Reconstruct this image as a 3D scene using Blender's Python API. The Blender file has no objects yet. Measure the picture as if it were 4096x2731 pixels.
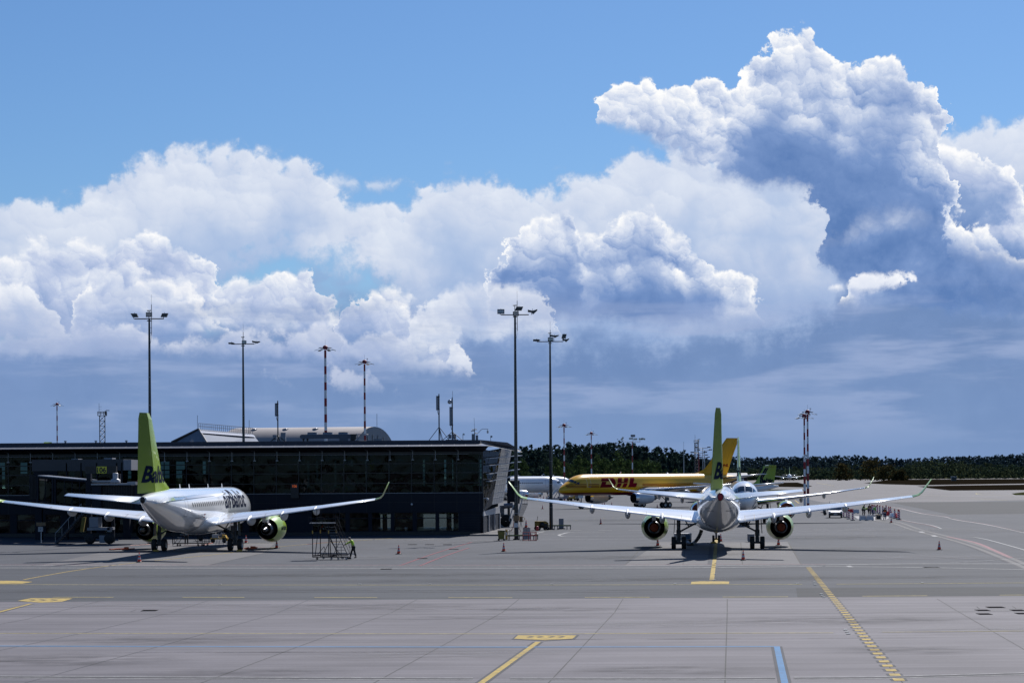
import bpy, math, random
import numpy as np
from mathutils import Vector, Matrix

S = bpy.context.scene
COL = S.collection
# ------------------------------------------------------------------ camera
FOC, CAMH, HZ, TILT = 8300.0, 6.45, 1898.0, 0.0063     # focal length and horizon in units of a 4096 wide frame
cam_d = bpy.data.cameras.new('camera')
cam = bpy.data.objects.new('camera', cam_d)
COL.objects.link(cam)
cam_d.sensor_width = 36.0
cam_d.lens = 36.0 * FOC / 4096.0
cam_d.shift_y = (HZ - 1365.5) / 4096.0
cam_d.clip_start = 0.5
cam_d.clip_end = 60000.0
cam.location = (0, 0, CAMH)
cam.rotation_euler = (Matrix.Rotation(math.radians(90), 3, 'X') @ Matrix.Rotation(-math.atan(TILT), 3, 'Z')).to_euler()
S.camera = cam
# ------------------------------------------------------------------ view
S.view_settings.view_transform = 'Standard'
S.view_settings.look = 'None'
S.view_settings.exposure = 0.45
S.view_settings.gamma = 1.0
S.render.engine = 'CYCLES'
S.cycles.max_bounces = 8
S.cycles.transparent_max_bounces = 12
S.cycles.caustics_reflective = False
S.cycles.caustics_refractive = False

# ------------------------------------------------------------------ sun
SUN_AZ, SUN_EL = math.radians(23.0), math.radians(43.0)   # azimuth from +Y towards +X
sun_d = bpy.data.lights.new('sun', 'SUN')
sun_d.energy = 5.0
sun_d.angle = math.radians(0.53)
sun_d.color = (1.0, 0.965, 0.93)
sun = bpy.data.objects.new('sun', sun_d)
COL.objects.link(sun)
SUNV = Vector((math.sin(SUN_AZ) * math.cos(SUN_EL), math.cos(SUN_AZ) * math.cos(SUN_EL), math.sin(SUN_EL)))
sun.rotation_euler = SUNV.to_track_quat('Z', 'Y').to_euler()

def srgb(r, g, b):
    f = lambda c: (c / 255.0 / 12.92) if c <= 10.31 else ((c / 255.0 + 0.055) / 1.055) ** 2.4
    return (f(r), f(g), f(b), 1.0)
SKY_TINT = (0.62, 0.90, 1.27, 1)
SKY_K = 0.05
CLOUD_K = 0.73
# ------------------------------------------------------------------ sky: Nishita air plus cumulus banks, all by view direction
def build_sky():
    w = bpy.data.worlds.new('World')
    S.world = w
    w.use_nodes = True
    nt = w.node_tree
    N, L = nt.nodes, nt.links
    N.clear()

    def put(sock, v):
        if v is None:
            return
        if isinstance(v, bpy.types.NodeSocket):
            L.new(v, sock)
        else:
            sock.default_value = v

    def m(op, a, b=None, c=None, clamp=False):
        n = N.new('ShaderNodeMath'); n.operation = op; n.use_clamp = clamp
        put(n.inputs[0], a); put(n.inputs[1], b)
        if c is not None:
            put(n.inputs[2], c)
        return n.outputs[0]

    def sstep(v, lo, hi, out0=0.0, out1=1.0):
        n = N.new('ShaderNodeMapRange'); n.interpolation_type = 'SMOOTHSTEP'; n.clamp = True
        put(n.inputs[0], v); put(n.inputs[1], lo); put(n.inputs[2], hi); put(n.inputs[3], out0); put(n.inputs[4], out1)
        return n.outputs[0]

    def lin(v, lo, hi, out0=0.0, out1=1.0):
        n = N.new('ShaderNodeMapRange'); n.clamp = True
        put(n.inputs[0], v); put(n.inputs[1], lo); put(n.inputs[2], hi); put(n.inputs[3], out0); put(n.inputs[4], out1)
        return n.outputs[0]

    def mixc(f, a, b):
        n = N.new('ShaderNodeMix'); n.data_type = 'RGBA'
        put(n.inputs[0], f); put(n.inputs[6], a); put(n.inputs[7], b)
        return n.outputs[2]

    def vadd(a, b):
        n = N.new('ShaderNodeVectorMath'); n.operation = 'ADD'
        put(n.inputs[0], a); put(n.inputs[1], b)
        return n.outputs[0]

    def vscale(a, k):
        n = N.new('ShaderNodeVectorMath'); n.operation = 'SCALE'
        put(n.inputs[0], a); put(n.inputs[3], k)
        return n.outputs[0]

    def fbm(vec, scale, detail, rough=0.55, color=False):
        n = N.new('ShaderNodeTexNoise'); n.noise_dimensions = '2D'
        put(n.inputs['Vector'], vec); n.inputs['Scale'].default_value = scale
        n.inputs['Detail'].default_value = detail; n.inputs['Roughness'].default_value = rough
        return n.outputs[1] if color else n.outputs[0]

    def vor(vec, scale, detail, rough=0.5, smooth=0.35):
        n = N.new('ShaderNodeTexVoronoi'); n.voronoi_dimensions = '2D'; n.feature = 'F1'
        n.normalize = True
        put(n.inputs['Vector'], vec); n.inputs['Scale'].default_value = scale
        n.inputs['Detail'].default_value = detail; n.inputs['Roughness'].default_value = rough
        n.inputs['Lacunarity'].default_value = 2.2
        return n.outputs['Distance']

    geo = N.new('ShaderNodeTexCoord').outputs['Generated']
    sep = N.new('ShaderNodeSeparateXYZ'); L.new(geo, sep.inputs[0])
    dx, dy, dz = sep.outputs
    az = m('ARCTAN2', dx, dy)
    hyp = m('SQRT', m('ADD', m('MULTIPLY', dx, dx), m('MULTIPLY', dy, dy)))
    el = m('ARCTAN2', dz, hyp)
    U = m('MULTIPLY', az, 180 / math.pi)
    V = m('MULTIPLY', el, 180 / math.pi)
    cmb = N.new('ShaderNodeCombineXYZ'); put(cmb.inputs[0], U); put(cmb.inputs[1], V)
    P0 = cmb.outputs[0]

    def uv(x, y):      # a direction read off the photograph (2352 wide), as azimuth / elevation in degrees
        X, Y = x * 4096 / 2352 - 2048, y * 4096 / 2352 - HZ
        Yc = Y + TILT * X
        a = math.atan2(X, FOC)
        return math.degrees(a), math.degrees(math.atan2(-Yc, math.hypot(X, FOC)))

    def curve(pts, sm=True):
        """elevation (deg) of a cloud outline against azimuth, from points of the outline"""
        q = [uv(x, y) for x, y in pts]
        n = N.new('ShaderNodeFloatCurve')
        cm = n.mapping; cm.use_clip = False
        cv = cm.curves[0]
        lo, hi = -18.0, 18.0
        arr = [((a - lo) / (hi - lo), (b + 2.0) / 20.0) for a, b in q]
        while len(cv.points) < len(arr):
            cv.points.new(0.5, 0.5)
        for pt, (a, b) in zip(cv.points, arr):
            pt.location = (a, b); pt.handle_type = 'AUTO' if sm else 'VECTOR'
        cm.update()
        return n, (lo, hi)

    def evalcurve(cn, u):
        n, (lo, hi) = cn
        t = m('DIVIDE', m('SUBTRACT', u, lo), hi - lo, clamp=True)
        put(n.inputs['Value'], t)
        n.inputs['Factor'].default_value = 1.0
        return m('SUBTRACT', m('MULTIPLY', n.outputs[0], 20.0), 2.0)

    # air
    sk = N.new('ShaderNodeTexSky'); sk.sky_type = 'NISHITA'; sk.sun_disc = False
    sk.sun_elevation = SUN_EL; sk.sun_rotation = SUN_AZ
    sk.altitude = 10; sk.air_density = 1.0; sk.dust_density = 0.35; sk.ozone_density = 1.6
    tint = N.new('ShaderNodeMix'); tint.data_type = 'RGBA'; tint.blend_type = 'MULTIPLY'; tint.inputs[0].default_value = 1.0
    L.new(sk.outputs[0], tint.inputs[6]); tint.inputs[7].default_value = SKY_TINT
    bg_air = N.new('ShaderNodeBackground'); L.new(tint.outputs[2], bg_air.inputs[0]); bg_air.inputs[1].default_value = SKY_K

    # clouds --------------------------------------------------
    def centred(v):
        return vadd(v, (-0.5, -0.5, -0.5))
    P = vadd(P0, vscale(centred(fbm(P0, 0.5, 2, 0.5, True)), 1.0))
    P = vadd(P, vscale(centred(fbm(P0, 2.6, 5, 0.62, True)), 0.42))
    SX, SY = 0.45, 0.89                     # towards the sun: up and to the right

    def puffs(freq, off, vec):
        """one size of puff: how far inside its puff a point lies, and which side of it faces the sun"""
        n = N.new('ShaderNodeTexVoronoi'); n.voronoi_dimensions = '2D'; n.feature = 'SMOOTH_F1' if freq < 3 else 'F1'
        if freq < 3:
            n.inputs['Smoothness'].default_value = 0.32
        put(n.inputs['Vector'], vadd(vec, (off, off * 0.7, 0))); n.inputs['Scale'].default_value = freq
        n.inputs['Randomness'].default_value = 0.9
        dist = n.outputs['Distance']
        # vector from the puff's middle
        df = N.new('ShaderNodeVectorMath'); df.operation = 'SUBTRACT'
        L.new(vadd(vec, (off, off * 0.7, 0)), df.inputs[0]); L.new(n.outputs['Position'], df.inputs[1])
        dt = N.new('ShaderNodeVectorMath'); dt.operation = 'DOT_PRODUCT'
        L.new(df.outputs[0], dt.inputs[0]); dt.inputs[1].default_value = (SX * freq, SY * freq, 0)
        return m('SUBTRACT', 0.42, dist), dt.outputs['Value']

    def wsum(ts):
        r = None
        for v, k in ts:
            t = m('MULTIPLY', v, k)
            r = t if r is None else m('ADD', r, t)
        return r

    def noiseset(off, fr):
        pk = [puffs(f, off + i * 3.3, P) for i, f in enumerate(fr)]
        bulge = wsum([(pk[i][0], k) for i, k in enumerate((0.95, 0.50, 0.24, 0.09)[:len(pk)])])
        light = wsum([(pk[i][1], k) for i, k in enumerate((0.42, 0.27, 0.12, 0.05)[:len(pk)])])
        f1 = m('SUBTRACT', fbm(vadd(P0, (off, 5, 0)), 1.1, 8, 0.62), 0.5)
        f0 = m('SUBTRACT', fbm(vadd(P0, (off, 17, 0)), 0.42, 3, 0.5), 0.5)
        return bulge, light, f1, f0
    spx = N.new('ShaderNodeSeparateXYZ'); L.new(P, spx.inputs[0])
    UW = m('ADD', U, m('MULTIPLY', m('SUBTRACT', spx.outputs[0], U), 2.2))
    SETS = [noiseset(3.0, (0.75, 1.7, 4.2, 10.0)), noiseset(41.0, (0.6, 1.5, 3.6))]

    def layer(prev_c, prev_a, top, bot, amp, crisp, depth, ramp, seed, sc=1.0, base_soft=0.5, relief=1.0, wisp=0.0, alpha=1.0, topsoft=None):
        bulge, light, f1, f0 = SETS[seed]
        t = evalcurve(curve(top), UW)
        d = m('SUBTRACT', t, V)                                         # degrees below the outline
        ds = m('ADD', d, m('MULTIPLY', bulge, amp))
        ds = m('ADD', ds, m('MULTIPLY', f1, amp * 0.8 + wisp))
        a_top = sstep(ds, 0.0, crisp if topsoft is None else topsoft)
        if bot is not None:
            bt = evalcurve(curve(bot), UW)
            e = m('ADD', m('SUBTRACT', V, bt), m('MULTIPLY', f1, base_soft * 1.8))
            a = m('MULTIPLY', a_top, sstep(e, 0.0, base_soft))
            d2 = m('SUBTRACT', V, bt)
        else:
            a = a_top
        a = m('MULTIPLY', a, alpha)
        deep = m('ADD', m('ADD', d, m('MULTIPLY', f0, depth * 1.8)), m('MULTIPLY', f1, depth * 1.0))
        deep = m('ADD', deep, m('MULTIPLY', bulge, -0.5))
        body = sstep(deep, -depth * 0.1, depth * 1.35, 1.0, 0.0)
        sh = m('ADD', m('MULTIPLY', body, 0.74), 0.06)
        sh = m('ADD', sh, m('MULTIPLY', light, m('MULTIPLY', m('ADD', m('MULTIPLY', body, 0.72), 0.08), relief)))
        sh = m('ADD', sh, m('MULTIPLY', f1, 0.62))
        sh = m('ADD', sh, m('MULTIPLY', f0, 0.40))
        rim = sstep(ds, 0.0, 0.55, 1.0, 0.0)
        sh = m('ADD', sh, m('MULTIPLY', rim, 0.24), clamp=True)
        r = N.new('ShaderNodeValToRGB')
        cr = r.color_ramp
        while len(cr.elements) < len(ramp):
            cr.elements.new(0.5)
        for e_, (pos, c) in zip(cr.elements, ramp):
            e_.position = pos; e_.color = srgb(*c)
        L.new(sh, r.inputs[0])
        return mixc(a, prev_c, r.outputs[0]), m('SUBTRACT', 1.0, m('MULTIPLY', m('SUBTRACT', 1.0, prev_a), m('SUBTRACT', 1.0, a)))

    CRISP = [(0.0, (110, 142, 194)), (0.25, (142, 167, 210)), (0.5, (184, 198, 228)), (0.75, (222, 229, 243)), (1.0, (254, 254, 255))]
    DARK = [(0.0, (94, 128, 183)), (0.25, (122, 151, 201)), (0.5, (170, 188, 222)), (0.75, (218, 226, 242)), (1.0, (255, 255, 255))]
    SOFT = [(0.0, (150, 176, 218)), (0.3, (182, 199, 229)), (0.6, (214, 222, 239)), (1.0, (243, 246, 252))]
    VEIL = [(0.0, (112, 140, 186)), (0.45, (128, 155, 201)), (0.75, (152, 172, 212)), (1.0, (186, 198, 226))]

    c, a = (0.3, 0.45, 0.7, 1), 0.0
    HI = 190
    # far veil that fills the low sky
    c, a = layer(c, a, [(-330, 700), (0, 640), (250, 600), (500, 600), (800, 560), (1000, 560), (1250, 500), (1500, 480), (1800, 480), (2050, 420), (2352, 330), (2700, 300)],
                 None, 1.2, 1.0, 3.2, VEIL, 1, 0.55, relief=0.25, topsoft=2.2)
    # pale band behind everything
    c, a = layer(c, a, [(-330, 500), (0, 460), (100, 450), (190, 420), (280, 370), (370, 345), (470, 325), (530, 326), (566, 345), (590, 356), (610, 338), (650, 328), (715, 345), (750, 390), (800, 432), (870, 462), (930, 455), (985, 420), (1010, 395), (1100, 380), (1200, 415), (1290, 398), (1380, 365), (1440, 335), (1560, 330), (1700, 330), (2000, 330), (2130, 300), (2200, 255), (2352, 245), (2700, 260)],
                 [(-330, 800), (0, 780), (300, 740), (480, 720), (600, 650), (800, 660), (900, 760), (1050, 820), (1200, 840), (1400, 850), (1700, 830), (1900, 780), (2100, 560), (2352, 620), (2700, 700)],
                 0.75, 0.5, 3.6, SOFT, 1, 0.8, base_soft=1.3, relief=0.55, wisp=0.5, alpha=0.93)
    # scrap of cloud drifting right of the left bank
    c, a = layer(c, a, [(700, 700), (748, 470), (762, 400), (800, 392), (850, 400), (900, 415), (955, 425), (985, 470), (1010, 700)],
                 [(700, 400), (760, 445), (830, 455), (900, 436), (960, 425), (1010, 400)], 0.35, 0.3, 1.4, SOFT, 1, 1.2, base_soft=0.35, relief=0.3, wisp=0.4, alpha=0.75)
    # left cumulus
    c, a = layer(c, a, [(-330, 600), (-100, 560), (0, 575), (50, 568), (100, 545), (140, 560), (200, 555), (250, 545), (290, 530), (345, 520), (400, 545), (460, 580), (485, 610), (500, 655), (530, 640), (600, 618), (655, 608), (690, 596), (735, 604), (752, 640), (765, 690), (795, 715), (800, 790), (830, 840), (900, 1000)],
                 [(-330, 830), (0, 800), (200, 800), (400, 790), (520, 770), (650, 775), (780, 775), (900, 780)], 0.62, 0.34, 2.7, CRISP, 0, 1.0, base_soft=0.45, relief=1.0)
    c, a = layer(c, a, [(770, 1000), (790, 740), (806, 672), (850, 655), (900, 675), (960, 715), (1030, 745), (1068, 800), (1088, 850), (1110, 1000)],
                 [(700, 800), (800, 820), (900, 850), (1000, 862), (1090, 868), (1200, 870)], 0.5, 0.32, 1.8, CRISP, 0, 1.2, base_soft=0.4, relief=1.0)
    c, a = layer(c, a, [(-330, 560), (-100, 640), (0, 652), (70, 680), (110, 715), (150, 760), (180, 790), (215, 900)],
                 [(-330, 800), (0, 790), (120, 800), (220, 810)], 0.5, 0.18, 1.3, SOFT[1:] + [(1.0, (250, 251, 255))], 0, 1.1, base_soft=0.4, relief=1.0)
    # centre cumulus
    c, a = layer(c, a, [(1080, 1000), (1130, 760), (1160, 600), (1170, 535), (1195, 490), (1230, 468), (1275, 458), (1300, 480), (1340, 545), (1395, 515), (1440, 474), (1490, 470), (1540, 488), (1560, 525), (1610, 545), (1635, 590), (1690, 640), (1740, 700), (1765, 745), (1790, 1000)],
                 [(1000, 760), (1200, 740), (1400, 755), (1600, 755), (1750, 745), (1900, 730)], 0.55, 0.30, 2.2, DARK, 0, 1.0, base_soft=0.45, relief=1.0)
    c, a = layer(c, a, [(150, 1000), (200, 640), (250, 610), (310, 596), (370, 625), (430, 650), (470, 690), (510, 735), (540, 1000)],
                 [(100, 760), (250, 775), (400, 778), (560, 775)], 0.45, 0.22, 2.2, CRISP, 1, 1.0, base_soft=0.4, relief=1.1, alpha=0.85)
    c, a = layer(c, a, [(930, 1000), (960, 700), (1000, 655), (1060, 640), (1110, 640), (1150, 660), (1200, 655), (1235, 700), (1250, 1000)],
                 [(900, 790), (1000, 800), (1150, 790), (1260, 780)], 0.5, 0.35, 2.4, SOFT, 1, 1.0, base_soft=0.6, relief=0.9, alpha=0.8)
    c, a = layer(c, a, [(1000, 1000), (1012, 810), (1030, 785), (1060, 800), (1085, 850), (1100, 1000)],
                 [(950, 820), (1020, 850), (1090, 866), (1150, 870)], 0.35, 0.25, 1.6, SOFT, 1, 1.0, base_soft=0.25, relief=0.9, alpha=0.85)
    # right shoulder behind the tower cloud
    c, a = layer(c, a, [(2000, 620), (2080, 480), (2120, 380), (2150, 330), (2200, 318), (2250, 332), (2290, 375), (2330, 430), (2370, 470), (2500, 500), (2700, 520)],
                 [(1900, 700), (2100, 720), (2352, 740), (2700, 750)], 0.5, 0.14, 1.6, CRISP, 1, 1.1, base_soft=0.4, relief=1.0)
    # big tower cloud, its dark flank running down to the right
    c, a = layer(c, a, [(1340, 900), (1366, 420), (1376, 250), (1400, 205), (1440, 185), (1490, 168), (1560, 190), (1620, 178), (1680, 200), (1702, 150), (1745, 120), (1778, 92), (1825, 70), (1880, 84), (1925, 125), (1990, 150), (2060, 146), (2115, 175), (2155, 195), (2172, 235), (2176, 300), (2186, 470), (2230, 500), (2352, 560), (2700, 600)],
                 [(1300, 250), (1375, 300), (1420, 318), (1480, 335), (1560, 355), (1620, 400), (1700, 432), (1780, 450), (1850, 452), (1880, 520), (1910, 620), (2000, 670), (2100, 712), (2200, 738), (2352, 752), (2700, 760)],
                 0.75, 0.17, 3.3, DARK, 0, 1.0, base_soft=0.5, relief=1.15)
    # its dark rain-heavy flank reaching to the right
    c, a = layer(c, a, [(1840, 1000), (1870, 600), (1930, 500), (2020, 455), (2120, 468), (2200, 492), (2352, 520), (2700, 540)],
                 [(1800, 500), (1880, 580), (1960, 640), (2100, 705), (2200, 735), (2352, 752), (2700, 760)],
                 0.5, 0.5, 1.0, DARK, 0, 1.0, base_soft=0.5, relief=0.35, topsoft=1.5, alpha=0.92)
    # torn puffs and paler shelves low over the left and middle
    c, a = layer(c, a, [(-330, 760), (0, 750), (150, 752), (230, 735), (300, 742), (340, 770), (420, 762), (560, 750), (700, 745), (850, 760), (950, 790), (1050, 840), (1120, 900), (1200, 990), (1700, 1060), (2352, 1060), (2700, 1060)],
                 [(-330, 850), (0, 840), (300, 828), (500, 830), (700, 845), (900, 860), (1100, 900), (1400, 980), (2352, 960), (2700, 960)], 0.45, 0.35, 1.6, [(0.0, (134, 163, 213)), (0.4, (172, 188, 224)), (1.0, (232, 236, 247))], 1, 1.0, base_soft=0.5, relief=0.9, wisp=1.2, alpha=0.75)
    # faint paler shelves and streaks under the dark bases
    st = N.new('ShaderNodeVectorMath'); st.operation = 'MULTIPLY'; L.new(P0, st.inputs[0]); st.inputs[1].default_value = (0.16, 1.0, 1.0)
    sh1 = fbm(vadd(st.outputs[0], (7, 3, 0)), 0.9, 6, 0.55)
    band = m('MULTIPLY', sstep(sh1, 0.47, 0.66), m('MULTIPLY', sstep(V, 0.2, 1.5), sstep(V, 5.6, 3.6)))
    c = mixc(m('MULTIPLY', band, 0.7), c, srgb(166, 182, 217))
    dkb = m('MULTIPLY', sstep(sh1, 0.50, 0.34), m('MULTIPLY', sstep(V, 0.4, 1.8), sstep(V, 5.6, 4.2)))
    c = mixc(m('MULTIPLY', dkb, 0.35), c, srgb(108, 138, 186))
    # bright tuft in front of the dark flank
    c, a = layer(c, a, [(1850, 800), (1895, 655), (1940, 645), (1985, 640), (2010, 616), (2050, 618), (2085, 645), (2100, 700), (2120, 800)],
                 [(1850, 650), (1900, 668), (1980, 672), (2050, 672), (2090, 655), (2150, 640)], 0.28, 0.2, 2.2, [(0.0, (170, 190, 226)), (1.0, (245, 247, 253))], 1, 1.6, base_soft=0.22, relief=0.5, wisp=0.2)
    # small low clouds
    c, a = layer(c, a, [(540, 1000), (560, 880), (700, 870), (745, 862), (800, 870), (840, 855), (900, 850), (950, 890), (960, 1000)],
                 [(500, 800), (700, 900), (760, 910), (850, 905), (950, 912), (1000, 900)], 0.9, 0.5, 2.2, [(0.0, (158, 178, 216)), (1.0, (214, 220, 238))], 1, 1.3, base_soft=0.6, relief=0.5, wisp=1.6, alpha=0.8)

    # thin rain veils and haze close to the horizon
    hz = fbm(vadd(P0, (31, 4, 0)), 0.5, 4, 0.5)
    low = sstep(m('ADD', V, m('MULTIPLY', m('SUBTRACT', hz, 0.5), 3.5)), 0.3, 4.6, 0.7, 0.0)
    c = mixc(low, c, srgb(128, 155, 198))
    bg_cl = N.new('ShaderNodeBackground'); L.new(c, bg_cl.inputs[0]); bg_cl.inputs[1].default_value = CLOUD_K
    # away from the modelled bank the same cover thins out
    cover = m('MULTIPLY', a, sstep(V, 22.0, 14.0))
    side = sstep(m('ABSOLUTE', U), 70.0, 24.0, 0.12, 1.0)
    cover = m('MULTIPLY', cover, side)
    below = sstep(V, -1.0, -0.2)
    ms = N.new('ShaderNodeMixShader'); put(ms.inputs[0], cover); L.new(bg_air.outputs[0], ms.inputs[1]); L.new(bg_cl.outputs[0], ms.inputs[2])
    out = N.new('ShaderNodeOutputWorld'); L.new(ms.outputs[0], out.inputs[0])

build_sky()
# ------------------------------------------------------------------ helpers
def pix(px, py, D):
    """the point D metres ahead of the camera that shows at (px, py) of the 4096 wide photograph"""
    dx, dy = px - 2048.0, py - HZ
    x = (dx - TILT * dy) / FOC * D
    z = CAMH - (dy + TILT * dx) / FOC * D
    return Vector((x, D, z))

def gnd(px, py, z=0.0):
    """where the view through (px, py) meets the level z"""
    dx, dy = px - 2048.0, py - HZ
    D = (CAMH - z) * FOC / (dy + TILT * dx)
    return Vector(((dx - TILT * dy) / FOC * D, D, z))

MATS = {}
def material(name, col, rough=0.6, metal=0.0, coat=0.0, var=0.0, scale=3.0, emit=None, estr=0.0, trans=0.0, alpha=1.0, bump=0.0, streak=None, spec=0.5):
    if name in MATS:
        return MATS[name]
    mt = bpy.data.materials.new(name)
    mt.use_nodes = True
    nt = mt.node_tree
    b = nt.nodes['Principled BSDF']
    c = tuple(col[:3]) + (1.0,)
    b.inputs['Base Color'].default_value = c
    b.inputs['Roughness'].default_value = rough
    b.inputs['Metallic'].default_value = metal
    b.inputs['Coat Weight'].default_value = coat
    b.inputs['Coat Roughness'].default_value = 0.05
    b.inputs['Specular IOR Level'].default_value = spec
    b.inputs['Transmission Weight'].default_value = trans
    b.inputs['Alpha'].default_value = alpha
    if emit is not None:
        b.inputs['Emission Color'].default_value = tuple(emit[:3]) + (1.0,)
        b.inputs['Emission Strength'].default_value = estr
    if var > 0 or bump > 0:
        tc = nt.nodes.new('ShaderNodeTexCoord')
        mp = nt.nodes.new('ShaderNodeMapping')
        nt.links.new(tc.outputs['Object'], mp.inputs[0])
        if streak:
            mp.inputs['Scale'].default_value = streak
        nz = nt.nodes.new('ShaderNodeTexNoise')
        nz.inputs['Scale'].default_value = scale; nz.inputs['Detail'].default_value = 6; nz.inputs['Roughness'].default_value = 0.62
        nt.links.new(mp.outputs[0], nz.inputs['Vector'])
        if var > 0:
            mx = nt.nodes.new('ShaderNodeMapRange')
            mx.inputs[1].default_value = 0.3; mx.inputs[2].default_value = 0.7
            mx.inputs[3].default_value = 1 - var; mx.inputs[4].default_value = 1 + var
            nt.links.new(nz.outputs[0], mx.inputs[0])
            vm = nt.nodes.new('ShaderNodeVectorMath'); vm.operation = 'SCALE'
            vm.inputs[0].default_value = c[:3]
            nt.links.new(mx.outputs[0], vm.inputs['Scale'])
            nt.links.new(vm.outputs[0], b.inputs['Base Color'])
        if bump > 0:
            bp = nt.nodes.new('ShaderNodeBump'); bp.inputs['Strength'].default_value = bump; bp.inputs['Distance'].default_value = 0.05
            nt.links.new(nz.outputs[0], bp.inputs['Height']); nt.links.new(bp.outputs[0], b.inputs['Normal'])
    MATS[name] = mt
    return mt

class MB:
    """collects boxes, tubes, sheets and loops, then links them as ONE mesh"""
    def __init__(s):
        s.v, s.f, s.mi, s.sm = [], [], [], []
    def add(s, vs, fs, mi=0, sm=False):
        n = len(s.v)
        s.v += [tuple(p) for p in vs]
        s.f += [tuple(i + n for i in f) for f in fs]
        s.mi += [mi] * len(fs); s.sm += [sm] * len(fs)
        return s
    def box(s, c, size, mi=0, rz=0.0, rx=0.0, ry=0.0):
        hx, hy, hz = size[0] / 2, size[1] / 2, size[2] / 2
        R = Matrix.Rotation(rz, 3, 'Z') @ Matrix.Rotation(ry, 3, 'Y') @ Matrix.Rotation(rx, 3, 'X')
        vs = [Vector(c) + R @ Vector((x, y, z)) for x in (-hx, hx) for y in (-hy, hy) for z in (-hz, hz)]
        fs = [(0, 1, 3, 2), (4, 6, 7, 5), (0, 4, 5, 1), (2, 3, 7, 6), (0, 2, 6, 4), (1, 5, 7, 3)]
        return s.add(vs, fs, mi)
    def tube(s, p0, p1, r0, r1=None, n=8, mi=0, cap=True, sm=True):
        r1 = r0 if r1 is None else r1
        p0, p1 = Vector(p0), Vector(p1)
        d = (p1 - p0)
        if d.length < 1e-6:
            return s
        q = d.to_track_quat('Z', 'Y')
        vs = []
        for p, r in ((p0, r0), (p1, r1)):
            for i in range(n):
                a = 2 * math.pi * i / n
                vs.append(p + q @ Vector((r * math.cos(a), r * math.sin(a), 0)))
        s.add(vs, [(i, (i + 1) % n, n + (i + 1) % n, n + i) for i in range(n)], mi, sm)
        if cap:
            s.add(vs[:n], [tuple(range(n))[::-1]], mi); s.add(vs[n:], [tuple(range(n))], mi)
        return s
    def path(s, pts, r, n=6, mi=0):
        for a, b in zip(pts[:-1], pts[1:]):
            s.tube(a, b, r, r, n, mi)
        return s
    def lathe(s, prof, o=(0, 0, 0), axis='Z', n=24, mi=0, sm=True, capends=False, sx=1.0):
        """prof: list of (radius, height)"""
        vs = []
        for r, h in prof:
            for i in range(n):
                a = 2 * math.pi * i / n
                x, y, z = r * math.cos(a) * sx, r * math.sin(a), h
                if axis == 'Y':
                    x, y, z = x, h, y
                elif axis == 'X':
                    x, y, z = h, x, y
                vs.append((o[0] + x, o[1] + y, o[2] + z))
        fs = []
        for k in range(len(prof) - 1):
            for i in range(n):
                fs.append((k * n + i, k * n + (i + 1) % n, (k + 1) * n + (i + 1) % n, (k + 1) * n + i))
        s.add(vs, fs, mi, sm)
        if capends:
            s.add(vs[:n], [tuple(range(n))], mi); s.add(vs[-n:], [tuple(range(n))], mi)
        return s
    def quad(s, a, b, c, d, mi=0):
        return s.add([a, b, c, d], [(0, 1, 2, 3)], mi)
    def prism(s, poly, h, d, mi=0):
        """poly (points), pushed along vector d"""
        n = len(poly); d = Vector(d)
        a = [Vector(p) for p in poly]; b = [p + d for p in a]
        s.add(a + b, [tuple(range(n))[::-1], tuple(range(n, 2 * n))] + [(i, (i + 1) % n, n + (i + 1) % n, n + i) for i in range(n)], mi)
        return s
    def build(s, name, mats, parent=None, kind=None):
        me = bpy.data.meshes.new(name)
        me.from_pydata([tuple(v) for v in s.v], [], s.f)
        for mm in (mats if isinstance(mats, (list, tuple)) else [mats]):
            me.materials.append(mm)
        me.polygons.foreach_set('material_index', s.mi)
        me.polygons.foreach_set('use_smooth', s.sm)
        me.update()
        o = bpy.data.objects.new(name, me)
        COL.objects.link(o)
        if parent is not None:
            o.parent = parent
        if kind:
            o['kind'] = kind
        return o

def recalc(o):
    import bmesh
    bm = bmesh.new(); bm.from_mesh(o.data)
    bmesh.ops.remove_doubles(bm, verts=bm.verts, dist=1e-5)
    bmesh.ops.recalc_face_normals(bm, faces=bm.faces)
    bm.to_mesh(o.data); bm.free()
    return o

def tag(o, label, cat, group=None):
    o['label'] = label; o['category'] = cat
    if group:
        o['group'] = group
    return o

def thing(name, label, cat, loc=(0, 0, 0), rz=0.0, group=None):
    o = bpy.data.objects.new(name, None)
    COL.objects.link(o)
    o.location = loc; o.rotation_euler = (0, 0, rz); o.empty_display_size = 0.3
    return tag(o, label, cat, group)

def dup(root, loc, rz=None, label=None, group=None, scale=None):
    """a copy of a thing, of its parts and of their sub-parts"""
    r = root.copy(); COL.objects.link(r)
    r.location = loc
    if rz is not None:
        r.rotation_euler = (0, 0, rz)
    if scale is not None:
        r.scale = (scale,) * 3 if not isinstance(scale, tuple) else scale
    if label:
        r['label'] = label
    if group:
        r['group'] = group
    for ch in list(root.children):
        c = ch.copy(); COL.objects.link(c); c.parent = r
        for g in list(ch.children):
            e = g.copy(); COL.objects.link(e); e.parent = c
    return r

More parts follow.
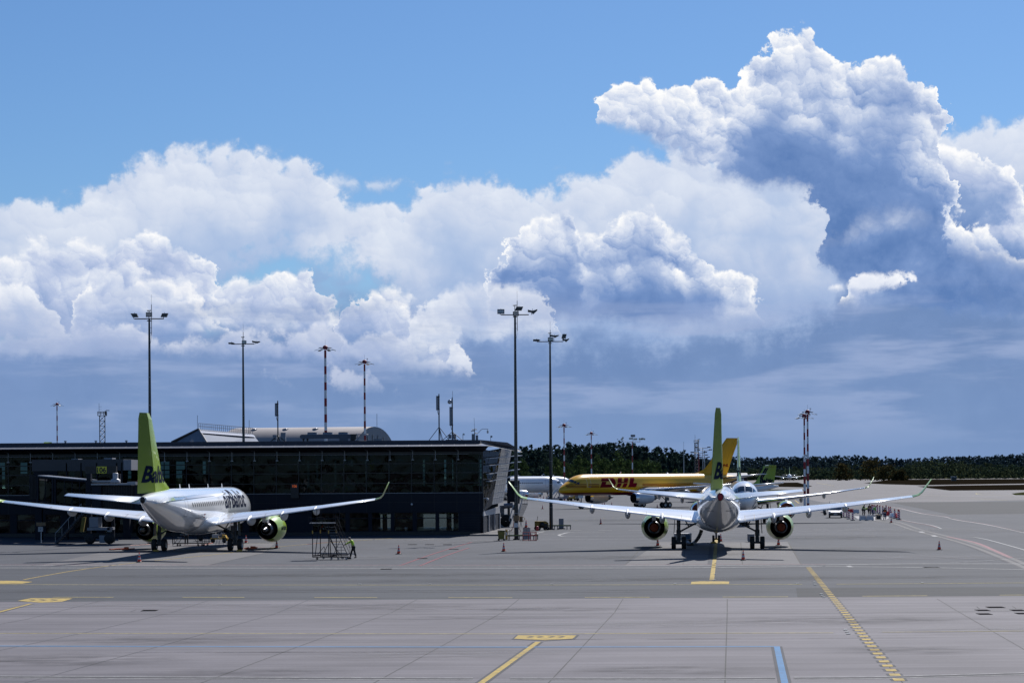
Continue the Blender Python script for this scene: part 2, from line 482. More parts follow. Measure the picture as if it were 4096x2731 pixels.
def text_mesh(body, size, shear=0.0, bold=0.0, sx=1.0):
    """flat lettering as vertices / faces, x to the right, y up, from its lower left corner"""
    cu = bpy.data.curves.new('lettering', 'FONT')
    cu.body = body; cu.size = size; cu.shear = shear; cu.offset = bold * size
    cu.resolution_u = 3
    ob = bpy.data.objects.new('lettering', cu)
    COL.objects.link(ob)
    dg = bpy.context.evaluated_depsgraph_get(); dg.update()
    me = bpy.data.meshes.new_from_object(ob.evaluated_get(dg))
    vs = [Vector((v.co.x * sx, v.co.y, 0)) for v in me.vertices]
    fs = [tuple(p.vertices) for p in me.polygons]
    bpy.data.objects.remove(ob); bpy.data.curves.remove(cu); bpy.data.meshes.remove(me)
    if vs:
        x0 = min(v.x for v in vs); y0 = min(v.y for v in vs)
        vs = [Vector((v.x - x0, v.y - y0, 0)) for v in vs]
    return vs, fs

def skin_body(name, joints, bones, mat, parent=None, root=0, sub=1):
    """one continuous figure grown from a skeleton: joints = [(x,y,z,r)]"""
    me = bpy.data.meshes.new(name)
    me.from_pydata([j[:3] for j in joints], bones, [])
    o = bpy.data.objects.new(name, me); COL.objects.link(o)
    sk = o.modifiers.new('skin', 'SKIN'); sk.use_smooth_shade = True
    ss = o.modifiers.new('sub', 'SUBSURF'); ss.levels = sub; ss.render_levels = sub
    for i, j in enumerate(joints):
        r = j[3]
        me.skin_vertices[0].data[i].radius = (r, r) if not isinstance(r, tuple) else r
        me.skin_vertices[0].data[i].use_root = (i == root)
    dg = bpy.context.evaluated_depsgraph_get(); dg.update()
    m2 = bpy.data.meshes.new_from_object(o.evaluated_get(dg))
    m2.name = name
    bpy.data.objects.remove(o); bpy.data.meshes.remove(me)
    o2 = bpy.data.objects.new(name, m2); COL.objects.link(o2)
    m2.materials.clear(); m2.materials.append(mat)
    for p in m2.polygons:
        p.use_smooth = True
    if parent is not None:
        o2.parent = parent
    return o2
# ------------------------------------------------------------------ ground: sheets a few millimetres apart, each real pavement
def paving(name, col, col2, stretch=(1, 1, 1), coarse=0.05, fine=2.0, rough=0.85, amt=0.5, grain=0.10, tyre=0.0, spec=0.12):
    mt = bpy.data.materials.new(name); mt.use_nodes = True
    nt = mt.node_tree; N, L = nt.nodes, nt.links
    b = N['Principled BSDF']; b.inputs['Roughness'].default_value = rough
    b.inputs['Specular IOR Level'].default_value = spec
    tc = N.new('ShaderNodeTexCoord')
    mp = N.new('ShaderNodeMapping'); mp.inputs['Scale'].default_value = stretch; L.new(tc.outputs['Object'], mp.inputs[0])
    def nz(sc, det, src):
        n = N.new('ShaderNodeTexNoise'); n.inputs['Scale'].default_value = sc; n.inputs['Detail'].default_value = det; n.inputs['Roughness'].default_value = 0.65
        L.new(src, n.inputs['Vector']); return n.outputs[0]
    a = nz(coarse, 7, mp.outputs[0]); c = nz(fine, 5, mp.outputs[0]); g = nz(9.0, 3, tc.outputs['Object'])
    st = nz(0.11, 8, tc.outputs['Object'])
    mp2 = N.new('ShaderNodeMapping'); mp2.inputs['Scale'].default_value = (0.035, 1.6, 1); L.new(tc.outputs['Object'], mp2.inputs[0])
    sk = nz(1.3, 6, mp2.outputs[0])
    def mr(v, lo, hi, o0, o1):
        n = N.new('ShaderNodeMapRange'); n.inputs[1].default_value = lo; n.inputs[2].default_value = hi; n.inputs[3].default_value = o0; n.inputs[4].default_value = o1
        L.new(v, n.inputs[0]); return n.outputs[0]
    mx = N.new('ShaderNodeMix'); mx.data_type = 'RGBA'
    L.new(mr(a, 0.35, 0.65, 0, 1), mx.inputs[0]); mx.inputs[6].default_value = tuple(col) + (1,); mx.inputs[7].default_value = tuple(col2) + (1,)
    v1 = N.new('ShaderNodeMath'); v1.operation = 'MULTIPLY'
    L.new(mr(c, 0.3, 0.7, 1 - amt * 0.22, 1 + amt * 0.22), v1.inputs[0]); L.new(mr(g, 0.3, 0.7, 1 - grain, 1 + grain), v1.inputs[1])
    v2 = N.new('ShaderNodeMath'); v2.operation = 'MULTIPLY'; L.new(mr(st, 0.30, 0.62, 1 - 0.20 * amt, 1 + 0.10 * amt), v2.inputs[0]); L.new(mr(sk, 0.34, 0.66, 1 - 0.16 * amt, 1 + 0.10 * amt), v2.inputs[1])
    v3 = N.new('ShaderNodeMath'); v3.operation = 'MULTIPLY'; L.new(v1.outputs[0], v3.inputs[0]); L.new(v2.outputs[0], v3.inputs[1])
    vm = N.new('ShaderNodeVectorMath'); vm.operation = 'SCALE'; L.new(mx.outputs[2], vm.inputs[0]); L.new(v3.outputs[0], vm.inputs['Scale'])
    L.new(vm.outputs[0], b.inputs['Base Color'])
    return mt

M_conc = paving('concrete', (0.1480, 0.1404, 0.1523), (0.1112, 0.1058, 0.1177), (0.10, 1.0, 1), 0.32, 1.1, 0.8, 0.7, 0.07)
M_asph = paving('asphalt', (0.0691, 0.0734, 0.0821), (0.0540, 0.0572, 0.0659), (0.08, 1.0, 1), 0.30, 1.6, 0.85, 0.6, 0.16)
M_stand = paving('stand_asphalt', (0.0756, 0.0788, 0.0896), (0.0605, 0.0648, 0.0745), (0.5, 0.3, 1), 0.09, 0.8, 0.85, 0.4, 0.12)
M_pad = paving('stand_concrete', (0.120, 0.117, 0.120), (0.098, 0.096, 0.101), (1, 0.6, 1), 0.12, 0.8, 0.8, 0.4, 0.08)
M_far = paving('far_concrete', (0.124, 0.119, 0.124), (0.098, 0.094, 0.100), (0.3, 0.12, 1), 0.05, 0.25, 0.8, 0.6, 0.05)
M_soil = paving('bare_soil', (0.0077, 0.0059, 0.0045), (0.0126, 0.0103, 0.0063), (1, 0.3, 1), 0.08, 0.6, 0.95, 0.8, 0.2, spec=0.0)
M_grass = paving('rough_grass', (0.025, 0.032, 0.011), (0.041, 0.041, 0.020), (1, 0.4, 1), 0.05, 0.5, 0.95, 0.8, 0.25, spec=0.0)

def sheet(name, pts, z, mat, kind='structure', label=None):
    b = MB(); b.add([(p[0], p[1], z) for p in pts], [tuple(range(len(pts)))])
    o = b.build(name, mat, None, kind)
    import bmesh
    bm = bmesh.new(); bm.from_mesh(o.data)
    for f in bm.faces:
        if f.normal.z < 0:
            f.normal_flip()
    bmesh.ops.triangulate(bm, faces=bm.faces)
    bm.to_mesh(o.data); bm.free()
    if label:
        o['label'] = label
    return o

def rowD(py, px=2048):
    return gnd(px, py)[1]

sheet('ground', [(-9000, -300), (9000, -300), (9000, 12000), (-9000, 12000)], -0.012, M_grass)
D0, D1 = rowD(2394), rowD(2263)
sheet('apron', [(-700, D1), (700, D1), (900, 760), (-700, 760)], -0.004, M_stand)
sheet('taxiway_apron', [gnd(3060, 1962).xy, gnd(2640, 1985).xy, (60, 760), (40, 900), gnd(3070, 1917).xy, gnd(3280, 1914.5).xy, gnd(3700, 1914.5).xy, gnd(4500, 1908).xy, gnd(4500, 1990).xy, gnd(3800, 2006).xy, gnd(3300, 2010).xy], 0.000, M_far)
sheet('road', [(-420, D0), (420, D0), (420, D1), (-420, D1)], 0.002, M_asph)
sheet('concrete_apron', [(-300, -60), (300, -60), (300, D0), (-300, D0)], 0.004, M_conc)
sheet('stand_pad', [gnd(2497, 2261).xy, gnd(3205, 2257).xy, gnd(3152, 2166).xy, gnd(2640, 2166).xy], 0.003, M_pad)
sheet('stand_pad', [gnd(150, 2262).xy, gnd(830, 2260).xy, gnd(1052, 2212).xy, gnd(1100, 2172).xy, gnd(700, 2172).xy, gnd(420, 2205).xy], 0.003, M_pad)
M_patch = paving('dark_repair', (0.045, 0.046, 0.049), (0.037, 0.039, 0.042), (0.1, 1, 1), 0.3, 1.5, 0.85, 0.4, 0.12)
sheet('asphalt_patch', [gnd(3184, 2351).xy, gnd(4500, 2345).xy, gnd(4500, 2380).xy, gnd(3190, 2387).xy], 0.006, M_patch)
sheet('asphalt_patch', [gnd(3560, 2008).xy, gnd(4400, 2004).xy, gnd(4400, 2050).xy, gnd(3800, 2056).xy], 0.006, M_patch)

# ---- painted markings -------------------------------------------------
def paint(name, rgb, wear=0.5):
    mt = bpy.data.materials.new(name); mt.use_nodes = True
    nt = mt.node_tree; b = nt.nodes['Principled BSDF']; b.inputs['Roughness'].default_value = 0.85; b.inputs['Specular IOR Level'].default_value = 0.15
    tc = nt.nodes.new('ShaderNodeTexCoord'); n = nt.nodes.new('ShaderNodeTexNoise'); n.inputs['Scale'].default_value = 2.6; n.inputs['Detail'].default_value = 9; n.inputs['Roughness'].default_value = 0.75
    nt.links.new(tc.outputs['Object'], n.inputs['Vector'])
    mr = nt.nodes.new('ShaderNodeMapRange'); mr.inputs[1].default_value = 0.40; mr.inputs[2].default_value = 0.58; mr.inputs[3].default_value = 0; mr.inputs[4].default_value = wear
    nt.links.new(n.outputs[0], mr.inputs[0])
    mx = nt.nodes.new('ShaderNodeMix'); mx.data_type = 'RGBA'; nt.links.new(mr.outputs[0], mx.inputs[0])
    mx.inputs[6].default_value = tuple(rgb) + (1,); mx.inputs[7].default_value = (0.085, 0.085, 0.09, 1)
    nt.links.new(mx.outputs[2], b.inputs['Base Color'])
    return mt
P_yel = paint('yellow_paint', (0.416, 0.301, 0.075)); P_yelf = paint('faded_yellow_paint', (0.40, 0.34, 0.13), 0.55)
P_wht = paint('white_paint', (0.359, 0.359, 0.359), 0.5); P_whf = paint('worn_white_paint', (0.34, 0.34, 0.35), 0.6)
P_blu = paint('blue_paint', (0.081, 0.190, 0.347), 0.3); P_red = paint('red_paint', (0.26, 0.055, 0.075), 0.6)
P_pnk = paint('faded_pink_paint', (0.266, 0.139, 0.150), 0.5)
P_edge = paint('grey_paint', (0.051, 0.053, 0.061), 0.4); P_joint = material('joint_sealant', (0.020, 0.020, 0.020), 0.9)
P_seam = paint('pale_band', (0.139, 0.134, 0.134), 0.4); P_steel = material('dark_grating', (0.02, 0.02, 0.022), 0.95, spec=0.0)
P_jointp = material('pale_joint', (0.147, 0.143, 0.147), 0.9)

ZM = [0.012]
def strip(pts, w, mat, name='marking_line', px=True, z=None, w2=None, dash=None, wob=0.0):
    """a painted line of real width w (metres) along ground points"""
    q = [gnd(*p).xy if px else Vector(p[:2]) for p in pts]
    z = ZM[0] if z is None else z
    b = MB()
    n = len(q)
    tot = [0.0]
    for i in range(1, n):
        tot.append(tot[-1] + (q[i] - q[i - 1]).length)
    def at(s):
        for i in range(1, n):
            if s <= tot[i] + 1e-9:
                t = (s - tot[i - 1]) / max(1e-9, tot[i] - tot[i - 1]); return q[i - 1].lerp(q[i], t), (q[i] - q[i - 1]).normalized()
        return q[-1], (q[-1] - q[-2]).normalized()
    if dash:
        s0 = 0.0
        while s0 < tot[-1]:
            a, d = at(s0); c, d2 = at(min(s0 + dash[0], tot[-1])); nn = Vector((-d.y, d.x)) * w / 2
            b.quad((*(a - nn), z), (*(c - nn), z), (*(c + nn), z), (*(a + nn), z))
            s0 += dash[0] + dash[1]
    else:
        L_, R_ = [], []
        for i in range(n):
            d = (q[min(i + 1, n - 1)] - q[max(i - 1, 0)]).normalized()
            ww = w if w2 is None else w + (w2 - w) * tot[i] / tot[-1]
            nn = Vector((-d.y, d.x)) * ww / 2
            L_.append((*(q[i] + nn), z)); R_.append((*(q[i] - nn), z))
        for i in range(n - 1):
            b.quad(R_[i], R_[i + 1], L_[i + 1], L_[i])
    o = b.build(name, mat, None, 'structure')
    return o

def smooth(pts, k=6):
    out = []
    for i in range(len(pts) - 1):
        p0 = Vector(pts[max(i - 1, 0)]); p1 = Vector(pts[i]); p2 = Vector(pts[i + 1]); p3 = Vector(pts[min(i + 2, len(pts) - 1)])
        for j in range(k):
            t = j / k
            out.append(tuple(0.5 * ((2 * p1) + (-p0 + p2) * t + (2 * p0 - 5 * p1 + 4 * p2 - p3) * t * t + (-p0 + 3 * p1 - 3 * p2 + p3) * t ** 3)))
    out.append(tuple(pts[-1]))
    return out

def markings():
    # joints of the concrete slabs
    for pts in ([(2492, 2394.5), (2458, 2449), (2193, 2731), (2060, 2870)], [(2077, 2394.5), (2008, 2449), (1857, 2533), (1494, 2731), (1250, 2860)],
                [(1668, 2397), (1566, 2449), (1366, 2522), (1185, 2588), (851, 2713), (500, 2840)], [(2909, 2394.5), (2909, 2448), (2900, 2731), (2896, 2870)],
                [(3331, 2394.5), (3612, 2731), (3720, 2860)], [(3749, 2394.5), (3819, 2437), (4096, 2596), (4300, 2710)]):
        strip(pts, 0.045, P_joint, 'slab_joint', z=0.008)
    for pts in ([(848, 2396), (685, 2449), (372, 2522), (0, 2600), (-300, 2660)], [(1240, 2396), (1097, 2455), (633, 2585), (174, 2710), (-200, 2810)], [(420, 2398), (110, 2475), (-300, 2550)]):
        strip(pts, 0.05, P_edge, 'slab_joint', z=0.008)
    strip([(0, 2395), (4096, 2386)], 0.10, P_joint, 'slab_joint', z=0.008)
    # drain line across the slabs
    strip([(-200, 2453), (2048, 2451), (3300, 2448), (4300, 2438)], 0.2, P_jointp, 'drain_line', z=0.009)
    strip([(-200, 2457), (2048, 2455), (3300, 2452), (4300, 2442)], 0.07, P_edge, 'drain_line', z=0.009)
    # lane lines
    strip([(-300, 2336), (600, 2338.5), (2048, 2339), (3209, 2336)], 0.26, P_yelf)
    strip([(3346, 2335.5), (4096, 2330), (4400, 2328)], 0.26, P_yelf)
    strip([(-300, 2387), (1000, 2388.5), (2100, 2389.5), (3200, 2385.5)], 0.28, P_yelf, dash=(3.4, 3.8))
    strip([(3450, 2383.5), (4096, 2378.5), (4400, 2376)], 0.28, P_yelf, dash=(3.4, 3.8))
    strip([(-300, 2532), (2048, 2534), (3334, 2530)], 0.17, P_yelf); strip([(3528, 2527.5), (4300, 2521)], 0.17, P_yelf)
    strip([(-300, 2582), (1000, 2585.5), (2048, 2587), (3100, 2585)], 0.30, P_blu)
    for dy, mt in ((0, P_wht), (4, P_edge), (7.5, P_wht)):
        strip([(-300, 2701 + dy), (1000, 2708 + dy), (1892, 2711 + dy)], 0.13, mt)
        strip([(2040, 2711 + dy), (2800, 2711 + dy), (3100, 2709 + dy)], 0.13, mt)
        strip([(3175, 2708 + dy), (3500, 2706 + dy), (4096, 2690 + dy), (4300, 2684 + dy)], 0.13, mt)
    strip([(-300, 2261), (800, 2262), (2048, 2262.5), (2800, 2261), (3300, 2258)], 0.55, P_whf); strip([(-300, 2257.5), (2048, 2259.5), (3300, 2255.5)], 0.30, P_pnk)
    strip([(-300, 2270), (348, 2271)], 0.50, P_wht); strip([(418, 2271), (2048, 2271.5), (2700, 2270), (3290, 2264)], 0.50, P_wht)
    strip([(3300, 2258), (3620, 2254), (4096, 2254), (4400, 2253)], 0.55, P_wht); strip([(3300, 2264), (3650, 2268), (4096, 2277)], 0.40, P_wht)
    # thick blue lane
    strip([(3106, 2584), (3139, 2731), (3168, 2880)], 0.42, P_edge, z=0.010); strip([(3107, 2584), (3139, 2731), (3168, 2880)], 0.22, P_blu, z=0.014)
    # hatched ladder line
    A, B = gnd(3234, 2269).xy, gnd(3592, 2714).xy
    d = (B - A).normalized(); n_ = Vector((-d.y, d.x)); Lx = (B - A).length
    b1, b2 = MB(), MB()
    s0 = 0.0
    while s0 < Lx + 12:
        c = A + d * s0
        ex = Vector((1, 0.0))
        for (w, bb, z, le) in ((0.17, b1, 0.014, 0.75),) + (((0.26, b2, 0.010, 0.75),) if s0 > (gnd(3234, 2269).y - D0) else ()):
            p = c - ex * w; q = c + ex * w
            bb.quad((*p, z), (*q, z), (*(q + d * le), z), (*(p + d * le), z))
        s0 += 1.57
    b1.build('marking_ladder', P_yel, None, 'structure'); b2.build('marking_ladder_edge', P_edge, None, 'structure')
    # stand centre line with its cross bar, right stand
    strip([(2866, 2150), (2858, 2240), (2847, 2319)], 0.28, P_yel)
    strip([(2848, 2150), (2840, 2240), (2838, 2258)], 0.30, P_edge, z=0.010)
    sheet('marking_bar', [gnd(2763, 2335).xy, gnd(2916, 2334).xy, gnd(2917, 2325).xy, gnd(2880, 2324).xy, gnd(2800, 2324).xy, gnd(2766, 2326).xy], 0.012, P_yel)
    # stand sign panels painted on the ground
    sheet('marking_panel', [gnd(2046, 2556).xy, gnd(2180, 2563).xy, gnd(2300, 2556).xy, gnd(2318, 2538).xy, gnd(2066, 2538).xy], 0.010, P_edge)
    sheet('marking_panel', [gnd(2056, 2554).xy, gnd(2180, 2560).xy, gnd(2290, 2554).xy, gnd(2306, 2540).xy, gnd(2072, 2540).xy], 0.014, P_yel)
    for x0 in (2110, 2150, 2195, 2235):
        strip([(x0, 2550), (x0 + 22, 2546), (x0, 2543)], 0.12, P_edge, 'marking_figure', z=0.017)
    strip([(2153, 2566), (2030, 2655), (1925, 2731), (1780, 2835)], 0.42, P_edge, z=0.010); strip([(2153, 2566), (2030, 2655), (1925, 2731), (1780, 2835)], 0.21, P_yel, z=0.014)
    sheet('marking_panel', [gnd(-60, 2334).xy, gnd(90, 2333).xy, gnd(131, 2326).xy, gnd(60, 2322).xy, gnd(-60, 2322).xy], 0.012, P_yel)
    sheet('marking_panel', [gnd(70, 2402).xy, gnd(160, 2409).xy, gnd(246, 2406).xy, gnd(292, 2392.5).xy, gnd(125, 2391.5).xy], 0.012, P_yel)
    for x0 in (120, 160, 205):
        strip([(x0, 2403), (x0 + 22, 2399), (x0, 2396)], 0.14, P_edge, 'marking_figure', z=0.017)
    strip([(123, 2414), (0, 2446), (-150, 2484)], 0.44, P_edge, z=0.010); strip([(123, 2414), (0, 2446), (-150, 2484)], 0.22, P_yel, z=0.014)
    strip(smooth([(1600, 2150), (1180, 2180), (850, 2218), (546, 2249), (334, 2276), (200, 2298), (93, 2318)]), 0.17, P_yel)
    strip([(1200, 2163), (960, 2176)], 0.12, P_yelf)
    # red lines by the building
    strip(smooth([(1888, 2167), (1740, 2212), (1600, 2261)]), 0.15, P_red); strip(smooth([(1876, 2190), (1770, 2226), (1680, 2262)]), 0.15, P_red)
    strip(smooth([(1225, 2177), (1290, 2169), (1360, 2165)]), 0.2, P_red); strip([(1405, 2196), (1500, 2194)], 0.12, P_pnk); strip([(0, 2175), (130, 2163)], 0.2, P_red)
    strip([(1000, 2182), (1060, 2190)], 0.1, P_pnk)
    # roadway outlines behind the stands
    strip([(2150, 2121), (2560, 2119.5), (3100, 2118), (3500, 2117)], 0.6, P_wht, dash=(1.6, 1.9))
    strip(smooth([(2600, 2142), (2350, 2143.5), (2262, 2144.5), (2236, 2140), (2252, 2134), (2292, 2127.5), (2420, 2127)]), 0.32, P_wht)
    strip([(2130, 2138), (2150, 2131), (2178, 2125)], 0.24, P_wht); strip([(2165, 2133), (2190, 2136), (2220, 2134)], 0.12, P_wht); strip([(2100, 2159), (2240, 2157), (2560, 2155)], 0.34, P_whf)
    strip([(2560, 2155), (2900, 2153), (3500, 2145)], 0.5, P_whf); strip([(3010, 2119), (3720, 2119)], 0.4, P_whf); strip([(3060, 2131), (3600, 2131)], 0.4, P_whf)
    strip(smooth([(3500, 2119.5), (3010, 2128), (2880, 2131), (2896, 2137), (3100, 2138), (3500, 2136)]), 0.3, P_whf)
    strip([(1500, 2159), (2000, 2160)], 0.5, P_whf, dash=(7, 2)); strip([(1690, 2158), (1740, 2153)], 0.2, P_wht); strip([(700, 2158), (1500, 2157)], 0.3, P_whf)
    # right hand curves
    R = lambda x, y: (3396 + x / 2.24, 1600 + y / 2.24)
    for dy, w, mt in ((0, 0.30, P_wht), (-3, 0.16, P_pnk)):
        strip(smooth([R(230, 937 + dy), R(440, 967 + dy), R(650, 1015 + dy), R(870, 1047 + dy), R(960, 1072 + dy), R(1250, 1118 + dy), R(1568, 1187 + dy), R(1800, 1240 + dy)]), w, mt)
    strip(smooth([R(455, 1068), R(600, 1095), R(720, 1115), R(790, 1135), R(828, 1152)]), 0.22, P_wht); strip([R(828, 1152), R(690, 1162)], 0.2, P_wht)
    strip(smooth([R(455, 1072), R(600, 1100), R(720, 1121), R(790, 1141)]), 0.15, P_pnk)
    band = [R(250, 1072), R(330, 1085), R(440, 1103), R(620, 1165), R(880, 1230), R(1150, 1310), R(1500, 1450), R(1700, 1540)]
    strip(smooth(band), 1.5, P_edge, 'concrete_band', z=0.005)
    for dx_ in (-14, 14):
        strip(smooth([(x + dx_, y - dx_ * 0.12) for x, y in band]), 0.42, P_seam, 'concrete_band', z=0.009)
    strip(smooth([R(880, 1222), R(1130, 1275), R(1300, 1345), R(1450, 1412)]), 0.4, P_pnk, z=0.016)
    strip(smooth([R(930, 1222), R(1100, 1226), R(1180, 1237), R(1290, 1262), R(1568, 1340), R(1800, 1410)]), 0.22, P_wht)
    strip(smooth([R(900, 1455), R(1200, 1440), R(1400, 1425), R(1568, 1415), R(1800, 1400)]), 0.2, P_whf)
    for (x, y) in ((645, 1181), (758, 1216), (0, 1489)):
        p = [R(x - 28, y - 5), R(x + 14, y - 6), R(x + 40, y + 6), R(x - 4, y + 6)]
        sheet('marking_block', [gnd(*k).xy for k in p], 0.014, P_wht)
    strip([R(0, 1318), R(90, 1318)], 0.16, P_pnk)
    strip([R(560, 1042), R(1200, 1060)], 0.12, P_whf, dash=(2, 5)); strip([R(450, 1020), R(1568, 1020)], 0.12, P_yelf)
    strip(smooth([R(1470, 857), R(1240, 850), R(1145, 841), R(1160, 832), R(1300, 826)]), 0.35, P_yelf); strip([R(1090, 880), R(1420, 896)], 0.4, P_yelf); strip([R(600, 850), R(900, 858)], 0.4, P_yelf)
    strip([gnd(3265, 1930).xy, gnd(3335, 1942).xy], 0.5, P_yelf, px=False)
    strip([(3240, 1985), (3290, 1994), (3340, 2002)], 0.2, P_whf); strip([(2300, 2080), (2600, 2060)], 0.15, P_yelf, dash=(1, 3)); strip([(2280, 2041), (2297, 2041)], 0.5, P_wht)
    strip([(3180, 2000), (3196, 2012)], 0.3, P_yel)
    # tar seams across the stands
    random.seed(4)
    for (x0, y0, x1, y1) in ((1760, 2171, 2000, 2163), (2396, 2096, 2760, 2096), (3170, 2093, 3500, 2092), (2050, 2034, 2500, 2031), (2620, 2030, 2760, 2030), (3540, 1964, 3680, 1964), (2600, 2170, 3120, 2168), (3000, 2092, 3170, 2094), (3960, 2048, 4060, 2048)):
        k = 14
        strip([(x0 + (x1 - x0) * i / k, y0 + (y1 - y0) * i / k + random.uniform(-0.6, 0.6)) for i in range(k + 1)], 0.22, P_joint, 'tar_seam', z=0.009)
    strip([(3152, 2166), (3205, 2257)], 0.12, P_joint, 'slab_joint', z=0.009); strip([(2580, 2176), (2497, 2261)], 0.08, P_joint, 'slab_joint', z=0.009); strip([(2963, 2168), (2970, 2257)], 0.08, P_joint, 'slab_joint', z=0.009); strip([(2745, 2168), (2732, 2257)], 0.06, P_joint, 'slab_joint', z=0.009)
    strip([(830, 2260), (1052, 2212)], 0.08, P_joint, 'slab_joint', z=0.009)
    # gratings
    for (x, y, w) in ((598, 2441, 60), (3982, 2428, 66), (3930, 2440, 50), (4070, 2440, 50), (3937, 2455, 52), (4085, 2453, 40), (1545, 2275, 44), (3724, 2268, 60), (1690, 2232, 40), (1815, 2196, 38), (1650, 2177, 36), (1718, 2177, 36), (1790, 2177, 34)):
        p = gnd(x, y); wd = w / FOC * p.y
        b = MB(); b.box((p.x, p.y, 0.012), (wd, 0.85, 0.012)); b.build('drain_grate', P_steel, None, 'structure')
    for (x0, y0, x1, y1) in ((522, 2446, 545, 2437), (545, 2437, 680, 2438), (3907, 2425, 3918, 2434), (4050, 2424, 4064, 2432)):
        strip([(x0, y0), (x1, y1)], 0.05, P_joint, 'slab_joint', z=0.009)
    # recessed lights, little bright dots
    M_inset = material('inset_light', (0.45, 0.45, 0.43), 0.5)
    b = MB()
    for (x, y) in ((1720, 2337), (2207, 2337), (2700, 2336), (3690, 2331), (3190, 2334), (880, 2337), (1440, 2337), (3256, 2329), (3258, 2334), (3260, 2339), (3285, 2376), (3289, 2382), (3295, 2389), (3382, 2519), (3388, 2527), (3393, 2535), (2862, 2252), (2866, 2267), (2860, 2297), (2857, 2320)):
        p = gnd(x, y); b.box((p.x, p.y, 0.03), (0.16, 0.16, 0.03))
    b.build('inset_lights', M_inset, None, 'structure')
    # soil and grass strips across the field
    K = lambda pts: [gnd(*p).xy for p in pts]
    sheet('soil_strip', K([(3455, 1931.5), (3560, 1917.5), (4400, 1913), (4400, 1929), (3673, 1939.5), (3540, 1936)]), 0.008, M_soil)
    sheet('grass_strip', K([(3667, 1944), (3800, 1941), (4400, 1933), (4400, 1957), (3800, 1961), (3720, 1952)]), 0.008, M_soil)
    sheet('grass_strip', K([(4046, 1973), (4100, 1967), (4400, 1966), (4400, 1984), (4060, 1979)]), 0.008, M_grass)
    sheet('soil_strip', K([(2900, 1934), (3060, 1932), (3120, 1929), (3190, 1928.5), (3250, 1944), (3217, 1948), (3100, 1946), (2900, 1946)]), 0.008, M_soil)
    sheet('grass_strip', K([(2950, 1960), (3040, 1957), (3215, 1957), (3218, 1959), (3060, 1962)]), 0.008, M_grass)
markings()

def stain_mat(name, rgb, strength, seed):
    mt = bpy.data.materials.new(name); mt.use_nodes = True
    nt = mt.node_tree; N, L = nt.nodes, nt.links; b = N['Principled BSDF']; b.inputs['Base Color'].default_value = tuple(rgb) + (1,); b.inputs['Roughness'].default_value = 0.8; b.inputs['Specular IOR Level'].default_value = 0.1
    tc = N.new('ShaderNodeTexCoord'); sub = N.new('ShaderNodeVectorMath'); sub.operation = 'SUBTRACT'; L.new(tc.outputs['Generated'], sub.inputs[0]); sub.inputs[1].default_value = (0.5, 0.5, 0)
    mul = N.new('ShaderNodeVectorMath'); mul.operation = 'MULTIPLY'; L.new(sub.outputs[0], mul.inputs[0]); mul.inputs[1].default_value = (1, 1, 0)
    ln = N.new('ShaderNodeVectorMath'); ln.operation = 'LENGTH'; L.new(mul.outputs[0], ln.inputs[0])
    nz = N.new('ShaderNodeTexNoise'); nz.noise_dimensions = '4D'; nz.inputs['W'].default_value = seed; nz.inputs['Scale'].default_value = 1.1; nz.inputs['Detail'].default_value = 7; nz.inputs['Roughness'].default_value = 0.7
    mp = N.new('ShaderNodeMapping'); mp.inputs['Scale'].default_value = (0.35, 1.3, 1); L.new(tc.outputs['Object'], mp.inputs[0]); L.new(mp.outputs[0], nz.inputs['Vector'])
    f = N.new('ShaderNodeMapRange'); f.interpolation_type = 'SMOOTHSTEP'; f.inputs[1].default_value = 0.5; f.inputs[2].default_value = 0.12; L.new(ln.outputs['Value'], f.inputs[0])
    g = N.new('ShaderNodeMapRange'); g.inputs[1].default_value = 0.42; g.inputs[2].default_value = 0.64; L.new(nz.outputs[0], g.inputs[0])
    m1 = N.new('ShaderNodeMath'); m1.operation = 'MULTIPLY'; L.new(f.outputs[0], m1.inputs[0]); L.new(g.outputs[0], m1.inputs[1])
    m2 = N.new('ShaderNodeMath'); m2.operation = 'MULTIPLY'; L.new(m1.outputs[0], m2.inputs[0]); m2.inputs[1].default_value = strength
    tr = N.new('ShaderNodeBsdfTransparent'); mx = N.new('ShaderNodeMixShader'); L.new(m2.outputs[0], mx.inputs[0]); L.new(tr.outputs[0], mx.inputs[1]); L.new(b.outputs[0], mx.inputs[2]); L.new(mx.outputs[0], N['Material Output'].inputs[0])
    return mt

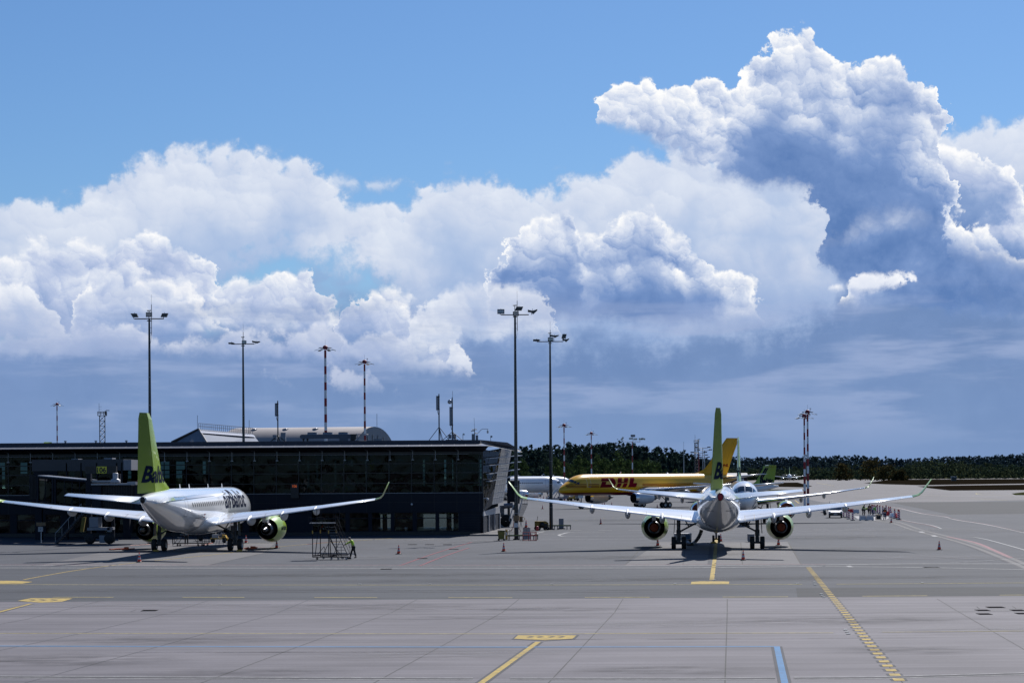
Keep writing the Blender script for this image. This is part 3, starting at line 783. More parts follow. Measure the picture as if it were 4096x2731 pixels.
def stains():
    """oil, rubber and repair marks worn into the pavement"""
    S1 = [stain_mat('oil_stain', (0.026, 0.026, 0.028), 0.40, 1.0), stain_mat('oil_stain', (0.03, 0.03, 0.032), 0.36, 4.0)]
    S2 = [stain_mat('pale_scuff', (0.22, 0.215, 0.225), 0.5, 7.0), stain_mat('pale_scuff', (0.20, 0.20, 0.205), 0.45, 9.0)]
    random.seed(77); z = 0.020; k = 0
    L_ = [(2205, 2436, 4.5, 2.6, 0), (1430, 2425, 9, 3.0, 0), (250, 2640, 6, 3.5, 0), (700, 2560, 7, 3, 0), (3300, 2480, 10, 3.5, 0), (3650, 2600, 4, 2.6, 0), (1750, 2620, 6, 2.4, 1), (2500, 2500, 8, 2.5, 1), (560, 2420, 14, 2.2, 1), (1900, 2470, 7, 2, 0), (3900, 2520, 7, 2.6, 1), (1000, 2690, 5, 2, 0),
          (2660, 2680, 5, 2.4, 0), (2870, 2216, 4, 4, 0), (2716, 2198, 2.5, 2.5, 0), (3030, 2198, 2.5, 2.5, 0), (640, 2206, 3, 3, 0), (945, 2206, 3, 3, 0), (1200, 2300, 20, 3, 0), (3400, 2310, 16, 3, 0), (2300, 2320, 24, 3, 0), (600, 2360, 18, 3, 0), (3700, 2230, 12, 6, 1), (3480, 2200, 8, 8, 0), (2300, 2230, 12, 6, 0), (1450, 2230, 8, 6, 1), (3300, 2150, 14, 10, 0), (3800, 2120, 14, 12, 1), (2500, 2080, 14, 10, 0)]
    for (x, y, rx, ry, kind) in L_:
        g = gnd(x, y); b = MB(); b.add([(-rx, -ry, 0), (rx, -ry, 0), (rx, ry, 0), (-rx, ry, 0)], [(0, 1, 2, 3)])
        o = b.build('pavement_stain', (S2 if kind else S1)[k % 2], None, 'structure'); o.location = (g.x, g.y, z + 0.001 * k); k += 1
    # tyre tracks along the lane and turning into the stands
    T = [stain_mat('tyre_mark', (0.018, 0.018, 0.020), 0.5, 12.0)]
    for (x0, y0, x1, y1, w) in ((-200, 2300, 4200, 2297, 0.5), (-200, 2306, 4200, 2304, 0.5), (300, 2362, 4000, 2358, 0.6), (300, 2369, 4000, 2365, 0.6), (900, 2440, 2700, 2432, 0.5), (-100, 2610, 2300, 2606, 0.4), (1500, 2560, 4200, 2549, 0.4)):
        a, c = gnd(x0, y0), gnd(x1, y1); o = strip([(a.x, a.y), (c.x, c.y)], w, T[0], 'tyre_track', px=False, z=0.019)
stains()
# ------------------------------------------------------------------ aircraft
M_white = material('white_gloss_paint', (0.78, 0.79, 0.80), 0.22, 0, 1.0, var=0.03, scale=0.6)
M_wing = material('wing_grey_paint', (0.60, 0.62, 0.65), 0.30, 0, 0.5, var=0.05, scale=1.2)
M_green = material('lime_paint', (0.25, 0.37, 0.020), 0.3, 0, 0.35)
M_rudder_shade = material('rudder_lime_shaded', (0.135, 0.205, 0.014), 0.5, 0, 0.1, spec=0.3)  # same lime as the fin, shade of the rudder face put into a darker base
M_navy = material('navy_lettering', (0.005, 0.010, 0.030), 0.9, spec=0.03)
M_fair = material('fairing_satin_white', (0.55, 0.56, 0.58), 0.5)
M_alu = material('bare_aluminium', (0.72, 0.73, 0.75), 0.18, 1.0)
M_dark = material('black_duct', (0.006, 0.006, 0.007), 0.6)
M_tyre = material('tyre_rubber', (0.010, 0.010, 0.011), 0.75)
M_strut = material('gear_grey_steel', (0.055, 0.058, 0.066), 0.4, 0.5)
M_core = material('engine_core_metal', (0.10, 0.105, 0.115), 0.35, 0.8)
M_orange = material('orange_cover', (0.17, 0.028, 0.006), 0.8, var=0.15, scale=4)
M_glassd = material('cockpit_glass', (0.012, 0.018, 0.024), 0.06, 0, 1.0)
M_winm = material('cabin_window_dark', (0.008, 0.010, 0.014), 0.8, spec=0.1)
M_line = material('panel_line', (0.10, 0.10, 0.11), 0.6)
M_redc = material('red_cover', (0.30, 0.02, 0.03), 0.6)
M_hub = material('wheel_hub', (0.30, 0.31, 0.33), 0.4, 0.6)

def interp(tab, s):
    """smooth lookup in a table of rows (s, ...)"""
    if s <= tab[0][0]:
        return tab[0][1:]
    for i in range(len(tab) - 1):
        if s <= tab[i + 1][0]:
            a, b = tab[i], tab[i + 1]
            p, n = tab[max(i - 1, 0)], tab[min(i + 2, len(tab) - 1)]
            h = b[0] - a[0]; t = (s - a[0]) / h
            out = []
            for k in range(1, len(a)):
                m0 = (b[k] - p[k]) / max(1e-6, b[0] - p[0]) * h; m1 = (n[k] - a[k]) / max(1e-6, n[0] - a[0]) * h
                lim = 3 * (b[k] - a[k])
                if (b[k] - a[k]) == 0:
                    m0 = m1 = 0
                else:
                    if m0 / (b[k] - a[k]) < 0: m0 = 0
                    if m1 / (b[k] - a[k]) < 0: m1 = 0
                t2, t3 = t * t, t * t * t
                out.append((2 * t3 - 3 * t2 + 1) * a[k] + (t3 - 2 * t2 + t) * m0 + (-2 * t3 + 3 * t2) * b[k] + (t3 - t2) * m1)
            return tuple(out)
    return tab[-1][1:]

class Hull:
    """a fuselage: table of (station, half width, bottom, top); y forward, origin under the main wheels"""
    def __init__(s, tab, sg):
        s.t, s.sg = tab, sg
    def pt(s, st, phi, off=0.0):
        """phi: 0 at the crown, 90 deg at the starboard side, 180 at the keel"""
        hw, zb, zt = interp(s.t, st)
        a, b, zc = hw + off, (zt - zb) / 2 + off, (zt + zb) / 2
        return Vector((a * math.sin(phi), s.sg - st, zc + b * math.cos(phi)))
    def side(s, st, z, sgn=1, off=0.012):
        hw, zb, zt = interp(s.t, st)
        zc, b = (zt + zb) / 2, (zt - zb) / 2
        c = max(-1.0, min(1.0, (z - zc) / b))
        phi = math.acos(c)
        p = s.pt(st, phi, off)
        return Vector((p.x * sgn, p.y, p.z))
    def mesh(s, n=48, step=0.45, mi=0):
        b = MB(); L = s.t[-1][0]; ss = []
        x = 0.0
        while x < L:
            ss.append(x); x += 0.07 if x < 0.7 else (0.25 if x < 6 else (step if x < L - 1 else 0.25))
        ss.append(L)
        vs = []
        for st in ss:
            for i in range(n):
                vs.append(s.pt(st, 2 * math.pi * i / n))
        fs = [(k * n + i, k * n + (i + 1) % n, (k + 1) * n + (i + 1) % n, (k + 1) * n + i) for k in range(len(ss) - 1) for i in range(n)]
        b.add(vs, fs, mi, True)
        b.add(vs[:n], [tuple(range(n))], mi, True); b.add(vs[-n:], [tuple(range(n))[::-1]], mi)
        return b

def refine(vs, fs, maxlen):
    """cuts long edges so flat lettering can follow a curved skin"""
    import bmesh
    bm = bmesh.new()
    bv = [bm.verts.new(v) for v in vs]
    for f in fs:
        try:
            bm.faces.new([bv[i] for i in f])
        except ValueError:
            pass
    bmesh.ops.triangulate(bm, faces=bm.faces)
    for _ in range(7):
        es = [e for e in bm.edges if e.calc_length() > maxlen]
        if not es:
            break
        bmesh.ops.subdivide_edges(bm, edges=es, cuts=1)
        bmesh.ops.triangulate(bm, faces=[f for f in bm.faces if len(f.verts) > 3])
    bm.verts.index_update()
    out = [v.co.copy() for v in bm.verts], [tuple(v.index for v in f.verts) for f in bm.faces]
    bm.free()
    return out

def letter_side(name, hull, txt, s0, z0, h, parent, mat, sgn=1, length=None, shear=0.2, bold=0.02, off=0.014):
    """lettering on the flank; on starboard it reads from aft to nose, on port from nose to aft"""
    vs, fs = text_mesh(txt, 1.0, shear, bold)
    H = max(v.y for v in vs); W = max(v.x for v in vs)
    k = h / H; kx = (length / W) if length else k
    vs, fs = refine([Vector((v.x * kx, v.y * k, 0)) for v in vs], fs, 0.35)
    b = MB()
    b.add([hull.side(s0 - v.x if sgn > 0 else s0 + v.x, z0 + v.y, sgn, off) for v in vs], fs)
    return b.build(name, mat, parent)

def patch(hull, c, n=6, off=0.014, sgn=1):
    """a four-cornered pane laid on the hull, corners (station, phi degrees)"""
    b = MB(); vs = []
    for i in range(n + 1):
        for j in range(n + 1):
            u, v = i / n, j / n
            s_ = (c[0][0] * (1 - u) + c[1][0] * u) * (1 - v) + (c[3][0] * (1 - u) + c[2][0] * u) * v
            ph = (c[0][1] * (1 - u) + c[1][1] * u) * (1 - v) + (c[3][1] * (1 - u) + c[2][1] * u) * v
            p = hull.pt(s_, math.radians(ph) * sgn, off); vs.append(p)
    b.add(vs, [(i * (n + 1) + j, (i + 1) * (n + 1) + j, (i + 1) * (n + 1) + j + 1, i * (n + 1) + j + 1) for i in range(n) for j in range(n)], 0, True)
    return b

def outline_side(hull, s0, s1, z0, z1, sgn, w=0.035, off=0.010):
    b = MB(); k = 6
    def seg(p, q, horiz):
        for i in range(k):
            a = (p[0] + (q[0] - p[0]) * i / k, p[1] + (q[1] - p[1]) * i / k); c = (p[0] + (q[0] - p[0]) * (i + 1) / k, p[1] + (q[1] - p[1]) * (i + 1) / k)
            if horiz:
                qs = [(a[0], a[1] - w / 2), (c[0], c[1] - w / 2), (c[0], c[1] + w / 2), (a[0], a[1] + w / 2)]
            else:
                qs = [(a[0] - w / 2, a[1]), (c[0] - w / 2, c[1]), (c[0] + w / 2, c[1]), (a[0] + w / 2, a[1])]
            b.add([hull.side(x, z, sgn, off) for x, z in qs], [(0, 1, 2, 3)])
    seg((s0, z0), (s1, z0), True); seg((s0, z1), (s1, z1), True); seg((s0, z0), (s0, z1), False); seg((s1, z0), (s1, z1), False)
    return b

FOIL = [(0.0, 0.0), (0.012, 0.022), (0.05, 0.045), (0.12, 0.062), (0.25, 0.075), (0.4, 0.073), (0.55, 0.060), (0.7, 0.042), (0.85, 0.022), (1.0, 0.003)]
def foil_ring(le, chord, thick, up, inc=0.0, camber=0.02, x0=0.0, x1=1.0):
    """section of a wing: le = leading edge point (x, y, z); up = the thickness direction"""
    up = Vector(up).normalized()
    back = Vector((0, -math.cos(inc), 0)) + Vector((up.x, 0, up.z)) * (-math.sin(inc))
    pts = []
    ks = [k for k in FOIL if x0 <= k[0] <= x1]
    if x0 > 0:
        ks = [(x0, float(np.interp(x0, [f[0] for f in FOIL], [f[1] for f in FOIL])))] + ks
    if x1 < 1:
        ks = ks + [(x1, float(np.interp(x1, [f[0] for f in FOIL], [f[1] for f in FOIL])))]
    sc = thick / 0.15
    cam = lambda x: camber * 4 * x * (1 - x)
    for x, y in ks:
        pts.append(le + back * (x * chord) + up * ((y * sc + cam(x)) * chord))
    for x, y in ks[::-1]:
        pts.append(le + back * (x * chord) + up * ((-y * sc + cam(x)) * chord))
    return pts

def foil_loft(b, secs, mi=0, mi_le=None, tipcap=True):
    rings = [foil_ring(*s_) for s_ in secs]
    n = len(rings[0]); vs = [p for r in rings for p in r]
    base = len(b.v)
    for k in range(len(rings) - 1):
        for i in range(n):
            f = (k * n + i, k * n + (i + 1) % n, (k + 1) * n + (i + 1) % n, (k + 1) * n + i)
            le = (i <= 1) or (n - 4 <= i <= n - 2) or i == n - 1
            b.v += [] if (k or i) else [tuple(v) for v in vs]
            b.f.append(tuple(q + base for q in f)); b.mi.append(mi_le if (le and mi_le is not None) else mi); b.sm.append(True)
    if tipcap:
        b.f.append(tuple(base + (len(rings) - 1) * n + i for i in range(n))); b.mi.append(mi); b.sm.append(False)
        b.f.append(tuple(base + i for i in range(n))[::-1]); b.mi.append(mi); b.sm.append(False)
    return b

def wheel_mb(c, r, w, hub=True):
    b = MB(); cx, cy, cz = c
    b.lathe([(r * 0.55, -w / 2), (r * 0.92, -w / 2), (r, -w * 0.28), (r, w * 0.28), (r * 0.92, w / 2), (r * 0.55, w / 2)], (0, 0, 0), 'X', 20, 0)
    b.lathe([(0.001, -w * 0.36), (r * 0.3, -w * 0.36), (r * 0.56, -w * 0.48)], (0, 0, 0), 'X', 16, 1)
    b.lathe([(r * 0.56, w * 0.48), (r * 0.3, w * 0.36), (0.001, w * 0.36)], (0, 0, 0), 'X', 16, 1)
    b.v = [(x + cx, y + cy, z + cz) for x, y, z in b.v]
    return b

def main_gear(root, x, y, top, r=0.52, w=0.38, gap=0.42, brace_to=None, doors=True, bogie=None):
    b = MB(); sg = 1 if x > 0 else -1
    b.tube((x, y, r), (x, y, top), 0.13, 0.17, 12); b.tube((x, y, r + 0.55), (x, y, r + 1.1), 0.20, 0.20, 12)
    b.tube((x - gap, y, r), (x + gap, y, r), 0.10, 0.10, 10)
    b.box((x, y + 0.05, r + 0.28), (0.34, 0.3, 0.42))
    b.tube((x, y - 0.2, r + 0.3), (x, y - 0.35, r + 0.75), 0.05); b.tube((x, y - 0.35, r + 0.75), (x, y - 0.15, r + 1.15), 0.05)
    if brace_to:
        b.tube((x - sg * 0.1, y, r + 0.95), brace_to, 0.075); b.tube((x - sg * 0.5, y, top - 0.15), ((x + brace_to[0]) / 2, y, (r + 0.95 + brace_to[2]) / 2), 0.05)
    if doors:
        b.box((x + sg * 0.36, y - 0.05, (top + r) / 2 + 0.35), (0.05, 0.9, top - r - 0.9), 0, 0, 0, -sg * 0.06)
    g = b.build('main_gear', M_strut, root)
    ys = [y] if bogie is None else [y - bogie, y + bogie]
    if bogie:
        bb = MB(); bb.tube((x, y - bogie, r), (x, y + bogie, r), 0.12)
        bb.build('bogie_beam', M_strut, g)
    for yy in ys:
        for s_ in (-1, 1):
            wheel_mb((x + s_ * gap, yy, r), r, w).build('wheel', [M_tyre, M_hub], g)
    return g

def nose_gear(root, y, top, r=0.36, w=0.22, gap=0.24):
    b = MB()
    b.tube((0, y, r), (0, y, top), 0.08, 0.11, 12); b.tube((-gap, y, r), (gap, y, r), 0.07); b.tube((0, y + 0.1, r + 0.5), (0, y + 0.9, top), 0.05)
    b.box((0, y + 0.12, r + 0.65), (0.34, 0.10, 0.22))
    g = b.build('nose_gear', M_strut, root)
    for s_ in (-1, 1):
        wheel_mb((s_ * gap, y, r), r, w).build('wheel', [M_tyre, M_hub], g)
    for s_ in (-1, 1):
        d = MB(); d.box((s_ * 0.42, y + 0.5, top - 0.30), (0.04, 1.3, 0.6))
        d.build('gear_door', M_white, g)
    return g

def engine(root, x, y0, z, R, Ln, mats, core=True, plug='metal', inlet_cover=None, side_text=None, sgn=1):
    """turbofan nacelle, inlet at y0, opening towards +y; mats = (cowl, lip)"""
    k = R / 1.22; q = Ln / 4.0
    b = MB()
    prof = [(0.90, 0.0), (0.955, 0.06), (1.00, 0.20), (1.10, 0.55), (1.19, 1.1), (1.22, 1.7), (1.20, 2.4), (1.10, 3.1), (0.99, 3.7), (0.93, 4.0)]
    b.lathe([(r * k, -h * q) for r, h in prof[:4]], (0, 0, 0), 'Y', 40, 1); b.lathe([(r * k, -h * q) for r, h in prof[3:]], (0, 0, 0), 'Y', 40, 0)
    b.lathe([(0.90 * k, 0), (0.86 * k, -0.10 * q), (0.84 * k, -0.35 * q)], (0, 0, 0), 'Y', 40, 1)
    b.v = [(a + x, c + y0, d + z) for a, c, d in b.v]
    n = b.build('engine_nacelle', list(mats), root)
    d = MB()
    d.lathe([(0.84 * k, -0.35 * q), (0.83 * k, -1.0 * q), (0.80 * k, -1.25 * q), (0.02, -1.26 * q)], (0, 0, 0), 'Y', 32, 0)
    d.lathe([(0.93 * k, -4.0 * q), (0.90 * k, -3.97 * q), (0.90 * k, -3.0 * q), (0.90 * k, -2.2 * q), (0.4 * k, -2.1 * q)], (0, 0, 0), 'Y', 32, 0)
    for i in range(20):
        a = 2 * math.pi * i / 20
        d.add([(0.3 * k * math.cos(a), -1.1 * q, 0.3 * k * math.sin(a)), (0.82 * k * math.cos(a), -1.02 * q, 0.82 * k * math.sin(a)), (0.82 * k * math.cos(a + .22), -1.22 * q, 0.82 * k * math.sin(a + .22)), (0.3 * k * math.cos(a + .3), -1.22 * q, 0.3 * k * math.sin(a + .3))], [(0, 1, 2, 3)], 1)
    d.v = [(a + x, c + y0, e + z) for a, c, e in d.v]
    d.build('duct', [M_dark, M_core], n)
    s_ = MB(); s_.lathe([(0.30 * k, -1.05 * q), (0.22 * k, -0.85 * q), (0.02, -0.60 * q)], (x, y0, z), 'Y', 20, 0)
    s_.build('spinner', M_strut, n)
    c = MB()
    c.lathe([(0.55 * k, -2.2 * q), (0.66 * k, -2.9 * q), (0.66 * k, -3.5 * q), (0.56 * k, -4.3 * q), (0.47 * k, -4.85 * q), (0.43 * k, -4.85 * q), (0.40 * k, -4.3 * q)], (x, y0, z), 'Y', 32, 0)
    c.build('core_cowl', M_core, n)
    g = MB(); 
    if plug == 'cover':
        g.lathe([(0.36 * k, -4.80 * q), (0.34 * k, -4.88 * q), (0.2 * k, -4.94 * q), (0.01, -4.95 * q)], (x, y0, z), 'Y', 24, 0)
        g.build('exhaust_cover', M_orange, n)
    else:
        g.lathe([(0.30 * k, -4.3 * q), (0.27 * k, -4.9 * q), (0.14 * k, -5.5 * q), (0.02, -5.8 * q)], (x, y0, z), 'Y', 20, 0)
        g.build('exhaust_cone', M_core, n)
    if inlet_cover:
        v = MB(); v.lathe([(0.93 * k, -0.02), (0.90 * k, 0.06), (0.5 * k, 0.12), (0.01, 0.14)], (x, y0, z), 'Y', 32, 0)
        v.build('inlet_cover', M_orange, n)
        v = MB(); v.box((x, y0 + 0.16, z + 0.1), (0.10, 0.02, 0.75)); v.box((x, y0 + 0.16, z + 0.42), (0.30, 0.02, 0.12)); v.build('cover_mark', M_white, n)
    if side_text:
        vs, fs = text_mesh(side_text, 1.0, 0.2, 0.02)
        W = max(v.x for v in vs); kk = 1.9 * q / W
        vs, fs = refine([Vector((v.x * kk, v.y * kk, 0)) for v in vs], fs, 0.2)
        for sd in (-1, 1):
            t = MB(); out = []
            for v in vs:
                # starboard flank reads aft to nose
                h = (3.15 * q - v.x) if sd > 0 else (1.2 * q + v.x)
                r = float(np.interp(h / q, [p[1] for p in prof], [p[0] for p in prof])) * k + 0.012
                zz = v.y - 0.12; out.append((x + sd * math.sqrt(max(0.01, r * r - zz * zz)), y0 - h, z + zz))
            t.add(out, fs); t.build('engine_lettering', M_navy, n)
    return n

def jet(P, loc, heading, label, group=None):
    sg = P['sg']; hull = Hull(P['hull'], sg)
    root = thing(P['name'], label, 'aircraft', loc, -heading, group)
    root.scale = (P.get('scale', 1.0),) * 3
    Y = lambda s_: sg - s_
    body = hull.mesh(P.get('seg', 48)).build('fuselage', P['body_mat'], root); recalc(body)
    if 'belly' in P:
        s0, s1, hw, zb, zt = P['belly']
        bl = Hull([(0, 0.3, zb + 0.9, zt - 0.2), ((s1 - s0) * 0.06, hw * 0.72, zb + 0.5, zt - 0.1), ((s1 - s0) * 0.22, hw, zb + 0.06, zt), ((s1 - s0) * 0.5, hw * 1.01, zb, zt), ((s1 - s0) * 0.78, hw * 0.97, zb + 0.05, zt), ((s1 - s0) * 0.93, hw * 0.75, zb + 0.4, zt - 0.1), (s1 - s0, 0.3, zb + 0.9, zt - 0.3)], sg - s0)
        o = bl.mesh(36).build('belly_fairing', P['body_mat'], root); recalc(o)
    # wings
    for sgn in (1, -1):
        b = MB(); secs = []
        for (x, te, z, ch, th, inc, *rest) in P['wing']:
            inc = math.radians(inc); cant = math.radians(rest[0]) if rest else 0.0
            up = (-sgn * math.sin(cant), 0, math.cos(cant))
            le = Vector((sgn * x, Y(te) + ch * math.cos(inc), z)) + Vector((up[0], 0, up[2])) * (ch * math.sin(inc))
            secs.append((le, ch, th, up, inc, 0.015))
        nw = P.get('wing_main', len(secs))
        foil_loft(b, secs[:nw], 0, 1)
        w = b.build('wing', [P.get('wing_mat', M_wing), M_alu], root); recalc(w)
        if nw < len(secs):
            b = MB(); foil_loft(b, secs[nw - 1:], 0, 1); o = b.build('winglet', [M_green, M_green], w); recalc(o)
        for (x, s_, z, ln, hw, hz) in P.get('fairings', []):
            b = MB(); pr = [(0.02, 0.0), (0.5, 0.12), (0.85, 0.3), (1.0, 0.5), (0.9, 0.72), (0.55, 0.9), (0.02, 1.0)]
            vs = []; n = 14
            for r, h in pr:
                for i in range(n):
                    a = 2 * math.pi * i / n; vs.append((sgn * x + r * hw * math.cos(a), Y(s_) - h * ln, z + r * hz * math.sin(a)))
            b.add(vs, [(k * n + i, k * n + (i + 1) % n, (k + 1) * n + (i + 1) % n, (k + 1) * n + i) for k in range(len(pr) - 1) for i in range(n)], 0, True)
            b.build('flap_fairing', M_fair, w)
        if P.get('gaps'):
            W3 = P['wing']
            def upper(x, cf, lift=0.012):
                te, z, ch, th, inc = interp([r_[:6] for r_ in W3[:nw]], x); inc = math.radians(inc)
                le = Vector((sgn * x, Y(te) + ch * math.cos(inc), z + ch * math.sin(inc)))
                y = float(np.interp(cf, [f[0] for f in FOIL], [f[1] for f in FOIL])) * th / 0.15 + 0.015 * 4 * cf * (1 - cf)
                return le + Vector((0, -math.cos(inc), -math.sin(inc))) * (cf * ch) + Vector((0, -math.sin(inc) * 0, 1)) * (y * ch + lift)
            b = MB(); dx = Vector((0.022, 0, 0))
            for x, c0 in P['gaps']:
                ks = list(np.linspace(c0, 0.985, 5))
                for k0, k1 in zip(ks[:-1], ks[1:]):
                    b.quad(upper(x, k0) - dx, upper(x, k1) - dx, upper(x, k1) + dx, upper(x, k0) + dx)
            for x0, x1, cf in P['gapspan']:
                xs_ = list(np.linspace(x0, x1, 14))
                for a_, c_ in zip(xs_[:-1], xs_[1:]):
                    b.quad(upper(a_, cf - 0.004), upper(c_, cf - 0.004), upper(c_, cf + 0.004), upper(a_, cf + 0.004))
            b.build('flap_gap', M_line, w)
        if P.get('flaplines'):
            b = MB()
            for (x, s0, z0, s1, z1) in P['flaplines']:
                b.quad((sgn * x - 0.02, Y(s0), z0), (sgn * x + 0.02, Y(s0), z0), (sgn * x + 0.02, Y(s1), z1), (sgn * x - 0.02, Y(s1), z1))
            b.build('flap_gap', M_line, w)
    for sgn in (1, -1):
        secs = []
        for (x, te, z, ch, th, inc) in P['stab']:
            inc = math.radians(inc)
            le = Vector((sgn * x, Y(te) + ch * math.cos(inc), z + ch * math.sin(inc))); secs.append((le, ch, th, (-sgn * 0.1, 0, 1), inc, 0.0))
        b = MB(); foil_loft(b, secs, 0, 1); o = b.build('tailplane', [P.get('stab_mat', M_wing), M_alu], root); recalc(o)
    # fin and rudder: rows (z, leading edge, hinge, trailing edge, half thickness)
    F = P['fin']; defl = math.radians(P.get('rudder', 0))
    def fin_w(s_, z):
        le, hi, te, th = interp(F, z)
        t = (s_ - le) / max(0.05, te - le)
        return th * float(np.interp(t, [0, 0.03, 0.1, 0.3, 0.5, 0.68, 1.0], [0, 0.35, 0.65, 1.0, 0.95, 0.66, 0.05]))
    zs = list(np.linspace(F[0][0], F[-1][0], 14))
    def slab(t0, t1, fn):
        b = MB(); ks = list(np.linspace(t0, t1, 8)); vs = []
        for z in zs:
            le, hi, te, th = interp(F, z)
            def S_(t): return le + (hi - le) * t if t <= 1 else hi + (te - hi) * (t - 1)
            ring = [(fin_w(S_(t), z), S_(t)) for t in ks]; ring += [(-a, c) for a, c in ring[::-1]]
            vs += [fn(a, c, z) for a, c in ring]
        n = 2 * len(ks)
        b.add(vs, [(k * n + i, k * n + (i + 1) % n, (k + 1) * n + (i + 1) % n, (k + 1) * n + i) for k in range(len(zs) - 1) for i in range(n)] + [tuple((len(zs) - 1) * n + i for i in range(n)), tuple(range(n))[::-1]], 0, False)
        return b
    def rud(x, s_, z):
        hi = interp(F, z)[1]; d = s_ - hi
        c_, s2 = math.cos(defl), math.sin(defl)
        return (x * c_ - d * s2, Y(hi) - (d * c_ + x * s2), z)
    flat = lambda x, s_, z: (x, Y(s_), z)
    fo = slab(0.0, 0.995, flat).build('fin', P['fin_mat'], root); recalc(fo)
    ro = slab(1.012, 2.0, rud).build('rudder', P.get('rudder_mat', P['fin_mat']), root); recalc(ro)
    for (txt, s0, z0, h, ln, mt) in P.get('fin_text', []):
        vs, fs = text_mesh(txt, 1.0, 0.22, 0.035)
        H = max(v.y for v in vs); W = max(v.x for v in vs)
        vs, fs = refine([Vector((v.x * ln / W, v.y * h / H, 0)) for v in vs], fs, 0.3)
        for sd in (1, -1):
            bf, br = MB(), MB()
            st = [(s0 - v.x) if sd > 0 else (s0 - ln + v.x) for v in vs]
            ff, fr = [], []
            for f in fs:
                c = sum(st[i] for i in f) / len(f); zc = sum(z0 + vs[i].y for i in f) / len(f)
                (fr if c > interp(F, zc)[1] else ff).append(f)
            for fl, bb, fn, nm, par in ((ff, bf, flat, 'fin_lettering', fo), (fr, br, rud, 'rudder_lettering', ro)):
                if fl:
                    bb.add([fn(sd * (fin_w(st[i], z0 + v.y) + 0.016), st[i], z0 + v.y) for i, v in enumerate(vs)], fl)
                    used = sorted({i for f in fl for i in f}); mp = {u: i for i, u in enumerate(used)}
                    bb.v = [bb.v[u] for u in used]; bb.f = [tuple(mp[i] for i in f) for f in fl]
                    bb.build(nm, mt, par)
    # engines with pylons
    for e in P.get('engines', []):
        for sgn in (1, -1):
            n = engine(root, sgn * e['x'], Y(e['s']), e['z'], e['R'], e['L'], e['mats'], plug=e.get('plug', 'metal'), inlet_cover=e.get('cover'), side_text=e.get('text'))
            b = MB(); x = sgn * e['x']; z = e['z'] + e['R'] * 0.9
            pz = e['pz']; s0, s1 = e['s'] + e['L'] * 0.18, e['s'] + e['L'] * 1.45
            b.prism([(x - 0.16, Y(s0), z - 0.1), (x - 0.16, Y(s0 + 0.6), z + 0.25), (x - 0.16, Y(s0 + e['L'] * 0.55), pz + 0.25), (x - 0.16, Y(s1), pz - 0.05), (x - 0.16, Y(s1 - 0.2), z - e['R'] * 0.35), (x - 0.16, Y(e['s'] + e['L'] * 0.95), z - e['R'] * 0.55), (x - 0.16, Y(s0 + 1.0), z - 0.3)], 0, (0.32, 0, 0))
            o = b.build('pylon', P.get('pylon_mat', M_white), n); recalc(o)
    if 'main_gear' in P:
        g = P['main_gear']
        for sgn in (1, -1):
            main_gear(root, sgn * g['x'], 0.0, g['top'], g['r'], g['w'], g['gap'], (sgn * g['bx'], 0.0, g['bz']), bogie=g.get('bogie'))
    if 'nose_gear' in P:
        g = P['nose_gear']; nose_gear(root, Y(g['s']), g['top'], g['r'], g['w'], g['gap'])
    # cockpit glass
    for c in P.get('panes', []):
        for sgn in (1, -1):
            patch(hull, c, 6, 0.012, sgn).build('windscreen', M_glassd, root)
    for (sgn, s0, s1, z, ww, wh, pitch) in P.get('windows', []):
        x = s0; tpl = None
        while x < s1:
            vs = []; n = 10
            for i in range(n):
                a = 2 * math.pi * i / n
                vs.append(hull.side(x + math.cos(a) * ww / 2, z + math.sin(a) * wh / 2, sgn, 0.012))
            b = MB(); b.add(vs, [tuple(range(n))]); b.build('cabin_window', M_winm, root)
            x += pitch
    for (sgn, s0, s1, z0, z1, mt) in P.get('doors', []):
        outline_side(hull, s0, s1, z0, z1, sgn).build('door', mt, root)
    for (s_, z, h, c) in P.get('blades', []):
        b = MB(); b.prism([(-0.02, Y(s_), z), (-0.02, Y(s_ + c), z), (-0.02, Y(s_ + c * 1.25), z + h), (-0.02, Y(s_ + c * 0.8), z + h)], 0, (0.04, 0, 0)); b.build('aerial', M_white, root)
    if 'apu' in P:
        s_, z, r, mt = P['apu']
        b = MB(); b.lathe([(r, 0.02), (r * 1.02, -0.04), (r * 0.2, -0.05), (0.01, -0.05)], (0, Y(s_), z), 'Y', 20, 0, True, False, 0.75); b.build('exhaust', mt, root)
        b = MB(); b.lathe([(r * 1.2, 0.02), (r * 1.16, -0.03), (r * 1.0, -0.035)], (0, Y(s_), z), 'Y', 24, 0, True, False, 0.75); b.build('exhaust_ring', M_core, root)
    return root, hull

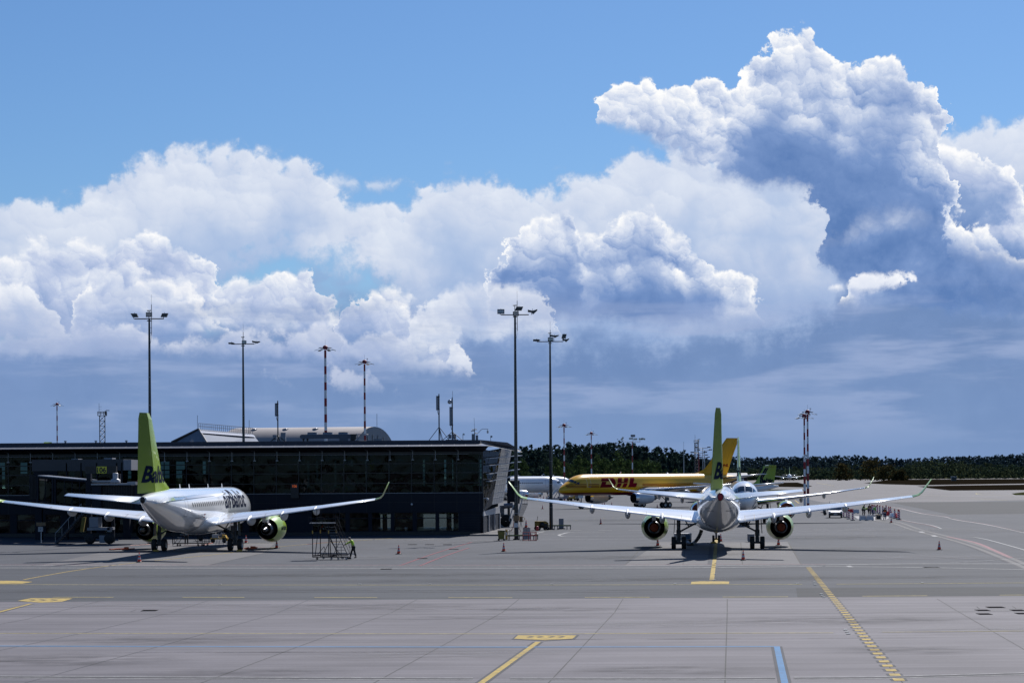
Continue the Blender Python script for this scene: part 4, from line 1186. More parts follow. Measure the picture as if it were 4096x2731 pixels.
# --- the white and lime twin jet -------------------------------------------------
A_HULL = [(0, 0.04, 3.02, 3.10), (0.12, 0.30, 2.74, 3.36), (0.35, 0.52, 2.52, 3.60), (0.8, 0.83, 2.25, 3.98), (1.5, 1.16, 2.03, 4.52), (2.2, 1.38, 1.92, 4.95), (3.0, 1.55, 1.85, 5.22), (4.5, 1.70, 1.80, 5.44), (6.0, 1.75, 1.78, 5.50), (8, 1.75, 1.78, 5.50), (25, 1.75, 1.78, 5.50), (27, 1.74, 1.86, 5.50), (29, 1.68, 2.10, 5.49), (31, 1.53, 2.50, 5.45), (33, 1.27, 3.00, 5.37), (35, 0.95, 3.50, 5.26), (36.5, 0.68, 3.92, 5.14), (37.8, 0.42, 4.26, 5.00), (38.5, 0.30, 4.40, 4.92)]
A_FIN = [(5.15, 28.6, 35.0, 37.35, 0.30), (5.55, 29.6, 35.1, 37.40, 0.29), (5.9, 31.0, 35.25, 37.45, 0.27), (6.6, 32.1, 35.5, 37.55, 0.25), (8.5, 33.6, 36.15, 37.85, 0.20), (10.5, 35.1, 36.85, 38.15, 0.15), (11.3, 35.75, 37.15, 38.28, 0.13), (11.48, 36.3, 37.25, 38.2, 0.06)]
def A220(**kw):
    P = dict(name='twin_jet_airliner', sg=19.2, hull=A_HULL, body_mat=M_white, wing_mat=M_white, stab_mat=M_white, belly=(11.0, 23.5, 1.93, 1.42, 3.4),
             wing=[(1.0, 20.6, 2.10, 7.3, 0.14, 4.5), (1.9, 20.6, 2.28, 6.7, 0.14, 4.5), (6.0, 20.4, 2.92, 4.55, 0.125, 4.0), (11.0, 21.9, 3.62, 3.0, 0.11, 3.0), (16.1, 23.3, 4.36, 1.75, 0.10, 2.5, 4), (16.55, 23.55, 4.50, 1.50, 0.09, 2, 25), (16.85, 23.9, 4.78, 1.25, 0.08, 1.5, 50), (17.5, 24.75, 5.88, 0.65, 0.07, 1, 58)],
             wing_main=5, fairings=[(4.75, 17.2, 2.62, 3.6, 0.26, 0.46), (7.7, 17.7, 3.02, 3.4, 0.24, 0.44), (10.7, 18.8, 3.46, 3.1, 0.22, 0.40)],
             gaps=[(2.3, 0.70), (3.1, 0.70), (6.1, 0.72), (9.4, 0.74), (12.2, 0.74), (15.2, 0.72)], gapspan=[(2.3, 12.2, 0.74), (12.2, 15.2, 0.76)],
             stab=[(0.6, 37.0, 4.33, 3.5, 0.11, 6.5), (6.25, 38.4, 5.02, 1.35, 0.10, 6.5)], fin=A_FIN, fin_mat=M_green, rudder_mat=M_rudder_shade, rudder=18,
             fin_text=[('Baltic', 37.05, 5.98, 1.35, 5.1, M_navy)],
             engines=[dict(x=5.5, s=11.5, z=1.76, R=1.21, L=4.0, mats=(M_green, M_alu), pz=2.85, plug='metal')],
             main_gear=dict(x=3.35, top=2.7, r=0.53, w=0.38, gap=0.43, bx=1.6, bz=2.35), nose_gear=dict(s=4.0, top=1.95, r=0.36, w=0.22, gap=0.26),
             panes=[[(1.12, 2.5), (2.02, 2.0), (2.42, 40), (1.45, 47)], [(1.50, 50), (2.46, 43), (2.95, 66), (2.15, 74)]],
             blades=[(8.5, 5.48, 0.32, 0.28), (14.5, 5.48, 0.32, 0.28), (22.0, 5.48, 0.35, 0.3), (25.5, 5.48, 0.35, 0.3)], apu=(38.52, 4.66, 0.22, M_dark))
    P.update(kw)
    return P

AIRCRAFT_LATER = []
# ------------------------------------------------------------------ the aircraft of the scene
def place_planes():
    # left stand
    p = A220(windows=[(1, 7.0, 29.0, 4.12, 0.27, 0.42, 0.76)],
             doors=[(1, 3.6, 4.5, 3.05, 4.95, M_line), (1, 29.7, 30.5, 3.2, 4.9, M_line), (1, 17.1, 17.7, 3.6, 4.6, M_line), (1, 26.0, 27.3, 2.35, 3.0, M_line), (1, 9.0, 10.2, 2.2, 3.1, M_line)],
             engines=[dict(x=5.5, s=11.5, z=1.76, R=1.21, L=4.0, mats=(M_green, M_alu), pz=2.85, plug='metal', text='airBaltic')])
    g = gnd(789.5, 2202)
    r, h = jet(p, (g.x, g.y, 0.006), math.radians(3.9), 'white and lime twin jet parked tail towards us at the terminal, left stand', 'white and lime twin jets')
    letter_side('side_lettering', h, 'airBaltic', 15.6, 3.62, 1.62, r, M_navy, 1, 9.6, 0.2, 0.02)
    letter_side('registration', h, 'YL-CSH', 26.4, 2.95, 0.34, r, material('grey_lettering', (0.18, 0.17, 0.19), 0.5), 1, 1.9, 0.0, 0.01)
    b = MB()
    for k, (mi) in enumerate((0, 1, 0)):
        z = 2.95 + k * 0.12
        b.add([h.side(24.2, z, 1), h.side(23.6, z, 1), h.side(23.6, z + 0.12, 1), h.side(24.2, z + 0.12, 1)], [(0, 1, 2, 3)], mi)
    b.build('flag', [material('flag_red', (0.20, 0.03, 0.04), 0.5), M_white], r)
    # right stand
    p = A220(engines=[dict(x=5.5, s=11.5, z=1.76, R=1.21, L=4.0, mats=(M_green, M_alu), pz=2.85, plug='cover')], apu=(38.52, 4.66, 0.27, M_redc), windows=[], doors=[(1, 29.7, 30.5, 3.2, 4.9, M_line), (-1, 29.7, 30.5, 3.2, 4.9, M_line), (1, 33.2, 34.6, 3.5, 3.75, M_line), (-1, 33.2, 34.6, 3.5, 3.75, M_line), (1, 26.0, 27.3, 2.35, 3.0, M_line), (-1, 26.0, 27.3, 2.35, 3.0, M_line)])
    g = gnd(2872, 2194)
    jet(p, (g.x, g.y, 0.006), math.radians(5.05), 'white and lime twin jet seen squarely from behind, orange covers in its engines, right stand', 'white and lime twin jets')
    # facing us behind it
    p = A220(engines=[dict(x=5.5, s=11.5, z=1.76, R=1.21, L=4.0, mats=(M_green, M_alu), pz=2.85, plug='metal', cover=True)], rudder=0, windows=[], doors=[])
    D = 270.0; v = pix(2966, 1950, D)
    jet(p, (v.x, D, 0.006), math.radians(180 + 4.95), 'white and lime twin jet nose towards us, partly hidden behind the right jet', 'white and lime twin jets')
    # taxiing far away, towards us
    p = A220(rudder=0, windows=[], doors=[], fin_text=[], seg=24)
    D = 1730.0; v = pix(3158, 1900, D)
    jet(p, (v.x, D, 0.0), math.radians(180 + 7.5), 'tiny white jet taxiing head-on far across the airfield', 'white and lime twin jets')
    # behind the terminal, only the fin tip shows over the roof
    p = A220(rudder=0, windows=[], doors=[], fin_text=[], seg=24)
    D = 293.0; v = pix(192, 1770, D)
    a = math.radians(200)
    jet(p, (v.x + 18 * math.sin(a), D + 18 * math.cos(a), 0.0), a, 'twin jet hidden behind the terminal, lime fin tip just above the roof at far left', 'white and lime twin jets')

    # yellow freighter
    M_yel = bpy.data.materials.new('freighter_yellow_red'); M_yel.use_nodes = True
    nt = M_yel.node_tree; b_ = nt.nodes['Principled BSDF']; b_.inputs['Roughness'].default_value = 0.28; b_.inputs['Coat Weight'].default_value = 0.25; b_.inputs['Coat Roughness'].default_value = 0.06
    tc = nt.nodes.new('ShaderNodeTexCoord'); sp = nt.nodes.new('ShaderNodeSeparateXYZ'); nt.links.new(tc.outputs['Object'], sp.inputs[0])
    ad = nt.nodes.new('ShaderNodeMath'); ad.operation = 'GREATER_THAN'; nt.links.new(sp.outputs[2], ad.inputs[0]); ad.inputs[1].default_value = 3.02
    mx = nt.nodes.new('ShaderNodeMix'); mx.data_type = 'RGBA'; nt.links.new(ad.outputs[0], mx.inputs[0]); mx.inputs[6].default_value = (0.15, 0.004, 0.008, 1); mx.inputs[7].default_value = (0.66, 0.36, 0.005, 1)
    nt.links.new(mx.outputs[2], b_.inputs['Base Color'])
    M_yp = material('freighter_yellow', (0.62, 0.31, 0.005), 0.4, 0, 0.1, spec=0.2); M_rl = material('crimson_lettering', (0.17, 0.004, 0.012), 0.8, spec=0.05)
    H = [(0, 0.05, 3.42, 3.55), (0.15, 0.38, 3.10, 3.86), (0.5, 0.72, 2.86, 4.16), (1.1, 1.10, 2.66, 4.55), (1.9, 1.42, 2.54, 5.0), (2.8, 1.64, 2.48, 5.62), (3.9, 1.80, 2.46, 6.10), (5.2, 1.87, 2.45, 6.38), (7, 1.88, 2.45, 6.46), (32, 1.88, 2.45, 6.46), (35, 1.84, 2.62, 6.46), (38, 1.66, 3.12, 6.42), (41, 1.32, 3.80, 6.30), (44, 0.85, 4.60, 6.12), (46.3, 0.42, 5.22, 5.98), (47.2, 0.22, 5.45, 5.88)]
    P = dict(name='freighter_jet', sg=23.7, hull=H, body_mat=M_yel, wing_mat=M_wing, stab_mat=M_wing, belly=(15.5, 28.5, 2.0, 2.15, 4.0),
             wing=[(1.2, 26.6, 2.85, 9.0, 0.13, 3), (2.2, 26.6, 2.95, 8.0, 0.13, 3), (6.5, 26.4, 3.35, 5.4, 0.115, 2.5), (13, 28.2, 3.95, 3.4, 0.10, 2), (18.7, 30.4, 4.5, 2.0, 0.09, 1.5)],
             fairings=[(6.0, 24.4, 3.0, 3.6, 0.28, 0.36), (10.5, 25.2, 3.4, 3.2, 0.26, 0.34), (14.2, 26.6, 3.8, 2.8, 0.24, 0.30)],
             stab=[(0.7, 46.2, 5.5, 5.2, 0.09, 0), (7.6, 47.6, 6.3, 1.9, 0.09, 0)],
             fin=[(6.1, 33.2, 42.0, 43.9, 0.34), (6.6, 35.4, 42.3, 44.1, 0.32), (7.2, 37.4, 42.7, 44.4, 0.30), (9.5, 39.9, 44.0, 45.4, 0.24), (12.2, 42.6, 45.6, 46.8, 0.18), (13.5, 43.9, 46.4, 47.4, 0.12)],
             fin_mat=M_yp, rudder_mat=M_yp, rudder=0, fin_text=[('DHL', 44.4, 7.75, 0.62, 2.5, M_rl)],
             engines=[dict(x=6.45, s=12.7, z=1.95, R=1.20, L=4.6, mats=(M_wing, M_alu), pz=3.25)], pylon_mat=M_wing,
             main_gear=dict(x=3.65, top=3.2, r=0.52, w=0.36, gap=0.42, bx=1.7, bz=2.6, bogie=0.62), nose_gear=dict(s=5.4, top=2.6, r=0.42, w=0.26, gap=0.28),
             panes=[[(2.05, 3), (2.62, 3), (2.85, 40), (2.30, 44)], [(2.34, 47), (2.90, 43), (3.15, 57), (2.65, 62)], [(2.70, 64), (3.20, 60), (3.75, 66), (3.35, 76)]],
             doors=[(-1, 5.3, 6.2, 4.1, 5.9, material('white_line', (0.75, 0.75, 0.72), 0.5))], blades=[(15.0, 6.45, 0.45, 0.45), (22, 6.45, 0.2, 0.3)])
    v1, v2 = pix(2327, 2033, 389.0), pix(2611, 2031, 400.5)
    d = Vector((v1.x - v2.x, 389.0 - 400.5)); hd = math.atan2(d.x, d.y)
    r, h = jet(P, (v2.x, 400.5, 0.0), hd, 'yellow and dark red freighter jet standing side-on beyond the right stand')
    # bold slanted letters, cut as blocks
    def block(polys, s0, z0, k, name):
        vs, fs = [], []
        for pl in polys:
            n = len(vs); vs += [Vector((x * k, y * k, 0)) for x, y in pl]; fs.append(tuple(range(n, n + len(pl))))
        vs, fs = refine(vs, fs, 0.35)
        b = MB(); b.add([h.side(s0 + v.x, z0 + v.y, -1, 0.02) for v in vs], fs); b.build(name, M_rl, r)
    sh = lambda pl: [(x + y * 0.58, y) for x, y in pl]
    Dl = [sh([(0, 0), (1.55, 0), (1.40, 0.32), (0.50, 0.32)]), sh([(0, 0), (0.62, 0), (0.62, 0.62), (0.0, 0.62)]), sh([(-0.15, 0.66), (0.95, 0.66), (0.95, 1.0), (-0.15, 1.0)]), sh([(0.95, 0.66), (1.5, 0.72), (1.72, 0.86), (1.55, 1.0), (0.95, 1.0)]), sh([(1.55, 0), (1.95, 0.16), (2.05, 0.42), (1.40, 0.32)]), sh([(1.40, 0.32), (2.05, 0.42), (1.72, 0.86), (1.3, 0.72)])]
    Hl = [sh([(2.15, 0), (2.72, 0), (2.72, 0.44), (2.15, 0.44)]), sh([(2.05, 0.48), (3.55, 0.48), (3.55, 0.60), (2.05, 0.60)]), sh([(2.05, 0.56), (2.62, 0.56), (2.62, 1.0), (2.05, 1.0)]), sh([(2.95, 0.56), (3.52, 0.56), (3.52, 1.0), (2.95, 1.0)]), sh([(3.0, 0), (3.57, 0), (3.57, 0.44), (3.0, 0.44)])]
    Ll = [sh([(3.85, 0), (5.0, 0), (4.95, 0.44), (3.85, 0.44)]), sh([(3.80, 0.44), (4.38, 0.44), (4.38, 1.0), (3.80, 1.0)])]
    block(Dl, 8.4, 3.95, 1.78, 'side_letter'); block(Hl, 8.7, 3.95, 1.78, 'side_letter'); block(Ll, 8.7, 3.95, 1.78, 'side_letter')
    for (s0, s1) in ((1.0, 5.1), (5.6, 8.3), (19.3, 34.0)):
        b = MB(); k = 24
        for zz in (3.95, 4.22, 4.49):
            if s0 > 10 and zz == 4.49:
                zz = 4.47
            for i in range(k):
                a, c = s0 + (s1 - s0) * i / k, s0 + (s1 - s0) * (i + 1) / k
                b.add([h.side(a, zz, -1, 0.016), h.side(c, zz, -1, 0.016), h.side(c, zz + 0.13, -1, 0.016), h.side(a, zz + 0.13, -1, 0.016)], [(0, 1, 2, 3)])
        b.build('side_stripe', M_rl, r)
    letter_side('registration', h, 'G-DHKG', 38.8, 5.05, 0.42, r, M_rl, -1, 2.9, 0.0, 0.02)

    # white airliner and its twin, noses to the right, left of the freighter
    HW = [(0, 0.05, 3.0, 3.15), (0.2, 0.42, 2.6, 3.55), (0.6, 0.80, 2.32, 3.95), (1.3, 1.20, 2.1, 4.45), (2.2, 1.55, 2.0, 5.15), (3.4, 1.82, 1.93, 5.68), (5, 1.95, 1.9, 5.95), (7, 1.975, 1.9, 6.02), (32, 1.975, 1.9, 6.02), (37, 1.6, 2.8, 6.0), (41, 1.0, 4.2, 5.8), (44.4, 0.3, 5.0, 5.5)]
    def W(**kw):
        P = dict(name='white_airliner', sg=21.5, hull=HW, body_mat=M_white, wing_mat=M_wing, stab_mat=M_wing, belly=(14, 28, 2.1, 1.6, 3.6),
                 wing=[(1.2, 25.5, 2.5, 8.4, 0.13, 3), (6.4, 25.2, 3.1, 4.8, 0.12, 2.5), (17.0, 28.6, 4.3, 1.6, 0.10, 2)],
                 stab=[(0.7, 42.5, 5.0, 4.2, 0.1, 2), (6.2, 43.9, 5.7, 1.5, 0.1, 2)], fin=[(5.6, 33.5, 40.8, 42.6, 0.3), (6.4, 36.0, 41.0, 42.7, 0.28), (11.6, 40.6, 42.4, 43.6, 0.15)], fin_mat=M_white, rudder=0,
                 engines=[dict(x=5.75, s=13.0, z=1.55, R=1.15, L=4.4, mats=(M_white, M_alu), pz=2.7)],
                 main_gear=dict(x=3.8, top=2.7, r=0.58, w=0.4, gap=0.46, bx=1.7, bz=2.2), nose_gear=dict(s=5.0, top=2.1, r=0.38, w=0.24, gap=0.25),
                 panes=[[(1.55, 3), (2.15, 3), (2.4, 38), (1.75, 43)], [(1.8, 46), (2.45, 41), (2.8, 56), (2.25, 62)], [(2.3, 64), (2.85, 58), (3.3, 66), (2.95, 75)]],
                 windows=[(1, 7.4, 24.0, 4.35, 0.27, 0.40, 0.535)], doors=[(1, 5.6, 6.4, 3.3, 5.2, M_line)], blades=[(6.3, 5.98, 0.4, 0.3)])
        P.update(kw)
        return P
    D = 525.0; tip = pix(2264, 1942, D)
    hd = math.radians(68)
    loc = (tip.x - 21.5 * math.sin(hd), tip.y - 21.5 * math.cos(hd))
    jet(W(), (loc[0], loc[1], 0.0), hd, 'plain white airliner nose to the right, half hidden by the terminal corner and dark masts', 'plain white airliners')
    tip = pix(2306, 1942, 545.0); loc = (tip.x - 21.5 * math.sin(hd), tip.y - 21.5 * math.cos(hd))
    jet(W(windows=[]), (loc[0], loc[1], 0.0), hd, 'second white airliner, only its crown showing between the first one and the yellow nose', 'plain white airliners')

    # lime T-tail turboprops
    HQ = [(0, 0.05, 1.9, 2.0), (0.3, 0.5, 1.5, 2.5), (1.2, 0.95, 1.25, 3.1), (3, 1.3, 1.1, 3.75), (5, 1.35, 1.1, 3.85), (24, 1.35, 1.1, 3.85), (28, 1.0, 1.9, 3.85), (31.5, 0.45, 2.9, 3.75), (32.8, 0.15, 3.3, 3.6)]
    def Q():
        return dict(name='turboprop_airliner', sg=15.5, hull=HQ, body_mat=M_white, seg=32, stab_mat=M_green,
                    wing=[(1.0, 16.2, 4.0, 3.2, 0.15, 2), (4.5, 16.2, 4.05, 3.1, 0.15, 2), (14.2, 15.8, 4.4, 1.5, 0.13, 1)],
                    stab=[(0.05, 32.2, 8.15, 2.5, 0.11, 0), (4.65, 32.2, 8.2, 1.6, 0.10, 0)],
                    fin=[(3.3, 25.2, 30.0, 31.6, 0.26), (3.9, 26.6, 30.1, 31.7, 0.25), (4.6, 27.6, 30.2, 31.8, 0.22), (8.1, 29.3, 31.0, 32.3, 0.15)], fin_mat=M_green, rudder=0,
                    main_gear=dict(x=4.4, top=2.6, r=0.5, w=0.34, gap=0.32, bx=4.0, bz=3.8), nose_gear=dict(s=2.0, top=1.3, r=0.3, w=0.2, gap=0.2),
                    fin_text=[], windows=[], doors=[], engines=[], panes=[])
    for (fx, D, hd, lab) in ((3062, 476.0, -82, 'lime green T-tail of a turboprop with dark stripes, behind the nose-on jet'), (2052, 880.0, -96, 'lime green turboprop tail peeping out between the terminal end and the dark mast')):
        hd = math.radians(hd); v = pix(fx, 1900, D)
        loc = (v.x + (29.8 - 15.5) * math.sin(hd), D + (29.8 - 15.5) * math.cos(hd), 0.0)
        r, h = jet(Q(), loc, hd, lab, 'lime turboprops')
        ft = lambda pts: [(-0.29, 15.5 - a, z) for a, z in pts]
        b = MB()
        for i, s0 in enumerate((27.75, 28.45, 28.95)):
            w_ = (0.22, 0.42, 0.30)[i]
            b.add(ft([(s0, 5.3), (s0 + w_, 5.3), (s0 + 1.25 + w_, 7.65), (s0 + 1.25, 7.65)]), [(0, 1, 2, 3)])
        b.build('fin_stripe', M_navy, r)
        vs, fs = text_mesh('Baltic', 1.0, 0.1, 0.05); W_ = max(v.x for v in vs); H_ = max(v.y for v in vs)
        b = MB(); b.add(ft([(28.5 + v.x * 3.1 / W_, 4.15 + v.y * 1.15 / H_) for v in vs]), fs); b.build('fin_lettering', M_navy, r)
place_planes()
# ------------------------------------------------------------------ terminal
M_clad = material('navy_cladding', (0.006, 0.009, 0.018), 0.5, 0, 0.0, var=0.15, scale=0.8, spec=0.2)
M_clad2 = material('dark_cladding', (0.010, 0.013, 0.022), 0.6, 0, 0.0, var=0.15, scale=0.8, spec=0.2)
M_mull = material('black_mullion', (0.004, 0.005, 0.007), 0.45)
M_whitec = material('pale_metal_cladding', (0.38, 0.375, 0.38), 0.5, 0.1, var=0.06, scale=1.5)
M_zinc = material('zinc_sheet', (0.20, 0.215, 0.25), 0.35, 0.5, var=0.08, scale=2)
M_roof = material('roof_membrane', (0.030, 0.036, 0.055), 0.7, var=0.1)
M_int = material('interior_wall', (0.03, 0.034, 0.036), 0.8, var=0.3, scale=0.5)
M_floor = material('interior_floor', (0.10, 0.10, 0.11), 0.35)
M_galv = material('galvanised_steel', (0.30, 0.31, 0.33), 0.4, 0.7)
M_greyp = material('grey_painted_metal', (0.20, 0.21, 0.24), 0.5, 0.1, var=0.06)
M_black = material('black_plastic', (0.010, 0.010, 0.012), 0.5)
M_yelp = material('yellow_painted_metal', (0.42, 0.25, 0.02), 0.5, 0, 0.2, var=0.1)
M_redp = material('red_painted_metal', (0.36, 0.02, 0.025), 0.5, 0, 0.2)
M_brown = material('rusty_band', (0.20, 0.13, 0.07), 0.8, var=0.2)
M_wpl = material('white_plastic', (0.60, 0.60, 0.60), 0.5)

def glass_mat(name, tint, refl=0.9):
    mt = bpy.data.materials.new(name); mt.use_nodes = True
    nt = mt.node_tree; N, L = nt.nodes, nt.links
    N.remove(N['Principled BSDF'])
    tr = N.new('ShaderNodeBsdfTransparent'); tr.inputs[0].default_value = tuple(tint) + (1,)
    gl = N.new('ShaderNodeBsdfGlossy'); gl.inputs['Roughness'].default_value = 0.03; gl.inputs['Color'].default_value = (0.7, 0.75, 0.8, 1)
    lw = N.new('ShaderNodeFresnel'); lw.inputs['IOR'].default_value = 1.45
    nz = N.new('ShaderNodeTexNoise'); nz.inputs['Scale'].default_value = 0.35; tc = N.new('ShaderNodeTexCoord'); L.new(tc.outputs['Object'], nz.inputs['Vector'])
    bp = N.new('ShaderNodeBump'); bp.inputs['Strength'].default_value = 0.25; bp.inputs['Distance'].default_value = 0.4; L.new(nz.outputs[0], bp.inputs['Height']); L.new(bp.outputs[0], gl.inputs['Normal'])
    ml = N.new('ShaderNodeMath'); ml.operation = 'MULTIPLY'; L.new(lw.outputs[0], ml.inputs[0]); ml.inputs[1].default_value = refl
    mx = N.new('ShaderNodeMixShader'); L.new(ml.outputs[0], mx.inputs[0]); L.new(tr.outputs[0], mx.inputs[1]); L.new(gl.outputs[0], mx.inputs[2])
    L.new(mx.outputs[0], N['Material Output'].inputs[0])
    return mt
M_gl = glass_mat('tinted_glazing', (0.19, 0.27, 0.25), 0.4); M_gl3 = glass_mat('dark_corner_glazing', (0.04, 0.06, 0.06), 0.3); M_gl2 = glass_mat('ground_floor_glazing', (0.42, 0.48, 0.48), 0.6)

def terminal():
    A = Vector((-3.17, 224.6, 0)); phi = math.radians(-2.75)
    root = thing('terminal_building', 'long dark two-storey airport terminal with glazed upper floor and thin bright eaves', 'building', A, phi)
    # local: x to the right along the facade (building runs to negative x), y back from us
    W_, DEP = 84.0, 30.0
    mm = lambda nm, b, mats, par=root: b.build(nm, mats, par)
    # ground floor: wall with openings
    zb0, zb1, zb2, zt = 0.35, 2.45, 2.62, 4.60
    b = MB(); b.box((-W_ / 2, 0.15, 0.17), (W_, 0.3, 0.345)); mm('base_course', b, M_black)
    piers = []
    px2x = lambda px: (px - 1931) / 36.9
    opens = [(px2x(1240), px2x(1382), 'o'), (px2x(1392), px2x(1474), 'd'), (px2x(1482), px2x(1564), 'w'), (px2x(1572), px2x(1652), 'o'), (px2x(1662), px2x(1744), 'w'), (px2x(1752), px2x(1836), 'w')]
    x = px2x(1205) - 3.3
    left = []
    while x > -W_ + 4:
        left.append((x - 2.6, x, 'd')); x -= 3.2
    allo = sorted(opens + left)
    b = MB(); prev = -W_
    for a, c, k in allo:
        b.box(((prev + a) / 2, 0.15, (zb0 + zb1) / 2), (a - prev, 0.3, zb1 - zb0 - 0.004)); prev = c
    b.box((prev / 2, 0.15, (zb0 + zb1) / 2), (0 - prev, 0.3, zb1 - zb0 - 0.004)); b.box((-W_ / 2, 0.15, zb1 - 0.03), (W_ - 0.01, 0.26, 0.05)); mm('ground_floor_wall', b, M_clad2)
    # horizontal grooves of the wall panels at the corner
    b = MB()
    for k in range(7):
        b.box((-1.25, -0.006, 0.5 + k * 0.28), (2.3, 0.008, 0.02))
    mm('panel_joint', b, M_black)
    for a, c, k in allo:
        g = MB(); g.box(((a + c) / 2, 0.16, (zb0 + zb1) / 2), (c - a, 0.02, zb1 - zb0 - 0.01)); w = mm('window', g, M_gl2)
        f = MB(); f.box(((a + c) / 2, 0.10, zb1 - 0.62), (c - a, 0.08, 0.09)); f.box(((a + c) / 2, 0.10, zb0 + 0.04), (c - a, 0.08, 0.08))
        for xx in (a + 0.05, c - 0.05):
            f.box((xx, 0.08, (zb0 + zb1) / 2), (0.1, 0.1, zb1 - zb0 - 0.02))
        f.build('window_frame', M_clad, w)
    # upper cladding band with seams
    b = MB(); b.box((-W_ / 2, 0.10, (zb1 + zt) / 2), (W_, 0.4, zt - zb1)); mm('cladding_band', b, M_clad)
    b = MB()
    k = 0
    while k * 2.46 < W_:
        b.box((-0.35 - k * 2.46, -0.103, (zb1 + zt) / 2), (0.035, 0.01, zt - zb1 - 0.02)); k += 1
    b.box((-W_ / 2, -0.104, 3.55), (W_ - 0.4, 0.01, 0.03)); mm('cladding_seam', b, M_black)
    b = MB(); b.box((-W_ / 2, -0.13, zt - 0.06), (W_, 0.07, 0.05)); mm('sill', b, M_zinc)
    # upper glazing
    g = MB(); g.box((-W_ / 2, 0.05, (zt + 8.9) / 2), (W_, 0.03, 8.9 - zt)); mm('glazed_front', g, M_gl)
    b = MB(); k = 0
    while k * 2.46 < W_:
        b.box((-0.35 - k * 2.46, -0.02, (zt + 8.9) / 2), (0.09, 0.10, 8.9 - zt - 0.01)); k += 1
    for z in (5.62, 6.72, 7.74):
        b.box((-W_ / 2, -0.025, z), (W_, 0.06, 0.09))
    b.box((-W_ / 2, -0.02, 8.85), (W_, 0.16, 0.30)); b.box((-0.05, -0.02, (zt + 8.9) / 2), (0.14, 0.2, 8.9 - zt)); mm('mullions', b, M_mull)
    # hanger rods and rail under the eaves
    b = MB(); b.tube((-W_, -0.75, 8.72), (-1.5, -0.75, 8.72), 0.025, n=6); k = 0
    while k * 2.46 < W_ - 4:
        xx = -2.6 - k * 2.46; b.tube((xx, -0.75, 9.25), (xx, -0.75, 8.15), 0.03, n=6); b.tube((xx - 0.5, -1.9, 9.45), (xx, -0.75, 9.1), 0.03, n=6); b.box((xx, -0.72, 8.13), (0.26, 0.10, 0.07)); k += 1
    mm('eaves_hangers', b, M_galv)
    # eaves: soffit, fascia, bright sloping sheet, dark parapet
    ex, ey = 1.2, -2.3
    b = MB()
    b.add([(-W_, ey, 9.46), (0.75, ey, 9.46), (0.2, -0.05, 9.0), (-W_, -0.05, 9.0)], [(0, 1, 2, 3)]); b.add([(-W_, ey, 9.46), (0.75, ey, 9.46), (0.78, ey - 0.02, 9.56), (-W_, ey - 0.02, 9.56)], [(0, 1, 2, 3)]); mm('soffit', b, M_clad2)
    b = MB(); b.add([(-W_, ey - 0.02, 9.56), (0.8, ey - 0.02, 9.56), (0.0, -0.95, 9.83), (-W_, -0.95, 9.83)], [(0, 1, 2, 3)])
    o = mm('eaves_sheet', b, M_zinc)
    b = MB(); k = 0
    while k * 1.23 < W_:
        xx = -0.5 - k * 1.23; b.add([(xx, ey, 9.575), (xx + 0.04, ey, 9.575), (xx + 0.04, -0.97, 9.85), (xx, -0.97, 9.85)], [(0, 1, 2, 3)]); k += 1
    mm('sheet_seam', b, M_greyp)
    b = MB(); b.box((-W_ / 2 - 0.1, -0.80, 10.02), (W_ - 0.2, 0.3, 0.42)); b.add([(-0.2, -0.95, 9.81), (-0.2, -0.95, 10.23), (2.2, 10, 10.10), (3.0, 14, 9.6), (3.0, 14, 9.2), (1.6, 10, 9.5)], [(0, 1, 2, 3, 4, 5)]); mm('parapet', b, M_roof)
    b = MB(); b.add([(-W_, -0.6, 9.98), (-0.2, -0.6, 9.98), (2.4, DEP - 12, 9.9), (1.0, DEP, 9.9), (-W_, DEP, 9.9)], [(0, 1, 2, 3, 4)]); b.add([(-0.2, -0.8, 9.80), (0.8, ey, 9.56), (3.6, 17, 9.05), (2.9, 16, 9.5)], [(0, 1, 2, 3)]); mm('roof', b, M_roof)
    # floors, back wall with daylight openings, columns
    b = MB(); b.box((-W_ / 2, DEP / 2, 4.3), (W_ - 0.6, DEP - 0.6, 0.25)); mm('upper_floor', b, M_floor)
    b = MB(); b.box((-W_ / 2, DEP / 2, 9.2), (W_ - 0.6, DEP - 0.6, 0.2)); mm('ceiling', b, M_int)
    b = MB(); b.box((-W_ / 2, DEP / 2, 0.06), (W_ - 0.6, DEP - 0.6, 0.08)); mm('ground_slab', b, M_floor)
    random.seed(9)
    b = MB(); x = -W_; zs = [(4.42, 5.2), (8.3, 9.1)]
    b.box((-W_ / 2, DEP, 4.78), (W_, 0.25, 0.75)); b.box((-W_ / 2, DEP, 8.75), (W_, 0.25, 0.8)); b.box((-W_ / 2, DEP, 3.0), (W_, 0.25, 2.6))
    n = 0
    while x < 0:
        wd = random.uniform(0.6, 2.4); gap = random.uniform(0.4, 1.6) if (x > -62 and x < -40) or random.random() < 0.55 else 0.25
        if x > -36 and random.random() < 0.75: gap = random.uniform(0.1, 0.45); wd *= 2.0
        b.box((x + wd / 2, DEP, 6.77), (wd, 0.24, 3.14)); x += wd + gap
    for z in (5.9, 7.3):
        b.box((-W_ / 2, DEP - 0.02, z), (W_, 0.22, 0.12))
    for (a, c) in ((-W_, -24.0), (-21.0, -14.5), (-11.2, -9.2), (-6.2, -6.0)):
        b.box(((a + c) / 2, DEP, 0.9), (c - a, 0.25, 1.7))
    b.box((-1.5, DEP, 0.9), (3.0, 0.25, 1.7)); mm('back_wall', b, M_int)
    b = MB()
    for k in range(10):
        for yy in (4, 14, 24):
            b.tube((-4 - k * 8.2, yy, 0.1), (-4 - k * 8.2, yy, 9.1), 0.28, n=10)
    mm('columns', b, M_int)
    b = MB(); random.seed(3)
